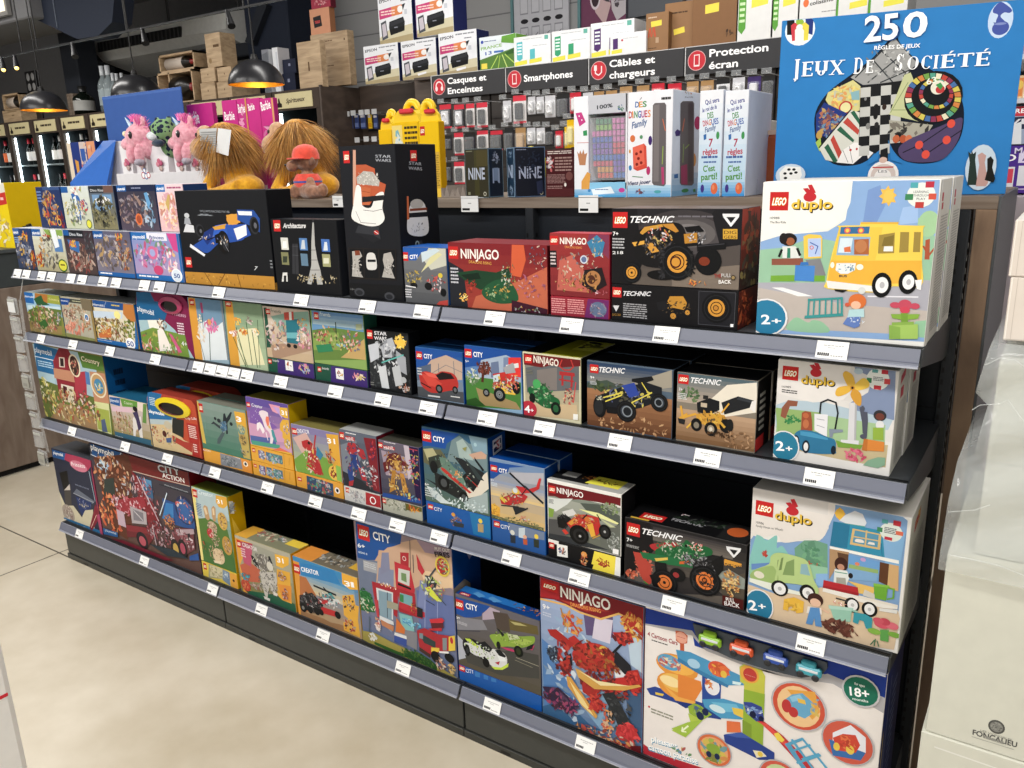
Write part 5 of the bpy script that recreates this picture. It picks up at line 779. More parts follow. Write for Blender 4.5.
carton('E12','black box with a green dragon-bodied monster truck and orange wheels',2.457,2.724,Z3,.145,.085,('3c3836','1a1a1c','18181a'),[('F',N1,'''G 2c2a2c 6c645c 8;G 444042 787068 6 320,280 800,480;P 201e20 150,225 300,250 330,420 260,500 150,600;P 3c3838 400,560 600,600 760,700 400,680;P 5c5448 700,600 880,560 880,760 760,740;P 98a098 700,560 780,540 880,600 880,660 760,640
LG 162,252 240,346;TI f0f0f2 256,322 500,372 34 TECHNIC;T f0f0f0 162,368 196,374 22 7+;TL b8b8b8 4 160,384 235,420;P e8e8ea 760,398 850,412 846,430 808,468 802,466 764,420;P 2a2a2c 780,416 830,424 808,452;P e0a020 750,475 855,505 850,515 750,500;T e0a020 750,512 852,522 28 Dragon
C 200 44 20 c85840,e07858,a03828,d88870 265,510 50,80;P c04838 200,430 250,440 310,520 310,620 280,640 240,560;P 3c8c3c 260,600 310,640 270,620;C 201 14 18 d86840,e8a080,b04830 195,565 34,26
Q b83034 300,390 400,375 470,380 460,400 350,430;Q 1c6c3c 350,410 480,400 520,360 560,390 640,400 680,430 650,470 560,480 420,500 340,450;P 247848 240,430 360,450 520,480 620,470 560,530 420,510 260,470;C 202 70 14 1c6838,2c8850,144c28,d8d8c8,3c9c5c,a8c0a0 500,430 170,50;P d86820 480,490 545,485 545,505 480,505;P e0c048 330,470 410,465 410,480 340,488;C 203 16 12 f0e8d8,d83c38,c8d0c8 580,400 40,24;L e8e8e0 6 400,375 420,395;L e8e8e0 6 440,372 455,392;E 1c1c1c 520,395 8,8
P 262628 560,480 680,450 740,460 745,540 710,580 640,560 560,540;P 202022 330,490 400,500 410,570 340,580;C 204 60 14 262628,505054,8c8c90,18181a,b0b0b4 600,500 110,50;P 1c1c1e 670,490 740,450 742,540 710,578;E 1c1c1e 470,570 46,40;E a83838 460,570 18,16
W 390,615 76 e07c28;P 1a1a1c 300,570 350,560 370,600 330,640;W 635,605 90 e47c24;O 26221c c86818 632,602 16 6;S 205 30 16 19191b,2e2d30,404044 560,520 700,680
C 206 60 16 d8a040,e8c878,b86828,f0d8a0,8c4420 790,620 50,80;P 5c1814 740,690 868,720 868,780 740,750;T f0ece8 762,728 815,736 26 PULL;T f0ece8 752,750 845,768 24 BACK'''),('T',None,'LG 10,50 30,86;TI a8a8ac 34,60 62,60 14 TECHNIC;C 207 26 12 304830,1c2c1c,555 56,34 22,18;R 2a2a2a 76,4 98,96;E c86018 87,46 8,26;C 2071 4 6 c83048,fff 40,14 4,6;R d8b020 4,88 20,96')],nick='green dragon truck box')
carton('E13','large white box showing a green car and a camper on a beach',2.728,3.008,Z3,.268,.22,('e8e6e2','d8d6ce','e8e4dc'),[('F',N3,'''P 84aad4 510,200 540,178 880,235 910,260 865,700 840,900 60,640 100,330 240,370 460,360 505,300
Q 88c8c0 130,345 160,340 190,360 240,335 240,400 270,390 320,470 330,520 110,520;P 74a88c 330,400 380,360 440,360 500,380 500,520 340,510;P 64987c 400,370 430,360 470,500 380,500;C 211 10 14 c85848,b84030 180,430 10,14;C 212 20 22 64a07c,80b890,4c8868 420,440 70,60;C 213 4 12 c85848 430,480 60,10;P 98c8a8 100,500 330,470 500,500 500,560 100,540;P 6c94cc 110,480 260,470 260,500 110,510;P 8cb8e4 440,530 500,530 500,600 440,590
P dcc4a4 80,580 250,640 470,600 860,720 870,760 840,920 700,900 80,760;Q e6e0da 105,90 510,150 505,290 460,360 400,350 340,365 270,370 240,330 180,340 130,330 100,340;G dad6d2 dedad6 3 112,92 500,230
LG 134,152 220,244;E cc2030 320,210 32,23;P cc2030 285,167 310,165 335,192 315,207;P cc2030 310,150 330,147 350,187 327,197;T 2a2010 236,256 424,288 46 duplo;T e8c020 230,250 418,282 46 duplo;TN 333 134,272 174,280 12 10986;TN 444 134,290 272,312 12 Family_House_on_Wheels
E e8b828 563,224 24,28;P e8b828 535,220 563,190 592,224 563,262;P d8dce0 560,258 590,230 640,208 680,225 700,270 690,290 600,275;L 50a8a0 6 560,270 690,290
P 2c98b8 530,262 880,330 868,468 512,386;P 2480a4 530,262 615,280 600,400 512,386;L 1c7498 3 775,375 780,450;P d8b878 628,298 776,328 768,408 614,380;P 5c9cb8 640,308 762,332 756,396 628,370;L d8b878 7 700,310 692,392;L d8b878 6 634,340 760,362;Q e8e0d8 648,352 680,358 684,372 642,366;P e8e0d8 712,366 740,372 742,384 704,378
P 88b8e0 780,300 900,320 860,560 800,540;E dce4dc 825,318 58,48;R 50a8a8 780,250 808,276;R c83040 838,256 874,290;R 409060 755,290 780,318;R e07050 850,310 886,338;R c83048 792,338 830,362;TL 556 4 792,290 850,335
P f0efe9 510,388 865,462 865,480 512,402;P b8946c 510,402 610,420 600,480 560,470 508,560;P 6c4c34 550,420 608,432 604,500 560,480;P 70a8dc 608,432 770,470 760,570 600,560;P 98b870 610,480 760,510 760,540 605,520;P d8b078 815,480 865,490 862,620 800,600;P 6c4428 768,470 815,480 806,590 762,570;E c8a0d0 682,458 14,10;E e88860 652,480 12,9;P 84b0d8 605,500 760,530 750,570 600,560
E 4c2c24 570,482 34,36;E c89478 568,496 18,16;P dfe4e0 536,506 600,515 612,550 596,590 530,585;L 3c9c80 4 540,520 600,530;P a8a89c 545,548 592,552 596,590 545,590;E 2a2424 618,540 12,14
P c02430 480,562 655,600 660,640 476,600;P a81c28 476,590 660,628 658,642 476,604;P e8c060 600,565 740,600 735,640 660,630 655,600;P e8e4dc 478,602 860,690 858,712 780,705 474,620;P e4ddd0 660,640 860,690 855,702 655,654;P d0ccc4 690,610 750,640 740,660 680,640
P 70b028 735,580 810,592 800,668 742,655;P 88c438 735,578 815,590 820,602 738,592;L 70b028 8 812,602 840,610;L 70b028 8 840,608 836,655;L 70b028 7 836,655 806,660;E 1c1c1c 625,690 38,38;E e8e8e8 628,690 26,28;E c0c0c0 628,690 9,9;E 1c1c1c 715,712 40,38;E e8e8e8 715,712 26,28;E c0c0c0 715,712 9,9;L 444 7 545,655 600,670;P e0e0dc 765,705 860,715 855,735 765,720
Q b8d088 120,515 200,480 210,440 250,422 340,440 400,470 430,560 455,610 440,640 380,590 200,570 150,560;Q a0bc70 120,515 200,490 230,500 250,560 210,580 110,555;P 7c9458 245,460 275,445 265,510 240,515;P 88a464 290,470 330,455 330,540 270,535;P 90b8c0 365,480 395,480 412,540 360,530;L b8d088 10 260,440 235,560;L b8d088 9 345,445 352,540;P e4e8dc 100,550 220,580 230,590 370,625 360,640 200,610 100,570;E e0dcc8 150,535 26,18
E 1c1c1c 255,604 43,40;E e8e8e8 256,606 30,30;E b8b8b8 256,606 10,10;E 1c1c1c 397,625 40,40;E e8e8e8 400,628 28,28;E b8b8b8 400,628 10,10
P e8b820 278,660 330,650 380,672 375,728 340,732 330,700 300,695 300,720 272,712;C 214 10 14 f0c838,c89810 325,690 40,26
E e8e8e8 150,692 72,82;E 2084a8 150,692 66,76;T fff 98,712 140,718 50 2;T fff 148,710 186,714 32 +'''),('F',M4,'''E 4c2c24 322,200 26,22;E e8c0a4 322,210 18,14;P e8e0d8 296,222 342,228 344,250 292,245;P 5c98d0 305,225 336,228 344,292 322,288 318,262 312,285 290,280;L e8c0a4 5 342,230 366,244
P 98c8b4 370,222 445,232 440,275 385,268;P b0d8c8 366,218 450,228 448,238 368,230;L 98c8b4 6 446,236 462,240;C 215 5 9 fff,d87860 402,212 22,6;C 216 40 16 6c3c30,4c2824,845040 405,296 56,22;P 30a0b0 452,242 490,248 514,262 512,300 492,296 484,272 470,268 466,282 448,275
E d8586c 546,282 26,14;E e07080 580,288 22,12;E c8485c 556,274 18,12;E d05868 534,270 18,10;P 60a850 540,300 570,302 568,342 540,336;E 88b840 520,306 22,10;E 7cb038 588,318 22,9;L 3c7c58 3 508,350 520,336;L 3c7c58 3 520,354 524,332;L 3c7c58 3 535,356 530,338;P d8c098 200,290 300,300 360,330 300,320'''),('R',None,'P c83048 22,10 50,6 50,14 22,18;C 217 6 5 e8c020,c83048 34,10 12,4;TL b8b6b0 40 20,26 84,94')],nick='camper and green car box')
# ---- bottom shelf
carton('F1','navy and pink playset box with a castle cut-out, leftmost on the bottom shelf',-.018,.268,ZB,.302,.10,('3a3f52','8c2048','4c5058'),[('F',N6,'''B 343a50;P 1a66a8 14,60 100,85 95,130 18,110;T fff 22,88 84,106 18 playmobil;P b83c60 100,85 270,130 268,160 240,200 160,160 92,125;E d88098 182,168 52,30;TN fff 140,165 225,180 24 Princess;P 1a1a1c 60,210 110,195 122,280 90,330 72,260;P 54504c 92,325 130,280 140,430 165,450 130,440 100,420;P c8c0b8 90,322 126,282 130,320;P 707888 150,340 170,312 285,392 275,410;L b8bcc8 3 150,340 280,400
P 223c74 165,360 265,400 262,440 210,490 185,440;C 220 14 12 e8d8a8,4c68a8 220,410 40,30;P cfc8ac 60,330 100,420 150,420 205,495 225,450 275,445 290,610 75,500;E a89c90 118,470 36,50;C 221 24 14 8c7c74,e0d4c8,7c5450 118,470 26,40;P 2878a8 80,490 350,590 350,630 80,520;T d8e8f4 170,548 228,568 12 playmobil;P a83058 260,130 290,140 355,612 325,600 300,420 270,240;P 8c1c38 290,410 330,480 270,580 255,560;L e0b8a8 4 265,560 298,480;P b84870 300,480 330,470 355,610 325,605;L b0c8d8 5 250,200 290,390;TL 9098b0 2 160,280 250,320''')],nick='navy castle box')
carton('F2','huge red-headed box with a fire engine and a burning building, on the bottom shelf',.272,.878,ZB,.372,.10,('4c4858','7c1c24','6c2028'),[('F',N6,'''G 404454 6c5048 6;P 1c5c98 258,10 460,80 410,155 270,95;L d8e0e8 4 262,92 408,158;L d8e0e8 4 408,158 456,82;T fff 262,58 410,112 34 playmobil;P 7c2424 460,80 720,150 920,200 920,300 700,260 520,195 500,120;L c8b8a8 5 525,198 900,298;T 2c3c44 698,205 840,232 44 CITY;T c8ccd0 694,200 836,227 42 CITY;T f0ece8 720,238 862,275 28 ACTION
P 6c3c28 280,110 500,90 530,200 500,300 560,400 500,640 400,580 300,200;C 230 90 24 c06838,e89050,8c3c20,d8b898,5c3428,b8c8d8,f0d0a0,4c3c34 400,230 110,120;P 3c4844 350,250 410,240 420,370 380,385 345,340;C 231 50 26 e08048,d85830,f0b070,b04020 390,460 70,110;P c8b0c0 420,380 460,380 490,560 440,540;C 232 16 18 90b8d8,e0ecf4 345,170 40,34
R 2c3440 700,285 900,345;TL b0b8c0 2 735,290 885,330;P 5c9cc8 570,235 650,260 660,370 620,360;P 3c7098 600,300 655,300 665,380 640,400;P 2c5c9c 720,370 820,410 930,520 930,570 860,560 740,520;P 3888c8 745,400 790,410 795,520 720,500;L d8e8f4 7 705,480 750,340;E 303860 865,450 58,84;E 2c68a8 865,455 48,72;C 233 40 16 d83840,e86058,f0c030,e8e8f0,28488c 865,450 52,78;E 3c70b0 866,455 26,42
P 8c2430 520,190 560,230 590,260 600,330 660,400 720,560 690,600 640,560 560,330;C 234 70 20 b83440,d8c8d0,7c1c28,e8b8c0,484048,c85058 600,350 90,110;L d8ccd4 8 560,230 720,560;L b8a8b4 5 590,300 690,500
P a83040 440,380 600,360 620,420 520,480 430,440;C 235 60 18 d84858,e8c8d0,b82c3c,f0e0e8,c87080 500,420 100,60;P b8b0b4 515,420 620,460 625,540 530,530;P 8c8890 535,440 600,465 605,520 540,512;L e8e4e8 4 540,450 600,515
P 7c2430 490,540 640,560 660,640 620,690 560,620 500,620;P 942c38 490,540 640,565 650,600 500,580;E 28222c 595,640 34,48;E c05868 597,645 20,28;C 236 80 18 8c2c3c,c85868,3c2c34,d8b8c0,5c2430,a8a0a8 700,600 70,80;L c8b8c0 6 660,540 690,690
P 7c4048 800,560 920,565 935,700 860,740 790,650;P b8a0a8 810,570 925,568 930,600 820,610;P 2c2830 870,600 900,595 905,640 875,650;C 237 60 16 a84858,d8c0c8,482c34,8c5058,e8d8dc 850,640 70,60;E 2c2428 810,690 28,54;E c8a848 812,695 16,34;E 2c2428 855,690 26,54;E b85068 856,692 15,32;C 238 26 16 c87838,d8a878,7c3428 770,520 30,40;P 2c60a8 900,740 960,720 970,768 900,768;P 1c64a0 345,560 440,590 440,620 350,600;TN d8e4f0 360,580 430,604 14 playmobil;P 7c1c34 350,620 480,640 800,768 700,768 350,650;P 2c3c48 640,660 760,740 900,760 800,700'''),('R',None,'R 1c2430 0,30 100,100')],nick='fire engine box')
pair('F3','yellow and green box with a standing rabbit model, standing on a flat box','rabbit model box','yellow and pale box lying flat under the rabbit model box','flat box under the rabbit',.882,1.068,ZB,.056,.268,(('8ca05c','c8a410','6c7430'),('e0c030','c8a010','885')),'''G a8c4cc 688c3c 7;P b8ccd0 60,90 290,140 330,340 240,300 130,320 60,300;P 5c8438 60,310 150,300 300,400 370,680 370,740 100,650;P 4c7c3c 100,480 300,560 370,650 370,740 110,650;P f0e088 5,70 35,60 110,640 90,640;LG 16,68 62,144;TN e8f0f4 66,110 188,140 34 Creator;P e8b020 205,120 298,140 305,200 270,228 230,215 208,180;T fff 218,185 262,194 32 31;TL 4c68a0 8 45,180 102,300
P c8a070 105,215 118,200 140,215 160,310 145,325 122,300;P e8d0a8 110,222 125,218 142,270 128,280;P c8a070 172,225 188,205 205,225 208,330 190,330 176,290;P e8d0a8 178,228 192,225 198,280 184,280;E c8b090 180,370 34,36;C 240 30 14 c8a888,8c7050,e8d8c0,58483c 180,375 34,36;E c82c34 165,425 26,36;C 241 10 12 d83038,a81c24,f0e0e0 168,425 22,28;C 242 30 14 d0b898,785c44,e8d8c0 205,460 30,60;E e0c8a0 232,610 44,58;C 243 40 15 e8d4b0,c8a880,8c7454 215,590 56,70;P e8d8b8 190,640 250,650 250,672 200,660
E d8b048 262,330 36,66;C 244 26 14 e8c898,a87c4c,58442c 262,330 26,56;E c89c38 300,525 36,70;C 245 22 14 e0c8b0,3c2c24,b89068 300,520 26,50;L d83030 5 112,490 118,510;C 246 14 14 d84838,3c7c28,2c8c50 118,530 14,50''','B e0c838;P a8a888 150,670 250,700 330,750 330,800 150,780;P d0c8a0 160,680 260,705 260,790 160,770;P 8098b0 262,720 315,740 325,850 262,800;P e8a828 315,740 400,765 400,880 330,850;LG 104,660 136,720;C 247 40 14 e8dcc0,b0a478,8c8c60 210,740 50,34;C 248 16 14 a8c0d8,5c78a0,e0e8e8 290,770 20,30;E 5c3c20 350,805 8,10',NC,.06,.075,sidart=[('R',None,'P e8e4d8 8,6 34,8 34,24 10,22;C 2481 6 6 b8c0c8,888 22,14 9,5;P e8c818 14,26 96,70 96,100 30,100')])
carton('F4','yellow-edged box with a grey and white cat-like model and a pink label',1.082,1.346,ZB,.200,.075,('a8a078','d8a010','909078'),[('F',ND,'''G b8b4a0 8c8850 6;P a8a898 500,30 700,110 700,220 480,120;P e8a828 360,-20 500,30 440,100 400,200 500,430 430,420;P c86848 400,200 470,170 560,240 560,340 440,330;P 2c6c50 440,400 700,440 850,520 850,600 480,440;P c85878 400,8 500,30 490,215 430,180;P b84460 400,8 500,30 496,60 400,40;LG 372,-6 412,66;T e8e0e0 420,48 540,94 30 CREATOR;TL e8c8d0 4 404,60 450,150
P f0b818 678,110 790,140 790,200 740,225 690,205;T fff 700,176 752,188 38 31;P e8b020 695,230 800,260 815,510 740,480 700,440;P e89820 700,350 812,370 812,500 745,480
E 7c7870 590,180 52,60;P 2c2c30 484,118 505,128 560,200 550,230 515,200;P 2c2c30 625,130 640,130 665,200 655,250 640,200;C 250 50 18 9c9890,5c5854,c8c4bc,3c3a3c,e0dcd4 590,190 80,70;E d8d4c8 640,210 24,34;P c8c4bc 560,250 690,260 700,330 680,440 650,400 640,350 620,470 600,440 575,340;C 251 70 16 b8b4ac,e8e4dc,5c5a58,8c8880,3c3a3c 625,340 70,90;P e0dcd4 590,445 645,470 640,488 600,470;P e0dcd4 670,410 705,430 700,450 675,440
E c84830 450,360 34,44;C 252 16 16 d8603c,a83828,e89058 450,360 24,34;C 253 20 16 3c9cb0,58b8c8,287888 450,290 36,28;C 254 20 16 d8c0b0,a84838,a8a8a8 530,370 40,30;C 255 24 14 5c5048,e0d8d0,c87838 740,290 28,36;C 256 24 14 c83840,d8d0c8,5c2c20 762,430 24,46'''),('T',None,'R e8b020 0,0 22,100;R f0d020 74,0 100,50;C 257 30 16 d8d0b0,a83030,508890,e8e0c0 45,34 26,30;C 258 10 10 202020,e8e8e8 62,30 10,14')],nick='grey cat model box')
carton('F5','yellow-edged box with a flatbed truck and a helicopter model under a blue sky',1.354,1.625,ZB,.198,.075,('a8a080','d8a010','807868'),[('F',M2,'''G 3c94c8 b89870 8;G 50a0d0 d8c8a0 6 170,350 400,520;P c07840 165,380 200,390 240,460 240,520 180,530;P a88058 175,520 400,600 420,630 180,545;P b89c78 170,500 340,560 410,590 300,570;P e8a020 144,320 172,330 180,545 168,540;P 2c8cc8 176,330 310,360 340,420 180,380;LG 148,332 178,378;T fff 182,364 252,382 17 CREATOR;P f0b418 342,368 408,375 412,440 375,438 346,415;T fff 354,422 378,428 20 3;T fff 382,428 394,430 20 1
P e8b020 345,462 390,458 398,500 412,505 408,560 418,630 390,618 352,600 350,570 370,556 352,540;C 260 20 10 5c4430,a83028,202020,d8c8a0 372,495 20,28;C 261 20 10 202020,c83028,b8b0a0 375,580 22,24
L 222830 7 232,422 320,460;L 222830 5 270,430 330,490;P 3c9ca0 262,458 300,452 318,475 280,485;P d8dcdc 270,470 330,478 340,492 290,500 265,490;P c82c34 255,475 290,480 285,500 250,490;C 262 40 9 e8e8e8,c83034,3ca0a8,2c3038 290,480 44,24;P 22262a 175,460 225,450 270,500 260,530 200,520 175,500;P c82c30 262,505 335,530 330,550 260,530;C 263 44 10 2c3034,8c2428,545c64,d8d8d8,181a1c 220,490 44,34;E 16181a 190,510 12,16;E 888 190,510 5,7;E 16181a 218,518 10,14;E 16181a 245,524 11,15;E 16181a 262,528 9,12;E 16181a 328,540 11,14;L 22262a 6 200,448 210,480'''),('T',None,'R e89828 0,0 30,100;R e8b820 76,0 100,60;C 264 30 16 d8c8b0,202428,a8b0b0,5c4430 52,40 24,34')],nick='helicopter truck box')
carton('F6','tall blue box with a fire station, fire engine and helicopter',1.628,1.974,ZB,.376,.12,('8c8c9c','0c4484','0c4484'),[('F',N8,'''G a08c90 6c7ca0 8;P d0ac90 200,240 400,180 560,150 830,230 830,560 700,480 600,500 430,600 200,620;P e8c8a0 560,400 830,440 835,540 620,560;P a890a0 500,110 830,170 830,300 600,260;P 78849c 60,300 220,330 200,700 80,560;P 8c94b0 230,380 350,400 350,640 210,620;P 8c90ac 255,260 310,260 320,400 240,440;P 6c7cb0 530,560 830,610 850,980 560,920;P 8490bc 560,480 620,500 600,760 540,740;L 9ca8d0 6 600,640 600,880;L 9ca8d0 6 700,660 700,920;P a8aab0 105,320 220,345 220,430 110,400;TL c8ccd0 3 112,330 210,410
P 1c5ca4 45,10 414,110 405,190 350,210 300,220 270,245 230,240 225,280 200,320 140,320 60,300;LG 58,30 160,176;T fff 186,150 326,190 62 CITY;T f0f0f0 64,216 122,228 32 6+;TN d8e4f0 70,262 140,282 18 60414
P b82c38 402,258 470,262 470,375 405,360;O e8d8d0 b82c38 434,308 18 5;P c83040 355,330 480,380 520,560 490,760 370,540;P d0d4cc 388,385 480,408 476,530 385,490;P 7c9c68 410,420 450,430 455,500 412,480;P 1c1c20 384,500 490,545 490,560 384,520
P b42838 175,490 370,540 385,600 380,780 350,760 345,590 215,550 225,700 190,600;P d8dce0 210,540 345,580 345,800 225,700;P 8ca8b8 228,560 335,590 335,900 240,800;L 3c4c58 6 300,580 300,780;C 270 16 14 e8c030,c84030,fff 300,525 70,16;P b42838 370,540 520,590 530,700 400,660;P 7cb0b8 400,580 500,610 500,700 396,670;P 3c8c50 400,590 430,600 430,660 400,650;P c83040 395,650 520,700 600,740 600,780 390,720;L 2c2c30 5 560,720 570,768
P 1c7438 80,560 140,570 200,680 200,740 90,720;C 271 40 22 2c7c40,58a060,1c5c2c 130,640 50,90;C 272 14 18 c8d8c8,d8c8a0 150,680 60,60
L 50545c 5 480,160 486,400;L 50545c 6 505,280 510,420;P c83040 532,270 580,370 600,410 580,440 545,390;P 40444c 600,440 660,450 700,500 680,560 620,540;L 50545c 14 640,450 700,370;P d8e030 600,540 640,530 720,630 740,650 700,650 640,600;C 273 50 22 404850,b8d848,d84040,e8f0e8,6c7078 670,550 90,90;P d8e030 640,540 680,580 720,640 690,640 650,610;L 404850 6 610,640 680,680;L 404850 6 700,600 770,680
T e8e4dc 682,240 804,258 26 PUT_OUT;T 181818 684,290 802,300 38 FIRES;E e0c838 742,370 56,80;E b82c30 742,370 44,64;C 274 24 18 e8c838,40a060,e8e0d8,402020 742,370 46,60;C 275 16 12 c83040,e8b830,202428 510,700 24,40'''),('F',NE,'''P c8404c 195,-20 228,0 240,140 220,130;P d8dce0 240,120 350,170 355,200 240,160;P c88860 245,150 355,210 350,250 260,200;P 8c8c94 370,200 540,260 540,400 470,360 350,330;P b42838 390,60 580,140 585,150 400,90;P 84c0c0 395,100 500,130 520,250 420,230;C 280 24 22 60b8d8,a8e0f0,3888b8 500,190 80,26;P 2c2c30 540,50 585,70 585,140 540,130;P a8a490 300,60 390,80 390,30 300,0
P d87828 375,140 445,230 440,270 370,250;P 405ca8 358,278 458,312 456,372 356,330;P e0e0e0 362,255 455,285 458,312 358,278
P a89c48 100,240 200,260 330,330 440,380 700,520 860,620 840,700 100,310;P 2c5c2c 430,400 560,420 640,470 700,520 700,560 440,450;P 3c6c30 200,330 440,430 430,460 200,350;C 281 60 20 2c5c2c,1c4420,4c7c38,607c34 540,460 130,50;C 282 16 20 f0f0f0,c8ccc8,e8e0d0 185,290 30,30;C 283 20 20 d03038,e8e8e8,c8a070 228,190 18,50;L 5c6c7c 8 160,130 160,250
P b82c38 540,240 600,220 710,270 850,290 845,400 720,410 660,440 560,370;P 3c4c4c 555,270 600,280 690,330 690,380 600,340;P 80949c 560,260 590,265 590,310 560,300;P d83040 640,150 740,140 760,160 740,190 650,180;P 6c2c34 650,180 750,180 755,220 660,225;P c82c38 630,225 740,220 740,245 650,240;P e8c828 655,375 720,380 720,410 655,412;P e8c828 795,290 845,280 848,400 795,405;P 8c9498 745,300 780,300 780,400 748,400;E c83040 818,320 12,26;E 1c1c20 690,450 34,44;E 1c1c20 800,460 36,34;P e8e8e8 720,405 795,408 795,425 720,420;C 284 30 18 c03038,e8e0d8,d8a878,402020 730,510 34,50;C 285 30 18 e8c068,c8b890,4c4030 818,550 26,40;P 543c34 560,370 650,430 650,460 560,400'''),('R',None,'P 8c8cac 40,2 80,4 80,12 60,16;P 8c8478 0,30 40,28 60,34 60,44 0,44')],nick='fire station box')
pair('F7','blue box with a white sports car racing a lime green car','racing cars box','blue box with two tiny figures lying flat under the racing cars box','flat box under the racing cars',1.978,2.236,ZB,.045,.208,(('5c5a54','0c4484','0c4c94'),('1c60b0','0c4484','0c4484')),'''G 706c74 605a4c 8;P 1858a8 276,130 560,210 545,240 500,260 490,290 420,300 360,300 290,270;P b8a8b8 500,270 560,215 640,250 620,310 500,320;P 5c5048 580,250 700,270 730,330 720,420 620,400;P 706438 710,310 940,370 950,440 720,400;P b8b070 720,330 800,345 860,370 760,360;P 8c8c94 285,290 500,320 540,400 300,400;P b8bcc8 290,430 360,500 380,620 300,640;P 50504c 360,600 760,560 950,600 955,790 640,760 380,660;L a8a490 4 770,620 950,690;L 908c78 4 760,640 900,700
LG 280,146 350,244;T fff 368,226 464,250 44 CITY;T f0f0f0 290,306 322,314 20 6+;TL c8c8d0 5 290,320 380,375;L 50505c 8 290,400 480,410
Q 24262a 345,480 420,470 560,560 520,640 440,600 360,570;Q dadcdc 360,500 470,520 560,545 650,570 695,620 690,690 640,700 580,690 500,620 440,600 370,545;P 202428 470,500 520,490 580,550 560,580 490,550;P 202428 600,560 640,556 690,610 660,640;P 24282c 490,620 520,610 560,680 530,690;P c8e030 360,465 400,470 470,530 460,545 380,490;P c8e030 570,690 650,700 710,665 705,695 660,718 600,715;P c02c40 600,660 640,650 630,680;C 290 40 14 2c3034,e8ecec,a8d040,8c9094 480,560 110,60;P e8ecec 620,600 680,620 690,650 640,650;E 15171a 380,560 20,46;E 3c4044 382,560 10,24;E 15171a 530,660 26,36
Q 90b038 560,440 640,430 720,430 800,450 910,450 915,500 860,530 800,540 700,530 620,540 590,500;P c8d0a8 700,430 780,440 800,470 720,480;P 28302a 610,380 640,400 680,440 660,450;P a8c050 720,500 840,470 900,490 850,520;C 291 40 13 98b840,c8d880,2c3428,708828 740,470 140,40;P c83870 640,530 740,550 780,580 700,560;P c83870 860,550 920,520 900,560;P 20242a 860,530 910,510 900,550 850,560;E 18201a 790,570 34,44;E 384428 790,570 18,26;E 18201a 630,520 16,30''','P 1864b4 0,600 1200,600 1200,1000 0,1000;R 1864b4 280,640 1000,900;LG 312,672 362,740;TN fff 370,738 432,750 30 CITY;P 3c84c8 440,730 480,735 480,780 440,770;P 3c84c8 510,745 545,755 545,800 510,790;P 3c84c8 570,765 610,775 610,820 570,810;E e8e8e8 745,748 12,16;P 384858 730,770 765,775 765,840 735,830;P b8d040 735,780 760,785 760,810 735,806;E c88850 838,790 12,14;P d86828 826,805 855,812 858,870 828,864',N7,.045,.21,sidart=[('T',None,'R 1c7cc8 0,0 74,100;R 0c4c94 0,60 100,100;LG 4,70 16,94;P 58a0d8 18,20 30,40 26,70 16,50;P 58a0d8 36,20 50,40 44,70 34,50;C 292 14 12 e8b030,202428,d86828 76,30 14,30;C 293 6 12 d87828,e8a040 94,36 4,30')])
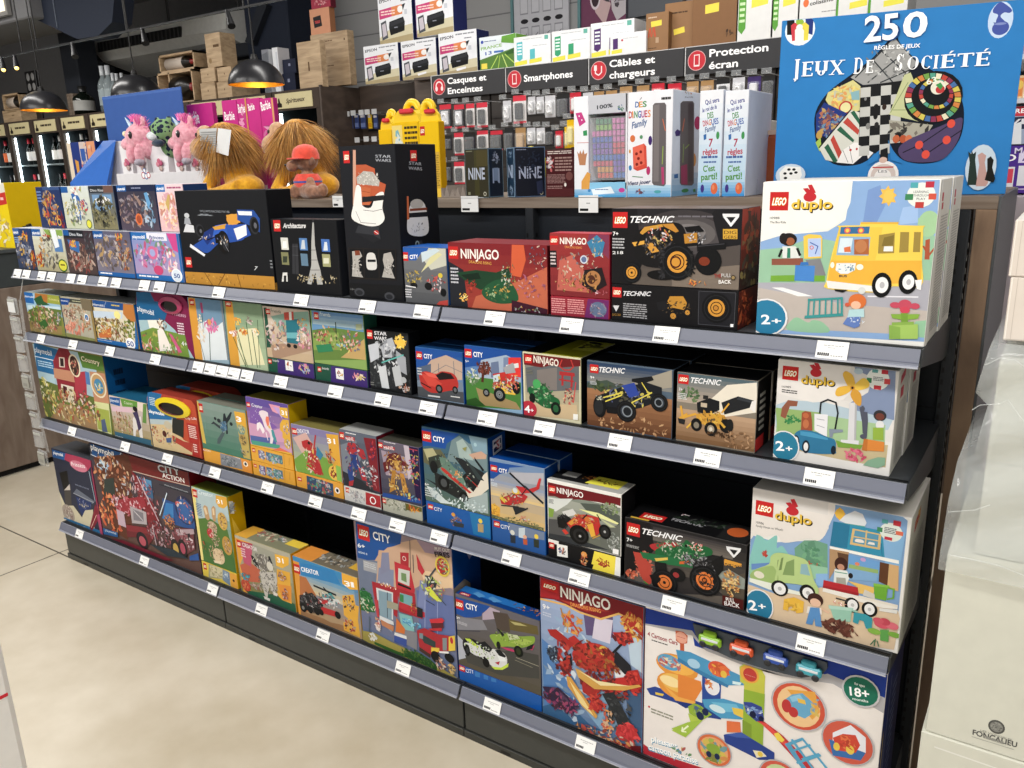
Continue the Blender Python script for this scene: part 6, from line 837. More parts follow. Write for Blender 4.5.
carton('F8','tall crimson-headed box with a red robot warrior holding golden blades',2.237,2.507,ZB,.374,.085,('7c98b8','9c1c28','8c1c28'),[('F',M3,'''G a8b8d8 6888b0 10;P 6c5c88 240,240 340,250 340,330 250,320;P d8d0e0 280,260 340,270 330,350 270,330;P 5888c0 100,330 200,420 240,560 110,590;P 3c6c98 100,560 180,540 260,620 300,640 220,640 110,600;P 88b0d0 220,540 340,500 380,620 300,640;P c0d4e4 380,250 440,280 440,450 400,420;P 48688c 380,500 440,480 440,690 400,660;P e8ecf0 340,420 380,410 400,480 360,520;C 300 40 26 90b0d0,c8d8e8,5078a0,e0e8f0 200,420 90,180
P 8c1c28 95,118 450,210 446,300 400,265 360,245 300,262 230,240 180,215 140,200 96,195;L e8b860 6 96,198 180,218 230,244 300,266 360,248 398,268 446,304;P b83c2c 160,200 330,240 250,240 200,220;P b01c28 95,118 160,135 160,200 96,190;LG 100,134 154,180;T f8f4ec 164,190 332,238 36 NINJAGO;TN f0b048 198,222 300,246 13 DRAGONS_RISING;T f0f0f0 104,230 128,236 16 9+;TL c8d0e0 2 104,240 132,265
C 301 20 16 c83028,e8a030,d8b060 200,280 34,34;L b88838 5 165,230 180,290;L c83828 6 190,260 225,310;P 2c3444 118,370 150,355 160,400 130,405;C 302 14 12 2c4460,a8c0d8,1c2430 135,382 20,24
P b83024 365,260 400,240 440,280 446,330 410,300 385,310;C 303 40 13 e0a038,c88020,8c1c20,f0c860 405,290 36,44;L 2a2c34 7 330,390 380,340;P c02c28 340,310 400,310 412,345 360,350;C 304 20 14 c02c28,8c1c20,e85038,303038 375,330 34,22
P c02c28 190,330 210,320 240,350 240,372 205,360;P b42824 120,300 150,300 210,350 195,365 130,320;P 2c2c34 170,400 200,380 205,420 180,440;P b82c24 160,410 195,400 200,440 175,460;C 305 30 14 b82c28,2c2c34,7c1820,d85040 175,400 30,60
Q c03028 205,375 250,345 310,355 345,385 365,420 330,440 270,440 220,420;P d83c30 245,350 290,350 300,395 250,400;P e8a030 300,360 325,365 320,390 300,385;E e0b840 310,372 15,16;E 8c1c1c 310,374 9,10;C 306 90 14 a82824,7c1820,c84830,2c2a30,b88030,8c2020 280,400 80,56;P 2c2c34 350,370 400,420 410,460 380,450 345,410
P b82c28 390,440 425,435 440,480 430,515 395,500 375,470;C 307 30 13 c82c28,7c1820,e84838 410,480 30,36;P c82c28 300,470 380,460 400,495 350,520 305,505;P b42c28 235,470 290,470 310,500 270,530 240,510;C 308 60 13 a02824,7c1c20,b83828,303038 310,490 80,36
P d8a848 215,430 230,435 280,470 300,475 380,490 430,485 438,492 380,505 280,500 225,460;P f0e0a8 225,436 290,472 400,490 300,488;P d8a040 185,455 200,460 290,590 285,600 240,560 190,490;P f0d890 195,470 240,530 280,595 230,545
P c02c30 270,520 290,520 310,560 290,580 262,560;C 309 30 12 b82c28,e05038,701820 285,545 30,34;P 34383c 305,515 345,510 400,610 410,640 370,650 350,600;C 310 30 14 3c4044,24282c,5c6064 360,580 40,60;P c83034 360,620 410,620 430,660 400,680 365,670 350,650;C 311 30 13 d83840,a82028,f05050 395,650 34,34
P 3c2c4c 105,490 160,495 230,560 200,580 130,540;C 312 50 13 302838,8c3c70,584868,1c1820,b85078 165,540 56,40;C 313 24 12 c83428,e8a038,d8c0a0 325,610 18,40
P 7c1820 100,600 200,640 330,670 446,700 440,740 100,620;P e0a058 215,640 240,642 330,665 380,690 300,672;P 8c1c28 240,650 440,700 438,730 250,680;P e8d0a0 180,640 215,635 260,650 220,655;C 314 50 13 c83028,8c1820,e8a040,d8d0c0,40484c 320,660 110,26;L e8c8b0 4 340,680 380,694;L e8c8b0 4 390,700 430,714;P 6c1420 405,690 440,690 440,740 400,730;L a81828 6 444,210 440,740'''),('T',None,'R 8c1c28 0,0 100,100')],nick='red robot warrior box')
# the big parking garage playset: carton with a real window band of toy cars
t=empty('garage_playset_box',(2.752,.02,ZB),'large white and blue box with a toy garage and four cars behind a window','toy box')
w,h,d=.486,.384,.205
mb=MB();mb.box(-w/2,w/2,0,d,0,h,{'*':'eae4e0','R':'16307c','T':'1c3a94','L':'16307c','K':'16307c'},.0012)
fs=faces_of(mb,w,d,h,(2.752,.02,ZB),0);fs['F'].draw(N5,'''B ece6e2;P 1c44a4 20,30 1010,300 1020,420 720,290 640,300 400,240 215,180 205,120 20,92;P b8b6ba 20,92 205,120 260,200 420,262 640,305 740,290 1000,400 1000,470 760,330 560,300 240,180 205,140 20,98
P c8283c 10,585 120,620 250,662 250,760 0,760;P c8283c 5,560 60,600 120,620 10,610;T 3c9cc0 46,560 150,590 24 pleasant;T fff 44,556 148,586 22 pleasant;T 3c9cc0 32,592 230,650 26 cartoon_paradise;T fff 34,588 228,646 24 cartoon_paradise;C 320 8 12 e8c020,c83048,40a060,40a0d0 165,595 34,12;TL f0c8c8 2 30,610 130,655
T a83040 30,140 148,178 17 4_Cartoon_Cars;TL 444 1 46,155 112,184;E c83040 36,420 4,4;TL 998 2 44,425 130,480
P c86038 140,120 170,125 188,140 186,170 174,172 176,300 160,298 158,172 142,160;E e8a890 163,148 22,22;TL b83c30 1 146,141 180,155
P 3050a0 26,348 60,340 200,390 260,410 245,430 160,410 40,372;P e8c838 60,362 95,370 90,378 62,372;P 24408c 140,380 200,390 205,420 180,426 145,405
E e89c28 145,262 80,46;E f4b840 145,256 66,34;E 58a8d0 115,245 44,30;E c85048 95,240 14,18;C 321 14 18 58b0d8,c83838,f0e8c0 118,248 36,24;E e89c28 145,340 76,50;E f0c050 145,328 62,34;E f8e0a0 120,320 40,20;P e88c28 150,290 240,320 245,350 215,400 150,380;P f0b040 90,330 150,380 220,400 215,410 140,395
P 3058a8 245,290 320,330 315,470 245,440;E e8e8ec 285,340 28,34;C 322 6 16 c84840,e8a040 270,330 10,14;P 2c4c98 250,430 320,455 320,470 255,460
P 4ca0cc 142,195 200,205 400,298 410,335 350,335 245,280 150,230;P 3c88b8 150,225 245,280 350,335 345,345 240,295 148,240;P d8f0f4 365,318 400,325 395,335 365,330;E a8d0e8 212,250 24,18;E e05838 310,272 40,30;C 323 12 20 e86838,f0c030,c84028 312,275 34,22;E e8c030 330,292 12,14
P 4ca4d0 245,390 330,388 440,420 440,450 400,470 320,465 255,420;P 70c0e0 280,400 380,410 400,440 320,440;E d0e8f0 305,428 30,14;P e8c838 362,422 400,428 480,480 470,500 440,480 370,448
P c8c838 392,262 410,252 480,275 494,300 492,330 490,400 460,412 412,408 410,330 395,320;P 98b828 410,350 492,370 484,580 404,550;P 88a424 404,470 440,490 440,570 404,550;E e8a830 432,292 36,34;E c84038 434,294 26,26;TL f0e0d0 1 414,291 456,306
P e8783c 342,475 395,480 398,520 342,520;P 304c9c 330,530 400,520 530,600 530,630 470,628 335,560;P 4868b8 332,528 400,520 440,545 380,540;P e8e0c0 445,590 480,595 500,615 460,620;E e8c838 474,606 10,10
P 3c50a0 408,400 440,402 480,420 490,470 460,478 420,445;C 324 14 14 3858a8,e8e8f0,80b0e0 450,435 30,24;E 20284c 445,450 12,14;E 20284c 478,468 10,12
P c83038 460,475 490,478 560,530 620,590 680,650 700,680 660,680 560,570 500,500;P e85048 470,478 500,486 620,600 600,600;P f0d838 528,525 545,520 570,550 560,560 540,550;P 58a8cc 570,565 640,540 640,552 590,572;P 58a8cc 570,565 590,560 640,640 680,690 650,680;L 58b0d4 9 600,550 680,660;L 58b0d4 8 640,545 735,660;L 58b0d4 7 610,590 670,570;L 58b0d4 7 640,625 705,605;L 58b0d4 8 620,640 710,610
P 98b828 190,418 215,405 240,415 285,450 250,470 220,460 195,445;P b8d040 190,445 245,470 180,540 125,512 160,500 200,480;P a8c838 125,505 190,480 250,470 180,540;L f0f8d0 6 165,515 190,495;L f0f8d0 5 168,500 166,516 182,518;C 325 16 16 a8c838,708818,3858a8 235,440 26,20;E 24345c 238,455 14,16;E 24345c 258,440 12,14
O b8b4b8 e07038 292,590 62 4;E e8a870 292,590 52,50;C 326 30 22 a8c838,e88838,48a0c0,e8c838,708018 292,592 42,40;E 90b030 290,585 26,20;E 24345c 272,605 10,12;E 24345c 305,615 10,12
O c0bcc0 d85838 625,418 94 6;E f0c890 625,418 82,78;P e8a838 580,350 690,360 710,440 680,470;P 6cb0d4 565,395 600,370 640,365 680,400 690,440 650,465 590,440;P 90c8e4 590,380 630,370 645,390 600,400;E c83838 578,415 18,26;E c83838 605,440 18,20;P e8c040 620,385 650,392 655,410 625,402;C 327 10 16 e8c838,c86838,58a8d0 690,420 18,40
O b8b6ba d86048 818,560 86 5;P e8e8f0 760,520 830,490 890,540 890,600 760,600;P 3c78b8 745,545 890,600 870,630 760,610;E d86850 818,560 10,10;P d84830 760,540 800,525 850,530 868,570 850,600 780,590;P e8783c 790,530 830,535 830,555 792,550;E e8c838 828,588 16,18;E e8c838 775,575 12,16;C 328 10 14 d84830,e88848,b83020 815,560 34,24
O b8b6ba d86048 550,700 70 5;E c8d8a0 550,705 58,58
E c8c8cc 870,358 74,62;E 147c64 870,358 66,55;T e8f4f0 845,330 886,342 10 for_ages;T fff 828,372 905,386 34 18+;T e8f4f0 838,390 900,402 10 months''')
fs['R'].draw(None,'L a8b0c8 1.2 30,10 24,90;TL 8090c0 12 44,20 70,80;P c8b060 8,40 12,34 14,60 10,58')
mb.v=[(a+2.752,b+.02,c+ZB)for a,b,c in mb.v];mb.obj('carton',CARD,t,(2.752,.02,ZB))
f=faces_of(MB(),w,d,h,(2.752,.02,ZB),0)['F'];f.fr=N5
out=[f.m(x,y)for x,y in((212,88),(740,240),(742,262),(720,288),(640,300),(500,268),(360,222),(260,175),(225,135))]
g=MB();X0=2.752-w/2;g.prism([(X0+a,ZB+b)for a,b in out],.0135,.0180,'3a4450');g.obj('window_tray',PLAS,t,(2.752,.014,ZB+.3))
for cc,x,y in(('88b828',285,142),('d8562c',408,178),('2c50a8',542,215),('40a0b0',672,258)):
 a,b=f.m(x,y);g=MB();px,pz=X0+a,ZB+b
 g.box(px-.024,px+.024,.002,.0135,pz-.014,pz+.006,cc,.005);g.box(px-.015,px+.013,.003,.0135,pz+.004,pz+.017,cc,.005);g.box(px-.018,px+.018,.0015,.004,pz-.004,pz+.002,'d8dce0',.001)
 for q in(-.014,.014):g.lathe([(.001,0),(.007,0),(.007,.003),(.001,.003)],'24262c',(px+q,.0005,pz-.013),12,ax='y')
 g.obj('toy_car',PLAS,t,(px,.01,pz))
ITEMS['F9']=(t,'parking garage box',2.752)
# ---------------------------------------------------------------- price labels in the rails
LAB=[[(13.7,22.5),(22.8,31),(37.6,46.9),(47.2,56.6),(66.9,76.2),(77.6,87.9),(98.7,108.7),(111,122.5),(139,151),(154,166),(212,227),(293.5,310),(359,377),(413.5,433.5),(485,505.5),(559.5,584.5),(652.5,681),(815,850)],[(37,46),(68,79),(105,116),(150,162),(193,204.8),(205.3,216.5),(217,228.4),(229,240.2),(241,254.5),(273,290),(327,345),(375,392),(419,438.5),(477,498.5),(533,557),(607,634),(692.5,723),(802,837)],[(67.5,77.5),(120.5,131),(162,174),(209,222),(261,275.5),(308,324),(350.5,368),(389,407),(429,450),(502,522),(568,591.5),(660,688),(795,827)],[(75,85),(139.5,150),(207,219),(255.5,268.5),(316,331),(395,412),(482.5,503),(575,597)]]
rows={0:'AC',1:'D',2:'E',3:'F'}
def railx(u,r):
# world x on the middle of the rail where the photo column u meets it
 lo,hi=-.2,3.2;z=ZS[r]-.013;y=-.009
 for _ in range(40):
  m_=(lo+hi)/2;q=CR@(np.array([m_,y,z])-CP);uu=512+F*q[0]/-q[2]
  if uu<u:lo=m_
  else:hi=m_
 return lo
found={}
for r,L in enumerate(LAB):
 for u0,u1 in L:
  x0,x1=railx(u0,r),railx(u1,r);xc=(x0+x1)/2
  cand=[(abs(v[2]-xc),v[1])for k,v in ITEMS.items()if k[0]in rows[r]and not(len(k)>2 and k[-1]in 'bc')]
  found.setdefault((r,min(cand)[1]),[]).append((x0,x1))
order=['leftmost','second','third','fourth','fifth']
rnd=random.Random(5)
for(r,nick),L in found.items():
 for i,(x0,x1)in enumerate(L):
  z=ZS[r];g=MB();w_=min(x1-x0,.052)
  def rp(f):return(-.0035-.0122*f-.0022,z+.0003-.0265*f)
  a,b=rp(-.05),rp(1.02);tl=rnd.uniform(-.0008,.0008)
  x0=(x0+x1)/2-w_/2;x1=x0+w_
  g.face([(x0,a[0],a[1]),(x1,a[0],a[1]+tl),(x1,b[0],b[1]+tl),(x0,b[0],b[1])][::-1],'f4f4f2')
  g.face([(x0,a[0]+.0006,a[1]),(x1,a[0]+.0006,a[1]+tl),(x1,b[0]+.0006,b[1]+tl),(x0,b[0]+.0006,b[1])],'dcdcda')
  for p0,p1 in(((x0,a),(x0,b)),((x1,a),(x1,b))):
   g.face([(p0[0],p0[1][0],p0[1][1]),(p0[0],p0[1][0]+.0006,p0[1][1]),(p1[0],p1[1][0]+.0006,p1[1][1]),(p1[0],p1[1][0],p1[1][1])],'e8e8e6')
  def mark(u0,u1,v0,v1,c):
   p,q=rp(v0),rp(v1);X0,X1=x0+w_*u0,x0+w_*u1
   g.face([(X0,p[0]-.0003,p[1]),(X1,p[0]-.0003,p[1]),(X1,q[0]-.0003,q[1]),(X0,q[0]-.0003,q[1])][::-1],c)
  x=.22
  while x<.82:e_=x+rnd.uniform(.04,.12);mark(x,min(e_,.86),.18,.23,'a8a8a8');x=e_+.02
  mark(.35,.6,.32,.36,'b0b0b0')
  x=.06
  for k in range(6):mark(x,x+.05,.66,.84,'26262a');x+=.064
  x=.48
  if rnd.random()<.6:
   for k in range(5):mark(x,x+.06,.78,.84,'909090');x+=.08
  o=g.obj('price_label',CARD,None,((x0+x1)/2,-.01,z-.013))
  which='' if len(L)==1 else ', '+order[i]
  tag(o,'white price label on the %s rail under the %s%s'%(ROWN[r],nick,which),'price label','price labels in the %s shelf rail'%ROWN[r])
for u0,u1,lab in((333,343.5,'small white card clipped to the wooden top, left of the tall helmet box'),(461.5,478.5,'white price card hanging from the wooden top under the first dark slim box'),(579,598.5,'white price card hanging from the wooden top under the coloured dice box')):
 x0=onY(u0,200,.375)[0];x1=onY(u1,200,.375)[0];up=.012 if u0<400 else 0
 g=MB();g.box(x0,x1,.3725,.3738,1.350+up,1.392+up*.3,'f2f2f0');g.box(x0+.004,x0+(x1-x0)*.5,.3722,.3725,1.354+up,1.360+up,'222');g.box(x0+(x1-x0)*.4,x0+(x1-x0)*.6,.3722,.3725,1.372+up*.8,1.374+up*.8,'999')
 g.box(x0,x1,.3725,.40,1.3862,1.3875,'e4e8ea');tag(g.obj('price_card',CARD,None,((x0+x1)/2,.373,1.36)),lab,'price label')
 # ---------------------------------------------------------------- clear clip strip at the left end
t=empty('clip_strip',(-.06,.02,1.13),'clear plastic clip strip with empty pouches hanging at the left end of the shelves','clip strip')
g=MB();pts=[(12,300),(16,330),(22,365),(30,410),(40,452)];q=[onY(u+8,v,-.02)for u,v in pts]
for a,b in zip(q,q[1:]):g.add([(a[0]-.012,-.02,a[1]),(a[0]+.012,-.02,a[1]),(b[0]+.012,-.02,b[1]),(b[0]-.012,-.02,b[1])],[(0,1,2,3)],'d0d4d4')
g.tube([(q[0][0],-.02,q[0][1]),(q[0][0]+.02,-.005,1.13)],.002,'ccc');g.obj('strip',CLEAR,t,(q[0][0],-.02,q[0][1]))
for k in range(9):
 f_=k/8;u=14+30*f_**1.1;v=306+152*f_;c=onY(u,v,-.022);g=MB()
 s=.032;g.prism([(c[0]-s,c[1]-.034),(c[0]+s*.9,c[1]-.03),(c[0]+s,c[1]+.03),(c[0]-s*.9,c[1]+.034)],-.026-.004*(k%2),-.022,'989a94');po=g.obj('pouch',CLEAR,t,(c[0],-.022,c[1]))
 g=MB();g.box(c[0]-s*.8,c[0]+s*.7,-.0315,-.030,c[1]+.018,c[1]+.027,'b4b6b0',.001)
 if k in(0,4,8):g.box(c[0]-.026,c[0]+.024,-.032,-.031,c[1]-.022,c[1]+.016,'e0e2e2' if k==0 else 'a0a098');g.box(c[0]-.016,c[0]+.012,-.0325,-.032,c[1]-.014,c[1]-.002,'8a8a84' if k else 'e0e0e0')
 g.obj('tab',PLAS,po,(c[0],-.03,c[1]))
 # ================================================================ things on the wooden top
ZTB=1.3855
def PX(u0,v0,u1,v1,y):
 a,b=onY(u0,v0,y),onY(u1,v1,y);return a[0],b[0],min(a[1],b[1]),max(a[1],b[1])
 # blue display box with a raised lid, white tray and plush toys in cones
t=empty('plush_display_box',(.25,.5,ZTB),'blue and white cardboard display box with a raised blue lid, holding plush toys','display box')
a=onY(103,97,.66);b=onY(183,101,.66);c=onY(103,142,.66)
g=MB();g.box(a[0],b[0],.655,.66,ZTB,a[1],'3a5ea4',.001);g.box(a[0],b[0],.6545,.655,a[1]-.012,a[1]-.004,'4a6eb4');g.obj('raised_lid',CARD,t,(.25,.66,1.5))
p0,p1,p2=onY(103,141,.62),onY(70,183,.46),onY(107,183,.46)
g=MB()
g.add([(p1[0],.46,ZTB),(p1[0],.46,p1[1]),(p0[0],.62,p0[1]),(p0[0]+.1,.62,p0[1]),(p2[0],.46,p2[1]),(p2[0],.46,ZTB)],[(0,1,2,3,4,5)],'2f6ac0');g.obj('blue_wing',CARD,t,(p1[0],.5,ZTB))
q0,q1,q2,q3=onY(104,142,.62),onY(183,140,.62),onY(184,183,.47),onY(108,183,.47)
g=MB();g.add([(q0[0],.63,q0[1]),(q1[0],.63,q0[1]),(q1[0],.50,ZTB),(q0[0]+.02,.50,ZTB)],[(0,1,2,3)],'d4d0d4');g.obj('inner_card',CARD,t,(.25,.6,1.5))
x0,x1,z0,z1=PX(117,174,206,184,.455)
g=MB();g.box(x0,x1,.452,.458,ZTB,z1,'e4e2e4',.001);fr=g.obj('front_lip',CARD,t,((x0+x1)/2,.455,ZTB))
g=MB();c=onY(145,178,.45);f=Face(g,(c[0]-.05,.4515,c[1]-.02),(1,0,0),(0,0,1),(0,-1,0),.1,.06)
f.draw(None,'O c83040 fff 40,50 22 6;O 3868b0 fff 58,56 20 6;O c83040 fff 74,50 20 6;O 3868b0 fff 50,20 16 5');g.obj('round_logo',CARD,fr,(c[0],.451,c[1]))
def sleeve(u0,u1,vb,vt,y,lab):
 a,b=onY(u0,vt,y),onY(u1,vt,y);c,d=onY(u0+(u1-u0)*.35+6,vb,y),onY(u1+6,vb,y)
 g=MB();g.add([(a[0],y,a[1]),(b[0],y,b[1]),(d[0],y-.02,ZTB),(c[0],y-.02,ZTB),(a[0]+.01,y+.05,a[1]),(b[0],y+.05,b[1]),(d[0],y+.01,ZTB),(c[0],y+.01,ZTB)],[(0,3,2,1),(4,5,6,7),(0,4,7,3),(1,2,6,5)],'e8e6e8')
 m0=onY((u0+u1)/2+3,vt+15,y-.006)
 for k,(dx,dz,cc)in enumerate(((0,0,'c86880'),(.012,-.008,'b85878'),(-.008,-.012,'d88898'),(.008,-.028,'c0a8a0'))):g.ball((m0[0]+dx,y-.014,m0[1]+dz),(.012,.002,.010),cc,8,6)
 return g.obj('paper_sleeve',CARD,None,((a[0]+b[0])/2,y,ZTB)),lab
for u0,u1,y,lab in((119,131,.50,'white paper sleeve of the pink unicorn plush, leftmost'),(133,146,.50,'white paper sleeve between the pink unicorn and the spotted plush'),(148,167,.50,'white paper sleeve under the spotted plush'),(172,184,.51,'white paper sleeve under the second pink plush'),(187,200,.52,'white paper sleeve beside the first lion')):
 o,lab=sleeve(u0,u1,176,146,y,lab);tag(o,lab,'paper sleeve','white paper sleeves in the display box')
def remesh(o,vox=.006,sm=4):
 m=o.modifiers.new('body','REMESH');m.mode='VOXEL';m.voxel_size=vox;m.use_smooth_shade=True
 s=o.modifiers.new('soften','SMOOTH');s.iterations=sm;return o
def furmat(name,c,c2=None):
 m,n,l,p=newmat(name);tc=n.new('ShaderNodeTexCoord');nz=n.new('ShaderNodeTexNoise');nz.inputs['Scale'].default_value=90;nz.inputs['Detail'].default_value=3
 l.new(tc.outputs['Object'],nz.inputs[0]);cr=n.new('ShaderNodeValToRGB');e=cr.color_ramp.elements;e[0].position=.35;e[1].position=.65
 a=hexc(c);e[0].color=tuple(q*.86 for q in a[:3])+(1,);e[1].color=hexc(c2 or c);l.new(nz.outputs['Fac'],cr.inputs[0]);l.new(cr.outputs[0],p.inputs['Base Color'])
 p.inputs['Roughness'].default_value=.9;p.inputs['Sheen Weight'].default_value=.5
 b=n.new('ShaderNodeBump');b.inputs['Strength'].default_value=.6;b.inputs['Distance'].default_value=.003;l.new(nz.outputs['Fac'],b.inputs['Height']);l.new(b.outputs[0],p.inputs['Normal']);return m
PINKF=furmat('pink_plush','f0a0b0','f8b8c4');YELF=furmat('yellow_plush','eba414','f4b622');BRNF=furmat('brown_plush','8c6048','a8785c');TANF=furmat('tan_plush','c89870','d8ac84')
m,n,l,p=newmat('spotted_plush');tc=n.new('ShaderNodeTexCoord');vo=n.new('ShaderNodeTexVoronoi');vo.inputs['Scale'].default_value=55;l.new(tc.outputs['Object'],vo.inputs[0])
cr=n.new('ShaderNodeValToRGB');e=cr.color_ramp.elements;e[0].position=.42;e[0].color=hexc('16223a');e[1].position=.52;e[1].color=hexc('b8d838');l.new(vo.outputs['Distance'],cr.inputs[0])
n2=n.new('ShaderNodeTexNoise');n2.inputs['Scale'].default_value=14;l.new(tc.outputs['Object'],n2.inputs[0]);c2=n.new('ShaderNodeValToRGB');c2.color_ramp.elements[0].position=.47;c2.color_ramp.elements[0].color=hexc('2c5c90');c2.color_ramp.elements[1].position=.54;c2.color_ramp.elements[1].color=hexc('b8e030')
vc=n.new('ShaderNodeMix');vc.data_type='RGBA';mt=n.new('ShaderNodeMath');mt.operation='GREATER_THAN';mt.inputs[1].default_value=.45;l.new(vo.outputs['Distance'],mt.inputs[0]);l.new(mt.outputs[0],vc.inputs[0]);vc.inputs[6].default_value=hexc('16223a');l.new(c2.outputs[0],vc.inputs[7]);l.new(vc.outputs[2],p.inputs['Base Color']);p.inputs['Roughness'].default_value=.9
SPOTF=m
def tuft(g,base,dirv,L,r,c,rnd,bend=.4):
 d=Vector(dirv).normalized();s=d.cross(Vector((rnd.uniform(-1,1),rnd.uniform(-1,1),rnd.uniform(-1,1)))).normalized();p=Vector(base);pts=[]
 for i in range(4):
  f=i/3;pts.append(p+d*L*f+Vector((0,0,-1))*bend*L*f*f)
 for i in range(3):
  w0,w1=r*(1-i/3),r*(1-(i+1)/3);a,b=pts[i],pts[i+1]
  g.add([a-s*w0,a+s*w0,b+s*w1,b-s*w1],[(0,1,2,3)],c,True)
  # unicorn plushes: body lying forward over the tray edge, mane, horn, ears, hooves
def unicorn(u,v,y,sc,lab,flip=1,mane='f070b8'):
 c=onY(u,v,y);t=empty('unicorn_plush',(c[0],y,c[1]-.04),lab,'plush toy','pink unicorn plush toys in the display box')
 g=MB();s=sc
 g.ball((c[0],y,c[1]),(.050*s,.045*s,.042*s),'fff');g.ball((c[0]-.040*s,y-.02,c[1]-.022*s),(.028*s,.026*s,.022*s),'fff')
 g.ball((c[0]+.03*s,y+.03,c[1]-.035*s),(.034*s,.05*s,.042*s),'fff')
 for dx in(-.01,.035):g.ball((c[0]+dx*s,y-.04,c[1]-.055*s),(.015*s,.016*s,.03*s),'fff')
 for dx in(-.005,.032):g.ball((c[0]+dx*s,y-.005,c[1]+.045*s),(.010*s,.008*s,.020*s),'fff')
 remesh(g.obj('body',PINKF,t,(c[0],y,c[1]-.04)),.005)
 g=MB();rnd=random.Random(int(u))
 for i in range(260):
  a=rnd.uniform(-.6,1.9);g_=Vector((.03*math.cos(a)*s+rnd.uniform(-.012,.012)-.01,rnd.uniform(-.015,.02),.044*math.sin(a)*s+.008));tuft(g,Vector((c[0],y,c[1]))+g_,(g_.x+rnd.uniform(-.02,.02),rnd.uniform(-.02,.02),g_.z),.035*s,.003,rnd.choice((mane,'f8a0d0','e060a8')),rnd,.3)
 g.obj('mane',FUR,t,(c[0],y,c[1]))
 g=MB();g.tube([(c[0]-.028*s,y-.01,c[1]+.036*s),(c[0]-.043*s,y-.02,c[1]+.062*s)],[.008*s,.001],'c8e4f4',10);g.obj('horn',PLAS,t,(c[0],y,c[1]+.04))
 g=MB()
 g.ball((c[0]+.012*s,y-.041*s,c[1]+.006),(.009*s,.006,.012*s),'181418');g.ball((c[0]+.012*s,y-.046*s,c[1]+.011),(.003,.003,.003),'fff',8,6);g.obj('eye',PLAS,t,(c[0],y-.04,c[1]))
 g=MB();g.ball((c[0]+.036*s,y-.044,c[1]-.08*s),(.016*s,.016*s,.012*s),'b0a8b4');g.obj('hoof',FABR,t,(c[0],y-.04,c[1]-.07))
 g=MB();g.ball((c[0]-.062*s,y-.015,c[1]+.012*s),(.011,.01,.011),'f0e8c0');g.ball((c[0]-.058*s,y-.015,c[1]-.018*s),(.014,.012,.013),'90d8e8');g.obj('pompom',FABR,t,(c[0]-.06,y,c[1]))
unicorn(140,137,.50,1.2,'pink unicorn plush with a hot pink mane, left in the blue display')
unicorn(187,136,.53,1.15,'pink unicorn plush half hidden behind the first lion')
c=onY(164,131,.5);t=empty('spotted_plush',(c[0],.5,c[1]-.05),'navy and lime leopard-spotted plush with a white muzzle in the blue display','plush toy')
g=MB();g.ball((c[0],.5,c[1]),(.052,.05,.045),'fff');g.ball((c[0]+.01,.52,c[1]-.05),(.04,.045,.05),'fff')
for dx in(-.035,.04):g.ball((c[0]+dx,.5,c[1]+.038),(.014,.01,.016),'fff')
remesh(g.obj('body',SPOTF,t,(c[0],.5,c[1])),.005)
g=MB();g.ball((c[0]-.018,.462,c[1]-.018),(.030,.018,.018),'e8ecf0');g.obj('muzzle',FABR,t,(c[0],.46,c[1]))
g=MB();g.ball((c[0]-.02,.458,c[1]+.012),(.008,.004,.010),'101018');g.obj('eye',PLAS,t,(c[0],.455,c[1]))
g=MB();g.ball((c[0]+.01,.462,c[1]-.045),(.034,.016,.014),'1c3048');g.obj('paw',FABR,t,(c[0],.46,c[1]-.04))
x0,x1,z0,z1=PX(66,143,101,183,.60)
carton('zz1','navy and orange carton behind the blue wing of the plush display',x0,x1,ZTB,z1-ZTB,.04,('24408c','1c3070','c8b090'),[('F',None,'R e8d8c0 0,0 14,100;R 24408c 16,0 40,100;P e0a030 22,30 34,34 32,60 24,58;R d8c8c0 44,0 66,100;R 3868b8 46,12 62,50;R e8a070 70,0 98,100;C 5 16 9 284890,e8e0d8,c84830,f0c8a0 70,40 26,36')],y=.60)
# pink doll cartons
for k,(u0,u1,v,y,lab,ar)in enumerate(((186,212,105,.72,'pink doll carton with white lettering, leftmost of the pink ones','S 6 20 8 e878b8,d04890,f8d8e8 4,40 96,96;T fff 10,22 46,20 14 Barbie'),(221,236,101,.70,'narrow magenta doll carton beside the tall pink one','T fff 10,20 80,20 9 Barbie;C 7 20 8 f8b0d8,c02878,a87030 50,60 40,36'),(236,246,99,.69,'slim pink doll carton with a golden edge','T fff 8,14 80,14 9 Barbie;R d8a048 84,0 100,100;C 8 16 7 f8b0d8,c02878 46,50 34,36'),(246,259,99,.64,'tall plain magenta carton behind the first lion','T fff 10,12 60,11 7 Barbie;P e05cb0 0,60 100,58 100,100 0,100;R e8e8e8 80,88 98,96'),(259,273,99,.62,'tall pink doll carton with a gold right edge, between the lions','T fff 10,12 80,10 9 Barbie;R e0a868 86,0 100,42;C 9 30 6 e878b8,c83890,f8b8d8,a02070 50,60 44,36'))):
 x0,x1,z0,z1=PX(u0,v,u1,v,y)
 carton('zp%d'%k,lab,x0,x1,ZTB,z1-ZTB,.02,('cf3c94','a82c78','e060b0'),[('F',None,ar)],y=y,name='doll_carton',cat='toy box',group='pink doll cartons on the wooden top')
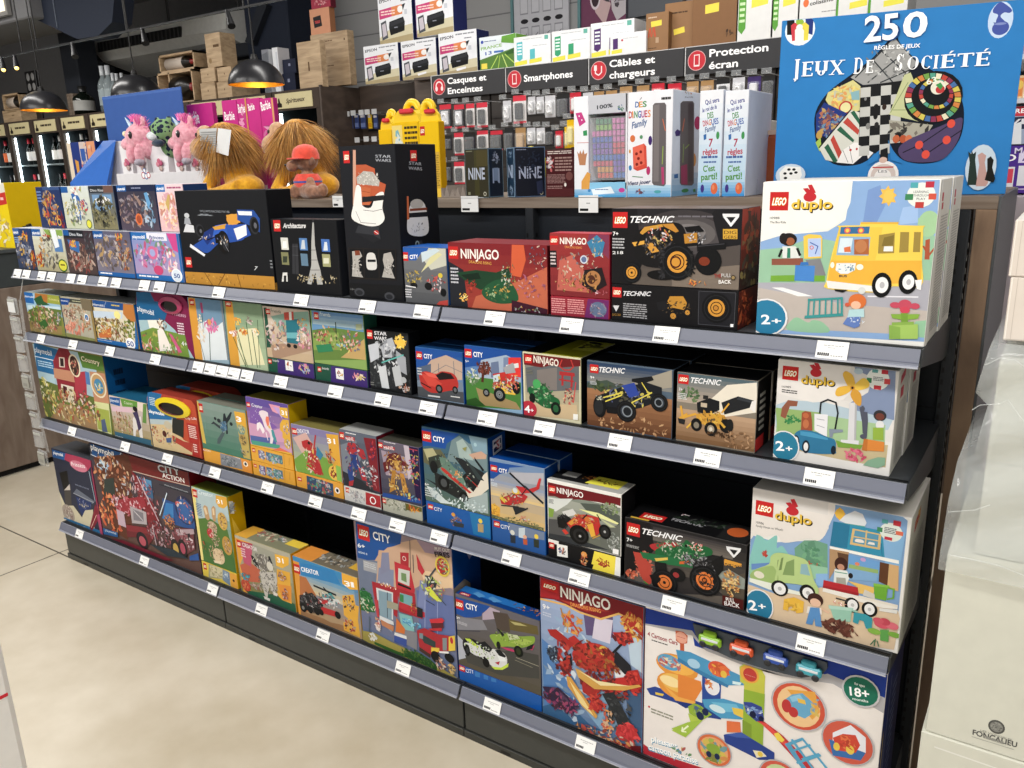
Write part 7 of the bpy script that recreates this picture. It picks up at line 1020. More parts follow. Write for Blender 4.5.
 # the lions
def lion(key,mane_c,mr,body,lab,y,tagc=None,faceleft=True):
 mc=onY(*mane_c,y);bc=[onY(*b,y)for b in body]
 t=empty('lion_plush',(mc[0],y,ZTB),lab,'plush toy');g=MB()
 r=mr
 g.ball((mc[0],y,mc[1]-.01),(r*.62,r*.6,r*.6),'fff')
 g.tube([(mc[0],y,mc[1]-.03),(mc[0]+.03,y+.01,mc[1]-.10),(mc[0]+.055,y+.01,ZTB+.045)],[.04,.05,.058],'fff',14)
 g.ball((mc[0]+.09,y+.0,ZTB+.04),(.075,.06,.044),'fff')
 g.tube([(mc[0]+.12,y-.05,ZTB+.035),(mc[0]+.03,y-.065,ZTB+.022),(mc[0]-.03,y-.07,ZTB+.018)],[.034,.024,.018],'fff',12)
 g.tube([(mc[0]+.0,y-.02,mc[1]-.09),(mc[0]-.04,y-.05,ZTB+.06),(mc[0]-.07,y-.06,ZTB+.02)],[.028,.024,.022],'fff',12)
 remesh(g.obj('body',YELF,t,(mc[0],y,ZTB)),.007)
 g=MB();sx_=-1
 g.ball((mc[0]-r*.74,y-.05,mc[1]-r*.42),(.040,.038,.040),'fff');g.ball((mc[0]-r*.66,y-.03,mc[1]+.004),(.034,.03,.036),'fff');g.ball((mc[0]-r*.98,y-.04,mc[1]-r*.22),(.010,.012,.008),'fff')
 remesh(g.obj('muzzle',TANF,t,(mc[0]-r*.7,y,mc[1]-.03)),.005)
 g=MB();g.ball((mc[0]-r*1.03,y-.045,mc[1]-r*.20),(.007,.012,.008),'3a2418');g.obj('nose',PLAS,t,(mc[0]-r,y-.04,mc[1]))
 g=MB();g.ball((mc[0]-r*.80,y-.058,mc[1]+.006),(.006,.004,.008),'201410');g.obj('eye',PLAS,t,(mc[0]-r*.8,y-.05,mc[1]))
 g=MB();rnd=random.Random(key)
 cols=('c48e40','b07c34','d09c50','e0b064','b88438','9c6e2c')
 for i in range(3600):
  th=rnd.uniform(0,2*math.pi);cz=rnd.uniform(-.9,1);sr=math.sqrt(1-cz*cz);d=Vector((sr*math.cos(th),sr*math.sin(th),cz))
  if key==3 and d.x<-.2 and d.y<.3 and d.z<.55:continue
  b=Vector((mc[0],y,mc[1]-.01))+Vector((d.x*r*.60,d.y*r*.58,d.z*r*.58))
  dd=Vector((d.x*.55+.14,d.y*.5,d.z*.25-.45))+Vector((rnd.gauss(0,.10),rnd.gauss(0,.10),rnd.gauss(0,.08)))
  tuft(g,b,dd,r*rnd.uniform(.7,1.2),.0022,rnd.choice(cols),rnd,.35)
 g.obj('mane',FUR,t,(mc[0],y,mc[1]))
 if tagc:
  f=MB();a,b,c,d=[onY(*q,y-.085)for q in tagc[:4]]
  f.add([(a[0],y-.085,a[1]),(b[0],y-.09,b[1]),(c[0],y-.09,c[1]),(d[0],y-.085,d[1])],[(0,3,2,1)],'c8c8c6')
  a2,b2,c2,d2=[onY(*q,y-.09)for q in tagc[4:]]
  f.add([(a2[0],y-.09,a2[1]),(b2[0],y-.105,b2[1]),(c2[0],y-.105,c2[1]),(d2[0],y-.09,d2[1])],[(0,3,2,1)],'e8e8e6')
  for k in range(9):
   q0=onY(tagc[0][0]+1.5,tagc[0][1]+3+k*2.3,y-.088);q1=onY(tagc[1][0]-1.5,tagc[1][1]+3.3+k*2.3,y-.092)
   f.add([(q0[0],y-.0885,q0[1]),(q1[0],y-.093,q1[1]),(q1[0],y-.093,q1[1]-.0025),(q0[0],y-.0885,q0[1]-.0025)],[(0,3,2,1)],'a0a09e')
  f.obj('care_tag',CARD,t,(mc[0],y-.09,mc[1]))
 return t
lion(3,(224,136),.098,[(230,176)],'yellow lion plush with a shaggy brown mane and a folded white tag, on the left',.50,[(199,129),(218,128),(216,153),(202,154),(218,128),(235,130),(232,156),(216,152)])
lion(4,(297,133),.095,[(284,180)],'second yellow lion plush with a shaggy brown mane, behind the capped teddy bear',.56)
# teddy bear with a red cap and vest, seated with its back half turned
yb=.455;c=onY(306,160,yb);t=empty('teddy_bear',(c[0],yb,ZTB),'small brown teddy bear with an orange-red cap and vest, seated on the wooden top','plush toy')
g=MB();g.ball((c[0],yb,c[1]),(.040,.038,.036),'fff');g.ball((c[0]-.034,yb-.03,c[1]-.018),(.020,.02,.018),'fff');g.ball((c[0],yb,ZTB+.045),(.042,.036,.042),'fff')
g.tube([(c[0]+.01,yb-.02,ZTB+.025),(c[0]+.06,yb-.04,ZTB+.02),(c[0]+.10,yb-.04,ZTB+.022)],[.028,.022,.018],'fff',12);g.ball((c[0]+.108,yb-.04,ZTB+.026),(.016,.018,.022),'fff')
g.tube([(c[0]-.02,yb-.03,ZTB+.024),(c[0]-.01,yb-.055,ZTB+.02)],[.024,.018],'fff',12);g.tube([(c[0]+.03,yb-.02,ZTB+.06),(c[0]+.055,yb-.03,ZTB+.035)],[.014,.012],'fff',10)
remesh(g.obj('body',BRNF,t,(c[0],yb,ZTB)),.004)
for s in(-1,1):g=MB();g.ball((c[0]+.036*s,yb-.01,c[1]-.004),(.012,.010,.014),'8c6450');g.obj('ear',FABR,t,(c[0]+.036*s,yb,c[1]))
g=MB();g.lathe([(.044,-.004),(.044,.01),(.038,.028),(.022,.040),(.002,.044)],'e8503c',(c[0],yb,c[1]+.006),20);g.box(c[0]-.03,c[0]+.03,yb-.056,yb-.035,c[1]+.002,c[1]+.007,'d84434',.002)
for k in range(7):g.ball((c[0]+.034*math.cos(k*1.1-2.4),yb+.034*math.sin(k*1.1-2.4),c[1]+.026),.005,'8c4838',6,5)
g.obj('cap',FABR,t,(c[0],yb,c[1]))
g=MB();g.lathe([(.036,.02),(.046,.03),(.046,.06),(.034,.078)],'e85040',(c[0],yb,ZTB),20);g.lathe([(.0465,.050),(.0465,.056)],'3c58a8',(c[0],yb,ZTB),20);g.obj('vest',FABR,t,(c[0],yb,ZTB+.05))
g=MB();g.ball((c[0]-.048,yb-.045,c[1]-.014),(.006,.004,.004),'201410');g.obj('nose',PLAS,t,(c[0]-.045,yb-.04,c[1]))
# yellow bag-shaped cartons with arched handles
def yellow_bag(u0,u1,vt,vs,y,lab,art_,d=.09,uh0=None,uh1=None):
 a,b=onY(u0,vs,y),onY(u1,vs,y);x0,x1,zs=a[0],b[0],a[1];zt=onY((u0+u1)/2,vt,y)[1];w=x1-x0
 t=empty('yellow_toy_carton',((x0+x1)/2,y,ZTB),lab,'toy box','yellow cartons with arched handles')
 mb=MB();mb.box(-w/2,w/2,0,d,0,zs-ZTB,{'*':'ecc40c','R':'c89c08','T':'ecc40c'},.002)
 faces_of(mb,w,d,zs-ZTB,((x0+x1)/2,y,ZTB),0)['F'].draw(None,art_)
 mb.v=[(p+(x0+x1)/2,q+y,r_+ZTB)for p,q,r_ in mb.v];mb.obj('carton',CARD,t,((x0+x1)/2,y,ZTB))
 H=zt-zs;g=MB();g.prism([(x0+.002,zs),(x1-.002,zs),(x1-w*.10,zs+H*.34),(x1-w*.24,zs+H*.52),(x0+w*.2,zs+H*.52),(x0+w*.08,zs+H*.3)],y+.01,y+d-.01,'f0c814','f4d030');g.obj('lid',PLAS,t,((x0+x1)/2,y,zs))
 g=MB();cx=x0+w*.32;g.tube([(cx+w*.26*math.cos(k),y+d*.72,zs+H*.40+H*.54*math.sin(k))for k in[math.pi*i/12 for i in range(13)]],.011,'f4cc18',10)
 g.obj('handle',PLAS,t,(cx,y+d*.7,zs+H*.7))
 g=MB();g.box(x0+w*.3,x0+w*.8,y-.002,y+.012,zs+H*.36,zs+H*.58,'d8303c',.004);g.obj('clip',PLAS,t,((x0+x1)/2,y,zs+H*.45))
yellow_bag(378,391,110,130,.62,'smallest yellow carton with a pale front, half hidden behind the tall black box','R f0e8d0 0,30 60,100',.07)
yellow_bag(391,418,99,123,.56,'yellow arched-handle carton with small black marks, behind the tall black box','TL 4c3c10 5 48,6 96,40;R f0d870 2,4 40,60;C 2 8 8 58b0c0,e8e8e0 26,26 8,16')
yellow_bag(418,438,100,122,.46,'tall yellow carton with a red square logo, standing right of the tall black box','LG 8,6 32,18;R dcb010 0,40 100,100;TL a88808 14 30,44 96,86;R f0c814 0,88 100,100',.03)
# dark slim game boxes
def fc(key,lab,u0,u1,vt,y,d,cols,arts,**k):
 a,b=onY(u0,vt,y),onY(u1,vt,y);carton(key,lab,a[0],b[0],ZTB,a[1]-ZTB,d,cols,arts,y=y,name='game_box',cat='game box',**k)
fc('g1','dark bronze game box with pale block lettering, left of the blue slim boxes',464,488,149,.42,.07,('3c3828','26384c','343024'),[('F',None,'R 7a8c94 0,0 100,100;R 3e3a26 2,1.5 98,98.5;R 4c4824 40,4 60,96;P 564e28 50,4 96,4 96,36 50,36;T b8c0d0 14,62 84,62 24 NINE;TL 8a8a70 1 6,4.4 34,8;R 8a8a70 10,88 20,94;O d8d4c0 565040 82,92 4 1'),('R',None,'R 7898b0 0,0 100,100;R 1e2e44 4,2 96,98;T a8b8d8 26,70 74,70 30 N;C 4 20 5 b0b8d0,50607c 50,20 26,12;R 8ca0c0 34,40 66,66')])
cx=onY(515,198,.425)[0];th=math.radians(50)
zt_=onY(515,147,.425)[1]
carton('g2','dark blue game box turned at an angle, right of the bronze one',cx,cx+.088,ZTB,zt_-ZTB,.075,('1c2434','2c5070','20304a'),[('F',None,'R 7898c0 0,0 100,100;R 1c2130 2,1.5 98,98.5;T b0b8d0 14,62 88,62 24 NINE;C 9 40 5 2c3850,202838,343c54 50,34 40,30;TL 8890a8 1 6,4.4 40,8;O d8d4c0 202838 86,92 4 1;P 343c58 70,70 90,66 92,90 74,96'),('L',None,'R 90b0c8 0,0 100,100;R 20405a 8,2 92,98;T c0d0e8 20,60 80,60 26 NI;C 4 16 5 b0c8e0,507090 50,86 28,10;C 44 10 5 b0c8e0,507090 50,12 20,8')],y=.425,rot=th,name='game_box',cat='game box')
o=bpy.data.objects[-1]if False else ITEMS['g2'][0];o.location=(cx+.044*math.cos(th),.425+.044*math.sin(th),ZTB)
fc('g3','dark maroon game box with white small print and a card picture',545,574,150,.44,.05,('4c1c20','38161a','4c1c20'),[('F',None,'TL d8c8c0 2 8,3 92,11;TL a88880 5 34,16 94,48;C 3 14 7 c8a0a0,58646c,e0e0e0,c83838 18,28 12,16;TL a07c78 7 6,52 70,72;E 7c4c48 84,56 12,9;TL a07c78 4 6,76 60,92;E e8e0d8 70,74 4,4;R 5c2428 0,82 100,100')])
g=MB();c=onY(531,150,.62);g.lathe([(.035,0),(.037,.05),(.037,.09),(.03,.12),(.012,.135),(.001,.137)],'e8d020',(c[0],.62,ZTB),20);tag(g.obj('yellow_pot',PLAS,None,(c[0],.62,ZTB)),'round yellow pot peeping over the dark blue game box','pot')
g=MB();a=onY(540,166,.55);b=onY(546,166,.55);g.box(a[0],b[0],.55,.58,ZTB,onY(543,158,.55)[1],'f0e018',.002);g.box(a[0],b[0],.549,.55,ZTB,ZTB+.05,'e4e0d0');tag(g.obj('yellow_packet',CARD,None,((a[0]+b[0])/2,.56,ZTB)),'narrow yellow packet between the blue and the maroon game boxes','packet')
g=MB();a=onY(442,194,.5);
for k in range(7):g.prism([(a[0]+.02*k,ZTB),(a[0]+.02*k+.02,ZTB),(a[0]+.02*k+.01,ZTB+.022+.006*(k%3))],.46,.58,'8a8078')
tag(g.obj('crumpled_display_tray',FOAM,None,(a[0]+.07,.5,ZTB)),'low grey-brown card tray with a jagged edge left of the bronze game box','tray')
# dice boxes
DW=('eef0f4','dfe8f2','e8e8ec')
x0,x1=onY(574,150,.40)[0],onY(627,150,.40)[0]
t=empty('dice_display_box',((x0+x1)/2,.40,ZTB),'white and blue box with a large window full of coloured dice rows','game box')
zt_=onY(600,95,.40)[1];w,h,d=x1-x0,zt_-ZTB,.075
g=MB();X=x0;g.box(x0,x0+w*.28,.40,.40+d,ZTB,zt_,'eef0f4',.001);g.box(x0+w*.281,x1,.40,.40+d,zt_-h*.18,zt_,'c4c6cc',.001);g.box(x0+w*.281,x1,.40,.40+d,ZTB,ZTB+h*.15,'8cc8e8',.001);g.box(x0,x1,.40+d-.006,.40+d,ZTB,zt_,'6c6668');g.box(x1-.004,x1,.40,.40+d,ZTB,zt_,'e8e8ec')
f=Face(g,(x0,.40,ZTB),(1,0,0),(0,0,1),(0,-1,0),w,h,Vector((x0,.40,ZTB)),Vector((1,0,0)),Vector((0,0,1)))
f.draw(N2,'P d43c90 80,170 110,165 132,215 100,238;E fff 98,185 3,4;E fff 112,205 3,4;P 30a060 118,262 138,256 140,284 120,286;L d88888 3 88,322 146,320;P c88c60 88,365 98,380 104,360 112,380 120,355 126,380 140,372 134,400 130,436 100,436;P e8a840 110,520 140,470 156,480 150,560 110,580;G 9cc8e8 4ca8dc 4 75,560 350,600;P e8f4fa 160,560 260,545 280,580 170,588;TL 3c64a8 1 180,559.4 250,566;E d040a0 316,564 16,12;E 3c90c8 150,566 8,8;T 3c4048 190,150 270,138 20 100%;C 3 6 10 3868b0,408848 315,140 16,16')
g.obj('carton',CARD,t,((x0+x1)/2,.40,ZTB))
g=MB();cs=['2c7c4c','78a838','c868a8','3c58b8','6848b0','7c48a8','3468b8','c83858','d89838','d85038']
wx0,wx1=x0+w*.32,x1-.008;wz0,wz1=ZTB+h*.18,zt_-h*.22
for r_ in range(10):
 for k in range(8):
  s=(wx1-wx0)/8.2;z_=wz1-(r_+1)*(wz1-wz0)/10.2;ox=s*.5*(.5-abs(r_-5)/10)
  if k==0 and r_ in(0,1,8,9):continue
  g.box(wx0+s*k+.001,wx0+s*(k+.84),.405+.001*r_,.455,z_,z_+(wz1-wz0)/11.5,cs[r_]if k<5 else cs[(r_+7)%10 if r_>5 else 2 if r_<4 else 7],.001)
dk=g.obj('dice_rows',PLAS,t,((x0+x1)/2,.43,ZTB+.1));dk['kind']='stuff'
g=MB();g.box(wx0-.002,wx1+.003,.402,.4025,wz0-.002,wz1+.002,'eef4f4');g.obj('window_film',FILM,t,((x0+x1)/2,.402,ZTB+.1))
x0,x1=onY(627.5,150,.40)[0],onY(672,150,.40)[0];zt_=onY(672,89,.40)[1];w,h,d=x1-x0,zt_-ZTB,.172
t=empty('dice_game_box',((x0+x1)/2,.40,ZTB),'white dice game box with a big orange die and a dark window at its corner','game box')
mb=MB();mb.box(-w/2,w/2,0,d,0,h,{'*':'eff0f4','R':'e2e8f2','T':'e8e8ec'},.001)
fs=faces_of(mb,w,d,h,((x0+x1)/2,.40,ZTB),0)
fs['F'].draw(N2,'G b8dcf0 4ca8e0 5 340,540 580,610;T 3c78b8 384,140 404,140 30 D;T e8a020 404,140 424,138 30 E;T 409848 424,138 444,136 30 S;L 2c2c2c 3 410,100 418,90;T c83850 352,196 369,195 36 D;T e89028 371,195 377,194 36 I;T 3c9c50 380,194 397,193 36 N;T 3868b8 399,193 415,192 36 G;T b838a0 417,192 432,191 36 U;T c83850 434,190 447,189 36 E;T e89028 449,189 464,188 36 S;TI 5c78a8 368,250 450,226 34 Family;E e07838 372,300 13,18;E 60a070 416,292 8,10;E 4c2c7c 462,310 10,24;P e04c34 372,345 430,325 442,340 446,450 396,466 376,455;P f06c50 372,345 428,327 434,430 378,452;E 8c2018 392,378 7,8;E 8c2018 414,368 7,8;E 8c2018 402,402 7,8;E 8c2018 394,432 7,8;E 8c2018 416,424 7,8;E c83078 452,464 10,22;E 3c90c8 360,450 8,14;E d8a048 358,366 5,10;L 409050 4 372,494 424,498;TI 303c70 350,540 466,528 20 Viens_jouer;C 3 12 10 e07838,3c5c9c,704030 408,570 24,14;E 50b0b8 500,572 18,8;TL 444 1 520,88.8 570,110')
fs['R'].draw(N2,'G c4d8ec 60b0e0 5 570,480 720,610;C 4 8 8 e8a020,3c9c50,c83850 652,64 24,10;TN 667 640,92 682,90 8 Family;P 4c3484 588,266 600,252 618,262 612,286 592,288;E c83070 704,220 16,34;E e8a040 684,410 12,34;P 3070b0 584,484 604,480 604,502 584,504;E 409858 640,566 18,10;P 409040 680,560 692,556 694,572 682,574')
mb.v=[(p+(x0+x1)/2,q+.40,r_+ZTB)for p,q,r_ in mb.v];mb.obj('carton',CARD,t,((x0+x1)/2,.40,ZTB))
g=MB();f=Face(g,(x0,.40,ZTB),(1,0,0),(0,0,1),(0,-1,0),w,h,Vector((x0,.40,ZTB)),Vector((1,0,0)),Vector((0,0,1)));f.k=40
f.draw(N2,'P 6c6466 486,118 536,116 544,128 542,532 532,544 480,538 472,526 476,130;L c83078 14 525,450 528,530;P 847c7c 480,130 510,124 505,520 478,520;L e07030 4 526,200 540,260;L 98b838 5 528,340 524,430;L b83068 5 524,470 526,530');g.obj('front_window',PLAS,t,(x1,.40,ZTB+.1))
g=MB();f=Face(g,(x1,.40,ZTB),(0,1,0),(0,0,1),(1,0,0),d,h,Vector((x1,.40,ZTB)),Vector((0,1,0)),Vector((0,0,1)));f.k=40
f.draw(N2,'P 6c6466 628,108 678,108 686,120 684,528 674,540 620,538 612,526 616,120;P 584c50 655,120 680,120 678,520 655,520;L e07030 9 636,200 626,260;L 98b838 8 632,330 628,420;L 98b838 6 640,350 660,330;P b03068 618,440 650,430 652,536 620,534');g.obj('side_window',PLAS,t,(x1,.45,ZTB+.1))
dart='G eef0f4 a8d4ee 8;G 9cccec 3c9cdc 5 0,80 100,100;T 3c4c9c 24,14 84,12 4 Qui_sera;TI 3c4c9c 14,21 60,19 4 le_roi_de;T c83850 74,20 94,22 3.5 ?;T 409848 36,27 60,25 5 DES;T e07828 60,25 70,25 5 .;T c83850 16,33 40,31 5.5 DING;T 3868b8 42,31 84,31 5.5 UES;TI 5c78a8 26,39 76,37 5 Family;P 3878b8 18,42 30,41 31,46 20,47;E 40a058 80,43 7,4;T b82c58 42,56 60,56 8 7;T c83050 18,66 82,65 7 règles;TL 4870b0 1 12,68 90,71;TL 4870b0 1 24,73 80,76;T 58a030 20,84 74,82 7 C\'est;T 58a030 12,92 84,91 7 parti;TL 334 0 0,0 1,1'
dart='G eef0f4 b4d8ee 8;G a0ceec 3c9cdc 5 0,86 100,100;T 3c4c9c 24,13 84,11 4.5 Qui_sera;TI 3c4c9c 12,20 74,17 4 le_roi_de_la;T 409848 36,26 62,25 5.5 DES;T c83850 18,33 40,32 5.5 DIN;T e08828 41,32 52,32 5.5 G;T 3868b8 54,32 84,31 5.5 UES;TI 5c78a8 26,39 76,36 5 Family;P 3878b8 20,41 32,40 33,45 22,46;E 40a058 82,42 7,3.6;T b82c58 44,52 62,52 7.5 7;T c83050 20,60 84,59 6 règles;TL 4870b0 1 14,61 88,65;TL 4870b0 1 24,66 82,69;T 58a030 24,76 76,75 6 C\'est;T 58a030 16,84 86,83 6.5 parti!;E 4c3c94 22,92 8,4;E e87038 74,92 15,5.5;E f09060 70,91 6,2.5'
for k,(u0,u1,lab)in enumerate(((700,724,'narrow white dice game box with seven-rules text, left of the two'),(724.5,749,'narrow white dice game box with seven-rules text, right of the two'))):
 a,b=onY(u0,91,.405),onY(u1,91,.405)
 carton('g%d'%(5+k),lab,a[0],b[0],ZTB,a[1]-ZTB,.17,('eff0f4','e2e8f2','e8e8ec'),[('F',None,dart)],y=.405+.004*k,name='dice_game_box',cat='game box',group='narrow dice game boxes')
a,b=onY(750,134,.56),onY(775,134,.56)
t=empty('orange_card_box',((a[0]+b[0])/2,.56,ZTB),'terracotta card box with a pale rim, partly hidden left of the big blue games box','card box')
g=MB();g.box(a[0],b[0]+.06,.56,.62,ZTB,a[1],'a85838',.01);g.obj('box_body',FOAM,t,((a[0]+b[0])/2,.56,ZTB));g=MB();g.box(a[0]-.006,a[0]+.008,.555,.622,ZTB,a[1]+.006,'d8b8a0',.002);g.box(a[0],b[0]+.06,.555,.56,a[1]-.004,a[1]+.006,'d8b8a0');g.obj('rim',CARD,t,(a[0],.56,ZTB))
for k,(u,w_)in enumerate(((751,6),(757,5),(763,6))):
 a,b=onY(u,122-k,.75),onY(u+w_,122,.75);carton('w%d'%k,'thin white booklet standing behind the terracotta card box, %s of three'%('left','middle','right')[k],a[0],b[0]-.004,ZTB,a[1]-ZTB,.1,('e4e2dc','c8c6c0','ddd'),[('F',None,'R d86838 20,60 80,90;TL 888 3 20,10 80,40')],y=.75,name='booklet',cat='booklet',group='thin white booklets')
 # the big blue games compendium
th=math.radians(12.5);w,h,d=.438,.352,.06
a=onY(776,100,.365);cx=a[0]+w/2*math.cos(th)+.003;cy=.365+w/2*math.sin(th)
carton('jeux','very large bright blue games compendium box with a spade-shaped picture, on the wooden top',cx-w/2,cx+w/2,ZTB,h,d,('1f86c8','1c70b0','3a9ad4'),[('F',NB,'''B 1f88cc;L 58b0e0 5 50,56 800,0
E e8f4fa 128,120 60,62;P 1a1c20 76,80 90,70 106,80 108,140 76,140;P 28408c 150,75 166,68 182,80 178,140 150,130;P 98c028 112,82 128,70 144,84 140,110 112,110;P d83848 92,102 108,90 124,104 122,160 96,165;P e8d828 132,100 148,88 164,102 160,160 134,165;P f0f0ec 108,120 126,102 144,122 142,180 108,180;E f0f0ec 126,110 13,13
E c8dcf4 930,80 50,72;Q 4c60b0 905,30 930,8 955,20 976,40 966,52 945,50 930,66 950,90 912,90 920,60 900,50;E 4c60b0 930,112 34,28;P 4c60b0 900,90 960,90 950,100 910,100;E 8898d0 930,95 24,5
Q 0e1c30 505,140 530,175 600,245 700,310 770,390 784,470 765,560 700,635 620,655 540,640 500,600 480,560 478,640 450,640 444,590 400,640 340,662 260,655 205,600 188,540 190,450 240,370 330,300 420,230
P a8a8a6 505,150 560,215 600,255 540,300 545,325 380,340 330,310 420,245;L 3c4044 5 420,240 500,330;L 3c4044 5 455,205 560,300;L 3c4044 5 350,310 480,180;L 3c4044 5 400,330 540,215;L 3c4044 5 450,330 590,270;S 400 30 12 c8c8c6,8c8c8a,6a6c6c,d8d8d4 400,200 560,320
P d8d088 240,370 340,320 370,345 370,440 320,460 250,430 230,400;C 401 50 18 e8d048,f0e070,c8b050,b8c8c8,e89040 310,390 60,50;O c83838 e8e0a0 310,430 26 6;P 8cb8c0 330,370 366,360 366,400 336,400
P 24408c 225,410 320,455 300,500 250,560 192,530 192,460;C 402 60 18 1c3070,3c80b8,58a0c8,c87038,d8b048,8c3c28 250,490 50,60;E c8a048 205,540 12,16;P a8c848 190,570 210,550 215,600 205,605
P d8d8cc 205,595 330,440 368,450 365,580 280,650 230,640;P c84838 250,560 262,540 300,620 285,640;P 2c6c50 225,590 240,575 280,645 262,650;P 2c6c50 275,520 290,505 345,560 340,570;P c84838 300,490 318,470 365,520 360,540;P 2c6c50 330,450 345,442 368,480 366,500;L 14181c 5 330,440 205,590
P f0ece8 275,650 300,600 345,570 398,572 405,600 340,656;L 888 2 300,602 320,650;L 888 2 325,585 338,650;E c83838 330,600 5,5;E c83838 355,596 4,5;E 222 375,610 4,5;P e8e8e8 385,575 440,590 400,635
P 1c1e20 370,345 540,322 520,400 485,450 480,580 440,620 400,600 362,580'''+''.join('\nP %s %d,%d %d,%d %d,%d %d,%d'%(('c8c8c2',)+sum(((370+c_*41-r_*1,352+r_*39-c_*4),(411+c_*41-r_*1,348+r_*39-c_*4),(410+c_*41-r_*1,387+r_*39-c_*4),(369+c_*41-r_*1,391+r_*39-c_*4)),()))for r_ in range(7)for c_ in range(4)if(r_+c_)%2==0 and not(r_==6 and c_ in(1,3)))+'''
P b0ac9c 484,480 660,500 640,530 545,560 490,560;S 403 12 20 1c1e20,8c8478 490,480 640,560;E 1c1c1c 390,400 10,10;E 8c8c8c 390,396 5,7;E 1c1c1c 432,430 10,14;E 3c2c24 465,428 9,12;E 1c1c1c 430,464 9,14;E 8c8c88 400,505 9,13;E 2c2c2c 434,500 9,12;E 1c1c1c 520,550 15,18;E c86838 512,556 14,16;E c05828 540,556 14,16;E d87848 562,556 14,16
P c8cc98 545,300 570,290 640,460 640,495 484,458;L 8c9c68 3 490,450 560,330;L 8c9c68 3 500,440 600,440
E 14181c 660,390 118,104;'''+''.join('\nP %s %.0f,%.0f %.0f,%.0f %.0f,%.0f %.0f,%.0f'%((('d8c848','c84838','78a848','4c78b0','e8e0c0','d88838','98385c','58a890')[(i*5+q)%8],)+tuple(z for a_,r_ in((i,.98),(i+.86,.98),(i+.86,.76),(i,.76))for z in(660+(12 if q else 0)+114*(1-.38*q)*r_*math.cos(a_*6.283/N_),390-(14 if q else 0)+100*(1-.38*q)*r_*math.sin(a_*6.283/N_))))for q,N_ in((0,26),(1,18))for i in range(N_))+'''
E e8e4d0 680,350 30,28;E c83838 688,358 18,16;P 3c9c50 670,340 690,330 700,345 690,360;T e8f0e0 635,340 675,328 24 63
Q 5c4c74 520,600 560,560 700,500 770,470 776,500 755,570 700,635 620,650 545,640;L 1c1c2c 4 605,580 732,495;L 1c1c2c 4 630,618 715,560;L 1c1c2c 4 540,610 605,580;L 1c1c2c 4 605,580 630,618;L 1c1c2c 4 715,560 775,520;E e85038 604,580 16,17;E e85038 732,495 16,17;E e85038 714,560 16,17;E e85038 630,618 16,17
P 1c1e20 450,600 478,590 480,645 448,645;P 2088cc 400,660 440,640 446,600 400,638;P 2088cc 486,590 490,640 540,655 500,610
E f0ece8 460,700 62,56;E d8c8c0 460,700 50,44;E f0ece8 458,706 34,30;TN 445 440,690 476,690 10 LES;L c83838 5 420,670 500,668;E d8b8a8 460,640 16,12
E c8d8e8 90,700 60,44;P f0f0ec 46,690 70,665 130,668 136,700 120,730 50,730;E 222 84,678 7,5;E 222 104,678 7,5;E 222 68,694 7,5;E 222 92,694 7,5;E 222 112,690 7,5;E 222 70,712 7,5
E c8d8e4 850,670 62,90;P 2c4038 800,606 812,616 814,600 820,616 832,606 828,640 838,740 796,740 806,650;P c8a098 838,620 855,610 872,622 866,650 880,730 870,745 830,745 844,660;P 20201c 876,635 890,625 902,640 896,670 908,715 900,730 866,720 876,680
T 0c4c88 391,171 527,156 102 25;T fff 383,168 519,153 102 25;T fff 535,150 632,144 100 0;T fff 424,200 608,190 16 RÈGLES_DE_JEUX
V fff 96,308 132,306 68 J;V fff 136,306 308,297 56 EUX;V fff 342,296 384,294 62 D;V fff 390,293 424,291 50 E;V fff 506,284 546,282 66 S;V fff 552,280 684,274 52 OCI;V fff 690,273 892,261 52 ÉTÉ'''),],y=cy,rot=th,name='games_compendium_box',cat='game box')
ITEMS['jeux'][0].location=(cx,cy,ZTB)
# ================================================================ accessory wall, wine coolers, right-hand side
YA=2.40
g=MB();g.box(-.10,3.4,YA+.02,YA+.5,0,1.984,'4a4442');
t=empty('accessory_wall_unit',(1.6,YA+.2,0),'tall brown wall unit with dark hook panels for phone accessories behind the toys','wall unit')
g.obj('carcass',WOODD,t,(1.6,YA,0))
for k in range(7):
 g=MB();x0=-.06+.52*k;g.box(x0+.004,x0+.512,YA-.004,YA+.02,.2,1.86,'3c3836')
 for j in range(12):g.box(x0+.01,x0+.506,YA-.0055,YA-.004,.3+j*.13,.304+j*.13,'201e1e')
 if k<6:g.obj('hook_panel',MATT,t,(x0+.26,YA,.2))
g=MB();g.box(-.07,3.4,YA-.018,YA+.02,1.970,1.984,'3c302a');g.obj('shelf_board',WOODD,t,(1.6,YA,1.99))
t2=empty('recessed_wall_unit',(-.5,2.85,0),'plain dark brown wall unit set back beside the drinks cabinets','wall unit')
g=MB();g.box(-.87,-.10,2.75,2.95,0,2.02,'4a3e38');g.obj('carcass',WOODD,t2,(-.5,2.85,0));g=MB();g.box(-.878,-.862,2.4,2.76,0,2.01,'4a3e38');g.obj('side_panel',WOODD,t2,(-.87,2.6,0))
for k in range(2):g=MB();g.box(-.80,-.2,2.742,2.75,1.56+.17*k,1.57+.17*k,'1c1a18');g.obj('hook_bar',METL,t2,(-.5,2.745,1.6+.17*k))
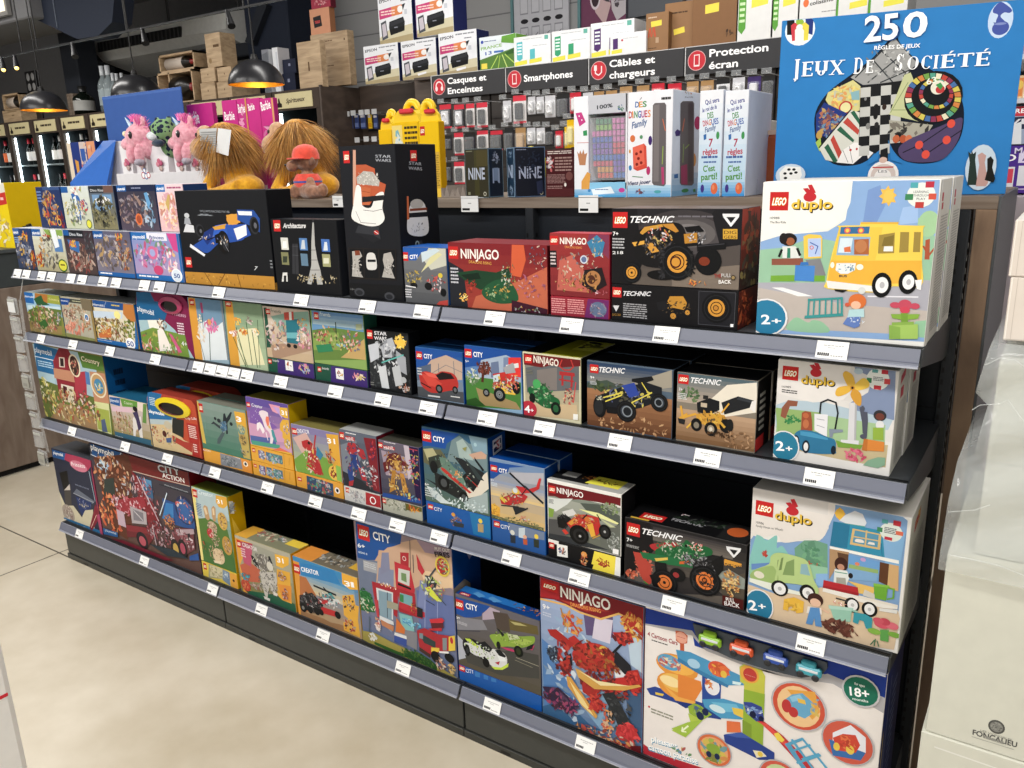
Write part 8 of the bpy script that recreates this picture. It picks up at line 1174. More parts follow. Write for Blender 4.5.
# category signs
sg=(((431,504.5),'Casques_et','Enceintes','head'),((505.5,587.5),'Smartphones',None,'phone'),((588.5,683.5),'Câbles_et','chargeurs','plug'),((684.5,792),'Protection','écran','phone'))
for(u0,u1),s1,s2_,ic in sg:
 x0,x1=onY(u0,80,YA-.03)[0],onY(u1,70,YA-.03)[0];z1=1.984;z0=1.858
 t=empty('category_sign',((x0+x1)/2,YA-.03,z0),'black sign reading %s with a red round icon'%(s1+(' '+s2_ if s2_ else '')).replace('_',' '),'sign','black category signs')
 g=MB();g.box(x0,x1,YA-.03,YA-.02,z0,z1,'3a3a3c',.001);g.box(x0,x1,YA-.0315,YA-.03,z1-.003,z1,'c8c8c8');g.box(x0,x0+.004,YA-.0315,YA-.03,z0,z1,'c8c8c8');g.obj('board',CARD,t,((x0+x1)/2,YA-.03,z0))
 W_,H_=x1-x0,z1-z0;g=MB();f=Face(g,(x0,YA-.031,z0),(1,0,0),(0,0,1),(0,-1,0),W_,H_);cx,cy=.058,H_*.5
 f.ell(cx,cy,.044,.044,'e0b0b0',28);f.ell(cx,cy,.041,.041,'d02c3c',28)
 if ic=='phone':f.poly([(cx-.014,cy-.026),(cx+.014,cy-.026),(cx+.014,cy+.026),(cx-.014,cy+.026)],'f4e0e0');f.poly([(cx-.010,cy-.019),(cx+.010,cy-.019),(cx+.010,cy+.022),(cx-.010,cy+.022)],'d02c3c')
 elif ic=='head':f.ell(cx,cy+.004,.026,.026,'f4e0e0',24);f.ell(cx,cy+.002,.019,.020,'d02c3c',24);f.poly([(cx-.02,cy-.03),(cx+.02,cy-.03),(cx+.02,cy-.016),(cx-.02,cy-.016)],'d02c3c');f.ell(cx-.020,cy-.010,.009,.013,'f4e0e0');f.ell(cx+.020,cy-.010,.009,.013,'f4e0e0')
 else:f.line([(cx-.018,cy+.02),(cx-.018,cy-.012),(cx,cy-.022),(cx+.016,cy-.010),(cx+.016,cy+.018)],.006,'f4e0e0');f.poly([(cx-.026,cy+.0),(cx-.010,cy+.0),(cx-.010,cy+.026),(cx-.026,cy+.026)],'f4e0e0')
 g.obj('round_icon',CARD,t,(x0+cx,YA-.031,z0));g=MB();f=Face(g,(x0,YA-.031,z0),(1,0,0),(0,0,1),(0,-1,0),W_,H_)
 if s2_:
  f.text((.118,H_*.58),(.120+.0268*len(s1),H_*.58),.033,'fff',s1);f.text((.118,H_*.16),(.120+.0268*len(s2_),H_*.16),.033,'fff',s2_)
 else:f.text((.118,H_*.36),(.120+.0268*len(s1),H_*.36),.034,'fff',s1)
 g.obj('lettering',CARD,t,(x0+.2,YA-.031,z0))
 # blister packs on hooks
HK={}
def pack(u0,u1,v0,v1,y,kind,lab,grp):
 x0,x1,z0,z1=PX(u0,v0,u1,v1,y);cx,w,h=(x0+x1)/2,(x1-x0),z1-z0
 t=empty('blister_pack',(cx,y,z0),lab,'blister pack',grp)
 base,top,item=kind;g=MB();g.box(x0,x1,y,y+.002,z0,z1,base);g.box(x0,x1,y-.0006,y,z1-h*.2,z1,top);g.box(x0,x1,y-.0006,y,z0,z0+h*.08,top);g.obj('backing_card',CARD,t,(cx,y,z0))
 g=MB();g.box(cx-w*.3,cx+w*.3,y-.018,y-.001,z0+h*.14,z0+h*.72,item,.005)
 if item in('e4e4e6','d8d8dc'):g.tube([(cx+w*.2*math.cos(a_),y-.019,z0+h*.4+h*.2*math.sin(a_))for a_ in[i*.7 for i in range(9)]],.004,'f4f4f4',6)
 g.obj('product',PLAS,t,(cx,y,z0+h*.4));g=MB();g.box(cx-w*.42,cx+w*.42,y-.022,y-.0012,z0+h*.08,z0+h*.78,'eee',.004);g.obj('clear_blister',FILM,t,(cx,y,z0+h*.4))
 k=empty('display_hook',(cx,y,z1+.012),'hook of the '+lab,'hook','display hooks')
 g=MB();g.tube([(cx,YA-.004,z1+.010),(cx,y-.03,z1+.010),(cx,y-.036,z1+.016)],.0022,'b8b8b8',6);g.obj('wire',METL,k,(cx,y,z1+.01))
 g=MB();g.box(cx-.022,cx+.022,y-.040,y-.038,z1+.004,z1+.028,'f4f6f8',.0005);g.obj('tag_holder',FILM,k,(cx,y-.04,z1+.02));return t
KW,KB_,KR,KK,KY,KX=('e8e4e2','d03848','2c2c30'),('2a2a2e','c83040','d8d8dc'),('d83c48','c02838','e8e8e8'),('b89870','a88458','c8a880'),('f0d018','e8b810','f4e8a0'),('dcdcde','c8c8cc','e4e4e6')
KD=('34323a','222','18181c');KP=('4c3c78','3c2c60','e8e8ec')
r1=[(439.5,452,105,128,KB_,'black'),(454,465,105,128,KB_,'black and white'),(466,475,104,127,KW,'white and red'),(476.5,488,103,127,KW,'white and red'),(503,511.5,101,122,KX,'clear'),(513,526.5,96,123,KW,'large white and red'),(528,535.5,97,114,KX,'white earphone'),(536.5,544,97,113,KX,'white earphone'),(545,555.5,96,117,KX,'white cable'),(557,569,94,118,KD,'black oval'),(570,581,93,113,KR,'red'),(583,593,93,112,KX,'white'),(594,604,92,110,KK,'kraft'),(606,617,91,110,KK,'pale kraft'),(620,632,87,108,KK,'pale kraft'),(637,649,86,107,KK,'tan'),(652,664,84,105,KR,'bright red'),(668,681,84,105,KR,'dark red'),(687,698,82,105,KK,'brown'),(701,713,81,105,KK,'tan'),(717,729,79,105,('e8e8ea','222','1c1c1e'),'white box with black'),(733,744,78,100,KX,'plain white'),(748,760,77,100,KP,'violet'),(763,774,76,100,KD,'dark')]
r2=[(444,452,136,150,KD,'small black'),(454,464,133,155,KW,'white and red'),(465,475.5,133,152,KD,'black'),(477,488.5,131,150,KW,'white with red top'),(490.5,503,131,150,('26262a','c83040','444'),'black with red top'),(504.5,514,128,152,KD,'dark'),(515.5,526,128,152,KK,'kraft'),(527,535.5,128,144,KX,'white'),(536.5,545,128,144,KX,'white'),(546,554,128,146,KD,'dark'),(555.5,563,131,148,KR,'dark red'),(564.5,571,127,148,KY,'small yellow')]
r3=[(445,452,163,182,KD,'dark'),(454,465,162,184,KW,'white and red')]
pos=('leftmost','second from left','third from left','fourth from left','fifth from left','sixth from left','seventh from left','eighth from left','ninth from left','tenth from left','eleventh from left','twelfth from left')
for nm,row in(('upper',r1),('middle',r2),('lower',r3)):
 for i,(u0,u1,v0,v1,kd,ds)in enumerate(row):
  n_=len(row);ps=pos[i]if i<12 else '%s from right'%('first','second','third','fourth','fifth','sixth','seventh','eighth','ninth','tenth','eleventh','twelfth')[n_-1-i]
  pack(u0,u1,v0,v1,2.22 if nm!='lower' else 2.2,kd,'%s pack on the %s hook row, %s'%(ds,nm,ps),'packs on the %s hook row'%nm)
pack(567,575,120,147,2.14,KY,'tall yellow pack in front of the middle hook row','packs on the middle hook row')
bl=('3c4c80','2c3860','6878a8')
for i,(u0,u1,kd,ps)in enumerate(((347,353,bl,'first'),(354,359,bl,'second'),(360,366,bl,'third'),(367.5,372,('e8c020','d8a810','c89010'),'the yellow one'),(373,378,bl,'fifth'))):
 x0,x1,z0,z1=PX(u0,114.5,u1,128.5,2.66);g=MB();g.box(x0,x1,2.66,2.67,z0,z1,kd[0],.002);g.box(x0+.003,x1-.003,2.658,2.66,z0+.01,z0+(z1-z0)*.4,kd[2]);g.box(x0+.004,x1-.004,2.658,2.66,z1-.02,z1-.006,'d8d8e0');g.tube([((x0+x1)/2,2.66,z1+.004),((x0+x1)/2,2.75,z1+.004)],.002,'aaa',6)
 tag(g.obj('cartridge_pack',CARD,None,((x0+x1)/2,2.66,z0)),'small hanging pack on the brown recess, %s of five'%ps,'blister pack','packs on the brown recess')
for i,(u,v)in enumerate(((347,114),(353,113),(361,112.5),(367,112),(374,111.5),(357,140),(366,139),(374,139))):
 c=onY(u,v,2.62);g=MB();g.box(c[0]-.022,c[0]+.022,2.62,2.622,c[1]-.016,c[1]+.016,'c8cacc');g.tube([(c[0],2.622,c[1]),(c[0],2.75,c[1])],.002,'999',6);tag(g.obj('hook_price_tag',CARD,None,(c[0],2.62,c[1])),'small pale hook tag on the brown recess, %s row, %s'%(('upper',('first','second','third','fourth','fifth')[i])if i<5 else('lower',('first','second','third')[i-5])),'price label','hook tags on the brown recess')
 # boxes on top of the accessory wall
ZW=1.985;ZC=2.001
def bx(u0,u1,v0,v1,y,d,cols,art_,lab,name='carton_box',cat='box',z=None,grp=None,zt=None):
 x0,x1,z0,z1=PX(u0,v0,u1,v1,y)
 if z is not None:z0=z
 carton('bg%d'%len(ITEMS),lab,x0,x1,z0,z1-z0,d,cols,[('F',None,art_)],y=y,name=name,cat=cat,group=grp);return x0,x1,z0,z1
PR='B e4e6ea;T 30343c 5,16 40,14 7 EPSON;TL 90949a 1 46,6 96,12;TL 60646a 1 68,17 88,21;G d04880 e8944c 2 2,30 2.1,30.1;P d04080 3,30 40,27 40,46 3,49;P e08848 40,27 72,25 72,44 40,46;TL f4d8d0 2 8,33 50,44;E f0ece8 66,34 8,7;P 30343c 72,26 82,24 74,38;R c8ccd4 78,36 86,46;P d0c8a8 30,72 100,66 100,100 0,100 0,86;P b0a078 0,92 100,86 100,100 0,100;P 55585e 6,56 22,52 26,88 8,92;P c8c0c8 9,60 20,57 23,82 11,86;P 202226 32,56 74,50 78,60 76,78 34,84 30,68;P 34363c 34,58 73,53 74,60 36,66;P 0e0f11 34,72 76,68 76,76 34,82;R 9094a0 46,68 56,70'
PRC=('e4e6ea','28305c','d8d8da');GP='printer boxes on top of the accessory wall'
a1=bx(363,400,47,83,2.44,.12,PRC,PR,'white printer carton, leftmost of the lower three',z=ZW,grp=GP)
a2=bx(400.5,437.5,42,80,2.44,.12,PRC,PR+';P e8e8ea 44,86 70,83 70,88 46,92','white printer carton, middle of the lower three',z=ZW,grp=GP)
a3=bx(438,478,34,76,2.44,.12,PRC,PR+';P e8e8ea 44,86 70,83 70,88 46,92','white printer carton, rightmost of the lower three',z=ZW,grp=GP)
bx(377,413.5,-4,40,2.46,.12,('e4e6ea','28305c','ddd'),PR,'white printer carton on the upper row, left',z=a1[3]+.001,grp=GP)
bx(414,454,-8,34,2.46,.13,('e4e6ea','2c3468','ddd'),PR+';R 5c3c80 0,0 2,100','white printer carton with a blue side on the upper row, right',z=a3[3]+.001,grp=GP)
bx(479,517,38,75,2.42,.2,('e4ecec','78a848','c8d8c8'),'B dfe8ec;P 6ca838 62,4 100,0 100,30 60,22;E 3858b8 8,14 4,5;TL 6878a0 1 14,12 48,17;T 88b848 4,38 62,33 9 FRANCE;T 3060b8 16,54 34,52 10 13;R 4878c0 40,44 66,50;P 5c8838 0,66 100,40 100,100 0,100;L b8d858 3 30,96 50,60;L a8c848 3 50,98 56,60;L c8e078 3 75,98 62,58;L b8d858 3 98,90 70,58;P 386828 70,52 100,40 100,56 74,60;R f0d838 4,78 20,94','green and white box with field stripes, beside the printers',z=ZW)
PAP='envelope and paper packs with yellow stickers'
def pap(u0,u1,v0,v1,y,c,lab,two=True):
 bx(u0,u1,v0,v1,y,.12,('e8e9ea','d8d8d8','eee'),'P %s 8,18 24,16 24,74 16,82 8,76;TL f0f8f8 4 10,24 22,66;TL b0b4b8 1 26,9 80,12;R 68b8a8 84,4 94,18;%sP e8e030 2,84 36,80 36,94 2,98%s'%(c,'P %s 44,46 58,44 58,78 44,80;TL b8bcc0 1 52,34 92,38;'%c if two else '',';P e8e030 42,80 76,76 76,90 42,94' if two else ''),lab,z=ZW,grp=PAP,cat='paper pack',name='paper_pack')
pap(513.5,551,38,71,2.40,'58c0c8','white paper pack with turquoise arrows, left of the green-arrow pack')
pap(551.5,590,32,67,2.40,'30a878','white paper pack with green arrows')
pap(590.5,634,24,63,2.41,'5c3878','white paper pack with violet arrows, the taller one')
bx(610,646,35,59,2.385,.02,('e6e7e8','d0d0d0','eee'),'P 5c3878 8,22 22,20 22,70 8,72;TL b0b4b8 1 36,24 80,28;E c84050 34,32 3,5;P e8e030 4,76 34,72 34,90 4,94','small white pack with violet arrow in front of the taller violet one',z=ZW,cat='paper pack',name='paper_pack')
kx=('9a7858','7c5c40','a88868')
bx(646,668,14,57,2.40,.2,kx,'P c85838 8,62 16,38 22,38 26,58 32,36 40,36 46,62 38,62 34,46 28,62 22,62 18,46 14,62;TL d8c0a8 1 10,10 50,16;P f0d830 22,22 70,20 70,34 24,36;TL 5c4430 1 10,90 50,94;R c0a080 44,64 58,78','brown cardboard pack with an orange letter M and a yellow sticker',z=ZW,cat='cardboard box')
bx(665,694,4,54,2.44,.2,kx,'E c85040 10,20 6,5;TL 58402c 1 24,20 78,26;P f0d830 30,56 66,52 68,64 32,68','brown cardboard pack with a red dot and a yellow sticker',z=ZW,cat='cardboard box')
bx(693,737,-6,52,2.42,.25,('8c6a4c','6c5038','a88868'),'P f0d830 28,24 58,22 58,38 28,40;C 2 5 6 4c3828,6c5038 82,80 8,6','large plain brown carton with one yellow sticker',z=ZW,cat='cardboard box')
for i,(u0,u1,lab)in enumerate(((737.5,772,'white paper pack with a green arrow, right of the large brown carton'),(772.5,798,'white paper pack with a green arrow, partly behind the big blue box'),(799,836,'white carton with a small orange parcel logo above the big blue box'),(837,868,'white carton with green edge above the big blue box'),(869,905,'plain white carton above the big blue box'))):
 bx(u0,u1,-14,48-i*3,2.42,.2,('e2e2e0','c8c8c6','ddd'),('P 60a838 6,20 26,18 26,76 16,86 6,78;TL d8f0c0 4 9,30 23,70;P f0e030 40,26 84,22 84,38 40,42' if i<2 else 'E e87838 20,36 7,8;T 444 30,42 88,38 8 colissimo;TL 999 1 60,56 96,60' if i==2 else 'P 60a838 2,0 8,0 8,100 2,100;P e8e030 40,40 90,36 90,50 40,54'),lab,z=ZW,grp=None,cat='paper pack',name='paper_pack')
 # wall posters behind
def poster(u0,u1,v0,v1,c,art_,lab):
 x0,x1,z0,z1=PX(u0,v0,u1,v1,3.46);t=empty('wall_poster',((x0+x1)/2,3.47,z0),lab,'poster');g=MB();g.box(x0,x1,3.47,3.49,z0,z1,c,.002)
 f=Face(g,(x0,3.47,z0),(1,0,0),(0,0,1),(0,-1,0),x1-x0,z1-z0);f.draw(None,art_);g.obj('panel',CARD,t,((x0+x1)/2,3.47,z0))
 g=MB();g.box(x0-.02,x0,3.46,3.49,z0-.02,z1,'50787c');g.obj('side_rail',METL,t,(x0,3.47,z0))
poster(512,568,-20,42,'c4c4ca',';'.join('R 9c9ca4 %d,%d %d,%d;R d0d0d6 %d,%d %d,%d'%(12+k*21,20,27+k*21,52,13+k*21,22,26+k*21,50)for k in range(4))+';'+';'.join('E 28242c %d,62 7,3.5;R 9c9ca4 %d,70 %d,96;R d0d0d6 %d,72 %d,94;L 60606a 1 %d,86 %d,80'%(20+k*21,12+k*21,27+k*21,13+k*21,26+k*21,16+k*21,24+k*21)for k in range(4)),'pale wall panel printed with rows of small outlines and black ovals')
poster(580,629,-20,30,'74405c','P d8b8b8 18,0 40,0 62,50 50,86 30,60;E e8d8e0 30,34 11,22;E 48303c 30,34 8,17;P d0c8cc 60,20 92,10 92,70 74,80 64,60;C 3 30 12 2c2430,8c7880,c8c0c8,40343c 70,26 22,26;P 3c3844 92,0 100,0 100,100 92,100','plum-coloured wall poster showing wrist watches')
g=MB();x0,x1,z0,z1=PX(629,18,645,-20,3.45);g.box(x0,x1+.25,3.44,3.49,z0,z1+.2,'28303c');tag(g.obj('dark_wall_screen',PLAS,None,(x0,3.45,z0)),'dark navy panel on the grey wall right of the plum poster','panel')
# ---------------------------------------------------------------- wine coolers
def cooler(k,first=None):
 x1=-.88-.452*k;x0=x1-.446
 if first:
  return copy_tree(first,(x1,2.4,0),None,None)
 t=empty('drinks_cabinet',(x1,2.4,0),'','drinks cabinet','run of dark drinks cabinets with lit left edges')
 g=MB();g.box(x0,x1,2.96,3.0,0,2.0,'1a2024');g.box(x0,x0+.02,2.42,2.98,0,1.99,'2c3438');g.box(x1-.02,x1,2.42,2.98,0,1.99,'2c3438');g.box(x0,x1,2.42,2.98,1.96,2.0,'40352e');g.box(x0+.002,x1-.002,2.4,2.42,1.875,1.998,'40352e');g.box(x0,x1,2.42,2.98,0,.3,'2a2c2e');g.box(x1-.035,x1,2.40,2.43,.0,1.88,'3c332d');g.box(x0,x0+.025,2.40,2.43,0,1.88,'3c332d')
 g.obj('cabinet_body',MATT,t,(x1,2.4,0))
 for z in(1.30,1.62):g=MB();g.box(x0+.02,x1-.02,2.44,2.95,z-.012,z,'8c989c',.001);g.obj('shelf',METL,t,(x1,2.7,z))
 g=MB();g.box(x0+.026,x0+.048,2.425,2.432,.35,1.86,'fff');g.obj('light_strip',LED,t,(x0+.04,2.43,1.2));
 g=MB();g.box(x0+.13,x0+.138,2.93,2.94,.5,1.84,'fff');g.obj('light_strip',simple('dim_led','dfeff5',emit='c8e4ec',es=1.5)if 'dim_led' not in bpy.data.materials else bpy.data.materials['dim_led'],t,(x0+.13,2.93,1.2))
 g=MB();g.box(x0+.035,x1-.06,2.392,2.4,1.886,1.982,'cfc49a',.002);pl=g.obj('name_plate',CARD,t,(x1-.2,2.396,1.88))
 g=MB();f=Face(g,(x0+.035,2.392,1.886),(1,0,0),(0,0,1),(0,-1,0),.351,.096);f.draw(None,'P 2c2018 9,30 12,30 14,60 18,66 18,90 4,90 4,66 8,60');g.obj('bottle_icon',CARD,pl,(x1-.38,2.392,1.9));g=MB();f.mb=g;f.draw(None,'TI 3c2c20 30,66 82,60 30 Spiritueux');g.obj('plate_lettering',CARD,pl,(x1-.2,2.392,1.9))
 return t
c0=cooler(0);cab=[c0]
for k in range(1,11):cab.append(cooler(k,c0))
labs=['drinks cabinet with a cream name plate, rightmost, beside the second lion','drinks cabinet above the pink doll cartons, second from right','drinks cabinet behind the first lion, third from right','drinks cabinet under the pale wooden crates, fourth from right','drinks cabinet behind the blue display lid, right of two','drinks cabinet behind the blue display lid, left of two','drinks cabinet just left of the blue display lid','lit wine cabinet third from the left edge of the photo','lit wine cabinet second from the left edge of the photo','lit wine cabinet at the left edge of the photo','wine cabinet mostly outside the left edge of the photo']
gm=MB();f=Face(gm,(-.411,-.008,1.886),(1,0,0),(0,0,1),(0,-1,0),.351,.096);f.draw(None,'TL 3c2c20 1 30,36 84,70');go=gm.obj('plate_lettering',CARD);gd=go.data;bpy.data.objects.remove(go)
for c,l_ in zip(cab,labs):
 c['label']=l_
 if c is not c0:
  for pl_ in c.children:
   for q in pl_.children:
    if q.name.startswith('plate_lettering'):q.data=gd;q.location=(-pl_.location[0],-pl_.location[1],-pl_.location[2])
def bottle(x,y,z,h,r,cb,cl,cc,mat=None):
 t=empty('wine_bottle',(x,y,z),'','bottle');pr=[(.001,0),(r,.003),(r,h*.58),(r*.8,h*.66),(r*.36,h*.76),(r*.32,h*.98),(.001,h)]
 g=MB();g.lathe(pr,cb,(x,y,z),14);g.obj('glass_body',mat or GLASSB,t,(x,y,z));g=MB();g.lathe([(r*1.01,h*.16),(r*1.01,h*.5)],cl,(x,y,z),14);g.obj('paper_label',CARD,t,(x,y,z));g=MB();g.lathe([(r*.40,h*.8),(r*.40,h*1.0),(.001,h*1.003)],cc,(x,y,z),10);g.obj('capsule',PLAS,t,(x,y,z));return t
rnd=random.Random(8);proto={}
for k in(6,7,8,9,10):
 x1=-.88-.452*k
 for sh,z in enumerate((1.62,1.30)):
  for j in range(4):
   cl,cc=rnd.choice((('e8e8e6','c83040'),('e8e8e6','e8e8e6'),('d86838','c83040'),('eceae4','1c1c20')));key=(cl,cc)
   x=x1-.36+.088*j+rnd.uniform(-.008,.008)
   nm='%s bottle on the %s lit shelf of the %s'%(('first','second','third','fourth')[j],('upper','lower')[sh],('cabinet beside the blue display lid','third wine cabinet','second wine cabinet','leftmost wine cabinet','cut-off wine cabinet')[k-6])
   if key not in proto:b=proto[key]=bottle(x,2.52,z,.235,.034,'0c120e',cl,cc)
   else:b=copy_tree(proto[key],(x,2.52,z))
   b['label']=nm;b['group']='bottles in the lit wine cabinets'
   # crates and bottles standing on the cabinets
def crate(u0,u1,v0,v1,y,d,lab,openf=False,z=None,n=1,art_='',colr='c4aa88'):
 x0,x1,z0,z1=PX(u0,v0,u1,v1,y)
 if z is not None:z0=z
 t=empty('wooden_crate',((x0+x1)/2,y,z0),lab,'crate');w=.014
 if not openf:
  g=MB();g.box(x0,x1,y,y+d,z0,z1,colr,.002);g.obj('crate_body',PINE,t,((x0+x1)/2,y,z0));g=MB();f=Face(g,(x0,y,z0),(1,0,0),(0,0,1),(0,-1,0),x1-x0,z1-z0);f.draw(None,art_ or 'R 7c6040 48,40 54,52');g.obj('burnt_mark',CARD,t,((x0+x1)/2,y,z0))
 else:
  g=MB();g.box(x0,x1,y,y+d,z0,z0+w,colr);g.box(x0,x1,y,y+d,z1-w,z1,colr);g.box(x0,x0+w,y,y+d,z0,z1,colr);g.box(x1-w,x1,y,y+d,z0,z1,colr);g.box(x0,x1,y+d-w,y+d,z0,z1,'3c2c20')
  if n==2:xm=x0+(x1-x0)*.34;g.box(xm-w/2,xm+w/2,y,y+d,z0,z1,colr)
  g.obj('crate_body',PINE,t,((x0+x1)/2,y,z0))
  b=MB();zc=(z0+z1)/2;r=(z1-z0)*.36;xs=x0+w+.02 if n==1 else x0+(x1-x0)*.36
  L=x1-xs-.04;b.lathe([(.001,0),(r,.003),(r,L*.6),(r*.4,L*.78),(r*.34,L*.98),(.001,L)],['0c0e0c','c8bcb0' if n==1 else '14100c','14100c','8c2424','8c2424','8c2424'],(xs,y+.06,zc),16,ax='x')
  o=b.obj('lying_wine_bottle',PLAS,None,(xs,y+.06,zc));tag(o,'dark wine bottle lying inside the '+lab,'bottle')
 return z1
zz=crate(156.5,195,74,98,2.46,.3,'open pale wooden crate with two compartments',True,ZC,2);crate(158,196,56,74,2.47,.3,'open pale wooden crate on top of another',True,zz,1)
zz2=[]
for i,(u0,u1,q)in enumerate(((200,216,'left'),(216.5,232.5,'right'))):
 z_=crate(u0,u1,83.5-i,97,2.46,.25,'small pale wooden crate, %s of the lower pair'%q,z=ZC);z_=crate(u0,u1,69-i,84,2.46,.25,'small pale wooden crate, %s of the upper pair'%q,z=z_);zz2.append(z_)
crate(204,223,34.5,67,2.47,.13,'tall pale wooden crate standing on the four small crates',z=max(zz2),art_='R 6c5030 50,34 88,42;E 9c8058 22,80 10,8')
crate(2,22,111,122,2.46,.2,'pale wooden crate with a printed mark at the far left',z=ZC,art_='R 9c8460 30,10 80,20;R 8c7450 50,40 64,50');x=onY(12,108,2.46)
crate(1.5,21,95,110,2.46,.2,'small open wooden crate at the far left',True,onY(10,111,2.46)[1]+.004,1)
crate(296,323,43,86.5,2.42,.05,'tall pale wooden crate with vertical grain, above the rightmost drinks cabinet',z=ZC,art_='R 6c5030 44,44 50,64');crate(310,351,35.5,86,2.62,.06,'wide pale wooden crate behind the tall one',z=2.022,art_='TL 7c6040 1 30,60 60,64;R 5c4830 90,14 93,18;TL 7c6040 1 40,14 60,18')
bx(309,331,10,35,2.63,.05,('d8a080','a87858','c89878'),'P 201c20 16,30 56,26 60,66 20,70;TL c83838 1 24,44 52,54;R c84048 26,50 50,54','salmon carton with a black drawing on the wide wooden crate',z=onY(330,35.5,2.62)[1]+.012)
bx(310,331,-8,9.5,2.63,.05,('a83850','6c2838','844'),'C 3 14 14 30202c,d87888,e8a8a8 50,60 40,30','crimson carton above the salmon carton',z=onY(330,35.5,2.62)[1]+.012+(onY(320,10,2.66)[1]-onY(330,35.5,2.62)[1]-.010))
bx(261,271,50,80,2.5,.1,('8c8e96','e0e2e6','999'),'P 70747c 10,10 90,6 90,94 10,96','grey and white carton at the steel column',z=ZC);bx(271.5,280,48,77,2.48,.1,('e4e6ea','c8c8cc','eee'),'R d0d4dc 60,10 90,90','narrow white carton at the steel column',z=ZC)
for i,(u0,u1,v0,v1,ds)in enumerate(((281,296,74,87,'lower left'),(282,296.5,60,73,'upper'))):bx(u0,u1,v0,v1,2.5,.14,('1e2640','141a2c','222'),'R 8c90a8 44,30 60,48','dark navy carton beside the tall wooden crate, %s one'%('lower','upper')[i],z=ZC if i==0 else ZC+(onY(288,74,2.5)[1]-ZC)+.002)
# tall clear bottles, magnum and rack on the cabinets at the left
for i,(u,v,h_,r_)in enumerate(((101,66,.36,.05),(106.5,65.5,.36,.05),(112,73,.28,.035),(116,73.5,.27,.033),(121,73,.27,.033))):
 c=onY(u,v,2.55);b=bottle(c[0],2.55,ZC,c[1]-ZC,r_,'a8b4b8','98a4a8','c8ccd0',GLASSC);b['label']='pale empty display bottle, %s of five behind the middle pendant lamp'%('first','second','third','fourth','fifth')[i];b['group']='pale display bottles'
c=onY(82,90,2.55);b=bottle(c[0],2.55,ZC,max(.2,c[1]-ZC+.03),.085,'0c0e10','a8a8a4','181818');b['label']='large black wine bottle standing left of the blue display lid'
x0,x1,z0,z1=PX(66,94,75,113,2.6);g=MB();g.box(x0,x1,2.6,2.72,ZC,z1,'5c3a34',.004);g.box(x0+.01,x1-.04,2.597,2.6,ZC+.02,z1-.02,'8c5c54');tag(g.obj('bottle_case',WOODG,None,((x0+x1)/2,2.6,ZC)),'reddish brown upright bottle case beside the large black bottle','case')
x0,x1,z0,z1=PX(24,72,39,98,2.6);t=empty('bottle_rack',((x0+x1)/2,2.6,ZC),'black wine rack with round holes above the left wine cabinets','rack');g=MB()
g.box(x0,x1,2.6,2.62,ZC,z1,'141416',.003)
for i in range(2):
 for j in range(3):g.ball((x0+(x1-x0)*(.28+.44*i),2.6,z1-.05-j*.085),(.028,.004,.034),'8c8c8c')
g.obj('rack_panel',PLAS,t,((x0+x1)/2,2.6,ZC));g=MB();g.box(x0+.02,x1-.02,2.62,2.7,ZC,ZC+.02,'141416');g.obj('foot',PLAS,t,((x0+x1)/2,2.66,ZC))
# ---------------------------------------------------------------- stacked cartons wrapped in film at the right edge
yw=-.10;WC=('d6d6ca','c8c8bc','dcdcd0')
xl=3.074
lo_,up_=onY(927,731,yw)[1],onY(952,555,yw)[1]
carton('wr0','big pale greenish-white wine carton wrapped in film, lowest of the stack at right',xl-.006,3.62,0,lo_-.001,.42,WC,[('F',None,'L c0c0b4 .4 0,60 100,58;L e8e8e0 .5 4,4 96,6')],y=yw-.004,name='wine_carton',cat='carton')
fw=(864,648,.15625)
carton('wr1','big pale wine carton with a round grey crest and FONCALIEU lettering, at right',xl,3.62,lo_,up_-lo_,.42,WC,[('F',fw,'E 5c5c58 848,505 52,44;E 8c8c86 848,505 40,33;C 5 24 10 5c5c58,a8a8a0 848,505 34,28;TN 8c8c84 745,532 945,596 13 LES_VIGNOBLES;T 5c5c5a 694,552 978,636 34 FONCALIEU;L 8c8c86 2 690,566 960,650;TL 9a9a92 1 760,590 900,600')],y=yw,name='wine_carton',cat='carton')
lab_='pale carton under glossy film, topmost of the wrapped stack'
carton('wr2','smaller pale carton under glossy film, on top of the crested wine carton',xl+.035,3.60,up_+.001,1.165-up_,.38,('ccccc2','c0c0b6','e0e0d8'),[('F',None,'L b8b8ae .4 0,50 100,52')],y=yw+.02,name='wine_carton',cat='carton')
g=MB();rnd=random.Random(12);NX,NZ=22,20
def fp(i,j):
 fx,fz=i/NX,j/NZ;z=up_-.02+(1.19-up_+.02)*fz;xl2=xl-.008+.030*fz**2+(.02 if .5<fz<.8 else 0)
 rr=random.Random(i*131+j*17);w_=.008*math.sin(9*fx+5*fz)+.006*math.sin(23*fz-11*fx)+.007*abs(math.sin(6*fx-9*fz+1))+rr.uniform(-.0015,.0015)
 return(xl2+(3.63-xl2)*fx,yw-.012-w_+.02*fz,z)
vs=[fp(i,j)for j in range(NZ+1)for i in range(NX+1)];vs+=[(vs[j*(NX+1)][0]-.004,yw+.33,vs[j*(NX+1)][2]-.01)for j in range(NZ+1)]
fs_=[(j*(NX+1)+i,j*(NX+1)+i+1,(j+1)*(NX+1)+i+1,(j+1)*(NX+1)+i)for j in range(NZ)for i in range(NX)]
nb=(NX+1)*(NZ+1);fs_+=[(nb+j,j*(NX+1),(j+1)*(NX+1),nb+j+1)for j in range(NZ)]
top_=[NZ*(NX+1)+i for i in range(NX+1)];b0=len(vs);vs+=[(vs[k][0],yw+.33,1.185+.004*math.sin(k))for k in top_];fs_+=[(top_[i],top_[i+1],b0+i+1,b0+i)for i in range(NX)]
g.add(vs,fs_,'e8f0ee',True)
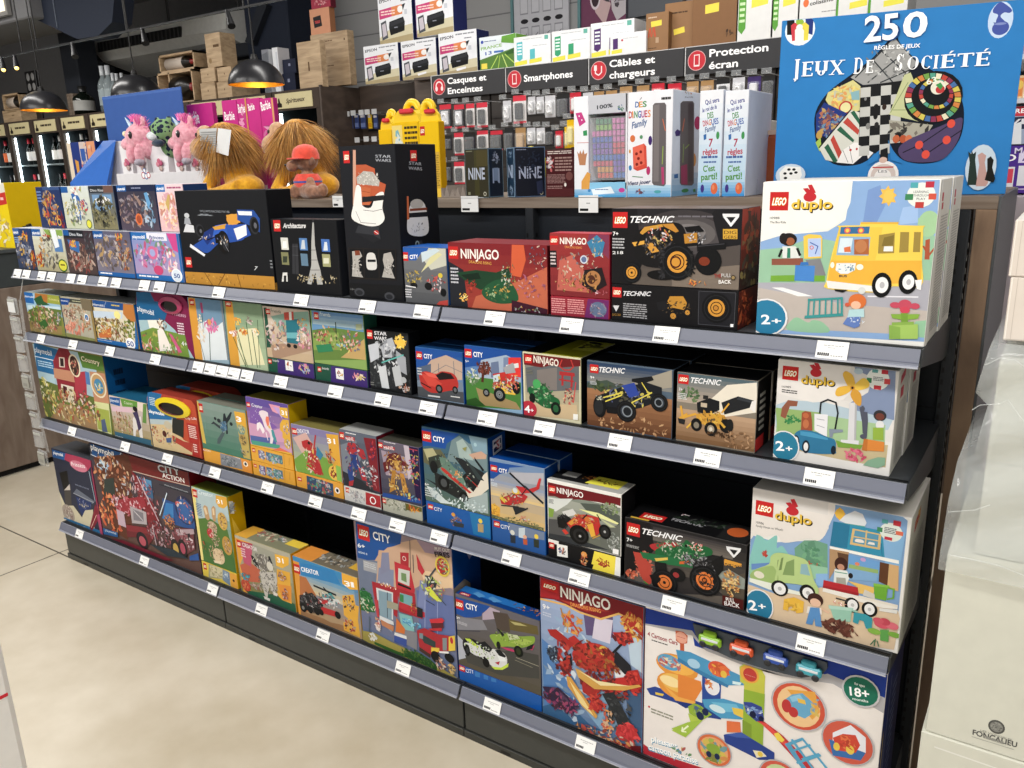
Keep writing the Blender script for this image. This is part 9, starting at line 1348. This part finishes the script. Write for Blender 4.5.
for pth in(((972,410),(980,405),(999,404),(1008,400),(1026,425)),((985,365),(1000,358),(1015,360),(1026,368)),((948,512),(975,510),(990,505)),((950,555),(975,560),(1000,566),(1030,578))):
 g.tube([(onY(u,v,yw-.03)[0],yw-.03,onY(u,v,yw-.03)[1])for u,v in pth],.0007,'ffffff',5)
m,n,l,p=newmat('stretch_film');p.inputs['Base Color'].default_value=hexc('e4eae8');p.inputs['Roughness'].default_value=.12;p.inputs['Alpha'].default_value=.32;p.inputs['Specular IOR Level'].default_value=.8
tc=n.new('ShaderNodeTexCoord');nz=n.new('ShaderNodeTexNoise');nz.inputs['Scale'].default_value=14;nz.inputs['Distortion'].default_value=1.5;l.new(tc.outputs['Object'],nz.inputs[0]);b=n.new('ShaderNodeBump');b.inputs['Strength'].default_value=.5;b.inputs['Distance'].default_value=.01;l.new(nz.outputs['Fac'],b.inputs['Height']);l.new(b.outputs[0],p.inputs['Normal'])
tag(g.obj('stretch_film_wrap',m,None,(3.3,yw,.9)),'crumpled glossy clear film wrapped over the pale cartons at the right edge','plastic film')
for i,(v0,v1,ds)in enumerate(((277,333,'lower'),(220,275,'upper'))):
 x0=onY(1003,v1,-.06)[0];z0,z1=onY(1006,v1,-.06)[1],onY(1006,v0,-.06)[1]
 if i==0:z0=1.196;zk=z1
 else:z0=zk+.001
 carton('sw%d'%i,'small cream box, %s of the two on top of the wrapped cartons'%ds,x0+.006*i,3.34,z0,z1-z0,.2,('ddd4ca','c8c0b6','e8e4dc'),[('F',None,'L f0eae0 1.6 1,0 1,100;L c8bcb0 .8 4,0 4,100;L c8beb4 1 0,98 100,98')],y=-.06,name='cream_box',cat='box')
 # accessory display to the right of the blue games box
yr=1.0
def P2(u,v):return onY(u,v,yr)
t=empty('right_accessory_stand',(3.2,yr+.1,0),'white and lilac accessory stand cut off by the right edge of the photo','display stand')
zl=P2(1015,194)[1];g=MB();g.box(3.03,3.7,yr,yr+.4,0,zl-.004,'b8aeb4',.004);g.obj('base_cabinet',MATT,t,(3.2,yr,0))
g=MB();g.box(2.99,3.7,yr+.36,yr+.4,zl,2.1,'2a2a30');g.obj('back_panel',MATT,t,(3.2,yr+.38,zl))
for v in(98,54):z_=P2(1015,v)[1];g=MB();g.box(2.995,3.7,yr+.02,yr+.36,z_-.012,z_,'d8d8dc',.001);g.obj('shelf',METL,t,(3.2,yr+.2,z_))
def rp_(u0,u1,v0,v1,c,art_,lab,z=None):
 a,b=P2(u0,v0),P2(u1,v1);z0=z if z is not None else b[1]
 carton('r%d'%len(ITEMS),lab,a[0],b[0],z0,a[1]-z0,.16,(c,c,'ddd'),[('F',None,art_)],y=yr+.04,name='gadget_box',cat='box')
z1_=P2(1015,98)[1];z2_=P2(1015,54)[1]
rp_(1002,1058,146,193,'5c3c98','T e8e0f8 20,16 70,14 12 MARY;T fff 2,32 24,31 14 O;R e8e0f8 28,16 70,36;T 5c3c98 34,32 66,31 12 AIR;R e8e8ec 4,44 24,86;R e04860 6,48 22,78;R e8e8ec 30,42 60,84;R 6c50a8 44,50 56,76;R f0f0f0 64,42 90,84;TL e0d0f0 1 4,90 80,94','violet and white gadget box with picture tiles, right of the big blue box',z=zl)
rp_(1007,1028,106,146,'a8b4c8','R d83848 0,0 100,26;T fff 10,18 90,18 12 FREE;R 38405c 0,28 100,60;T e8e8ec 6,48 94,46 14 VE;P e8ecf0 20,50 60,40 70,100 30,100','grey-blue gadget box with a red header, right of the big blue box',z=P2(1015,146)[1]+.004)
rp_(1010,1030,75,98,'e8c8a0','R e89040 10,10 60,90;E f0c850 40,40 20,20;R f0f0f0 66,0 100,100','small orange gadget box on the right-hand shelf',z=z1_)
rp_(1013,1034,10,54,'b8a8b8','R 7c5c80 0,0 100,20;R e0dce4 10,30 90,60;C 3 12 14 506070,d8d8dc,c87858 50,70 40,22','mauve gadget box on the upper right-hand shelf',z=z2_)
# white promotional bin at the lower left corner
t=empty('promotional_bin',(1.45,-1.15,0),'white display bin with a thin red line, cut off by the lower left corner','bin')
g=MB();g.box(1.2,1.7,-1.4,-.9,.0,.72,'e4e2de',.012);g.obj('bin_body',CARD,t,(1.45,-1.15,0));g=MB();g.box(1.7,1.7012,-1.39,-.91,.576,.582,'c82c38');g.obj('red_line',CARD,t,(1.7,-1.15,.58))
for o in bpy.data.objects:
 if not o.parent and 'label' in o:
  w_=o['label'].split()
  if len(w_)>16:print('LONG',o.name,o['label'])
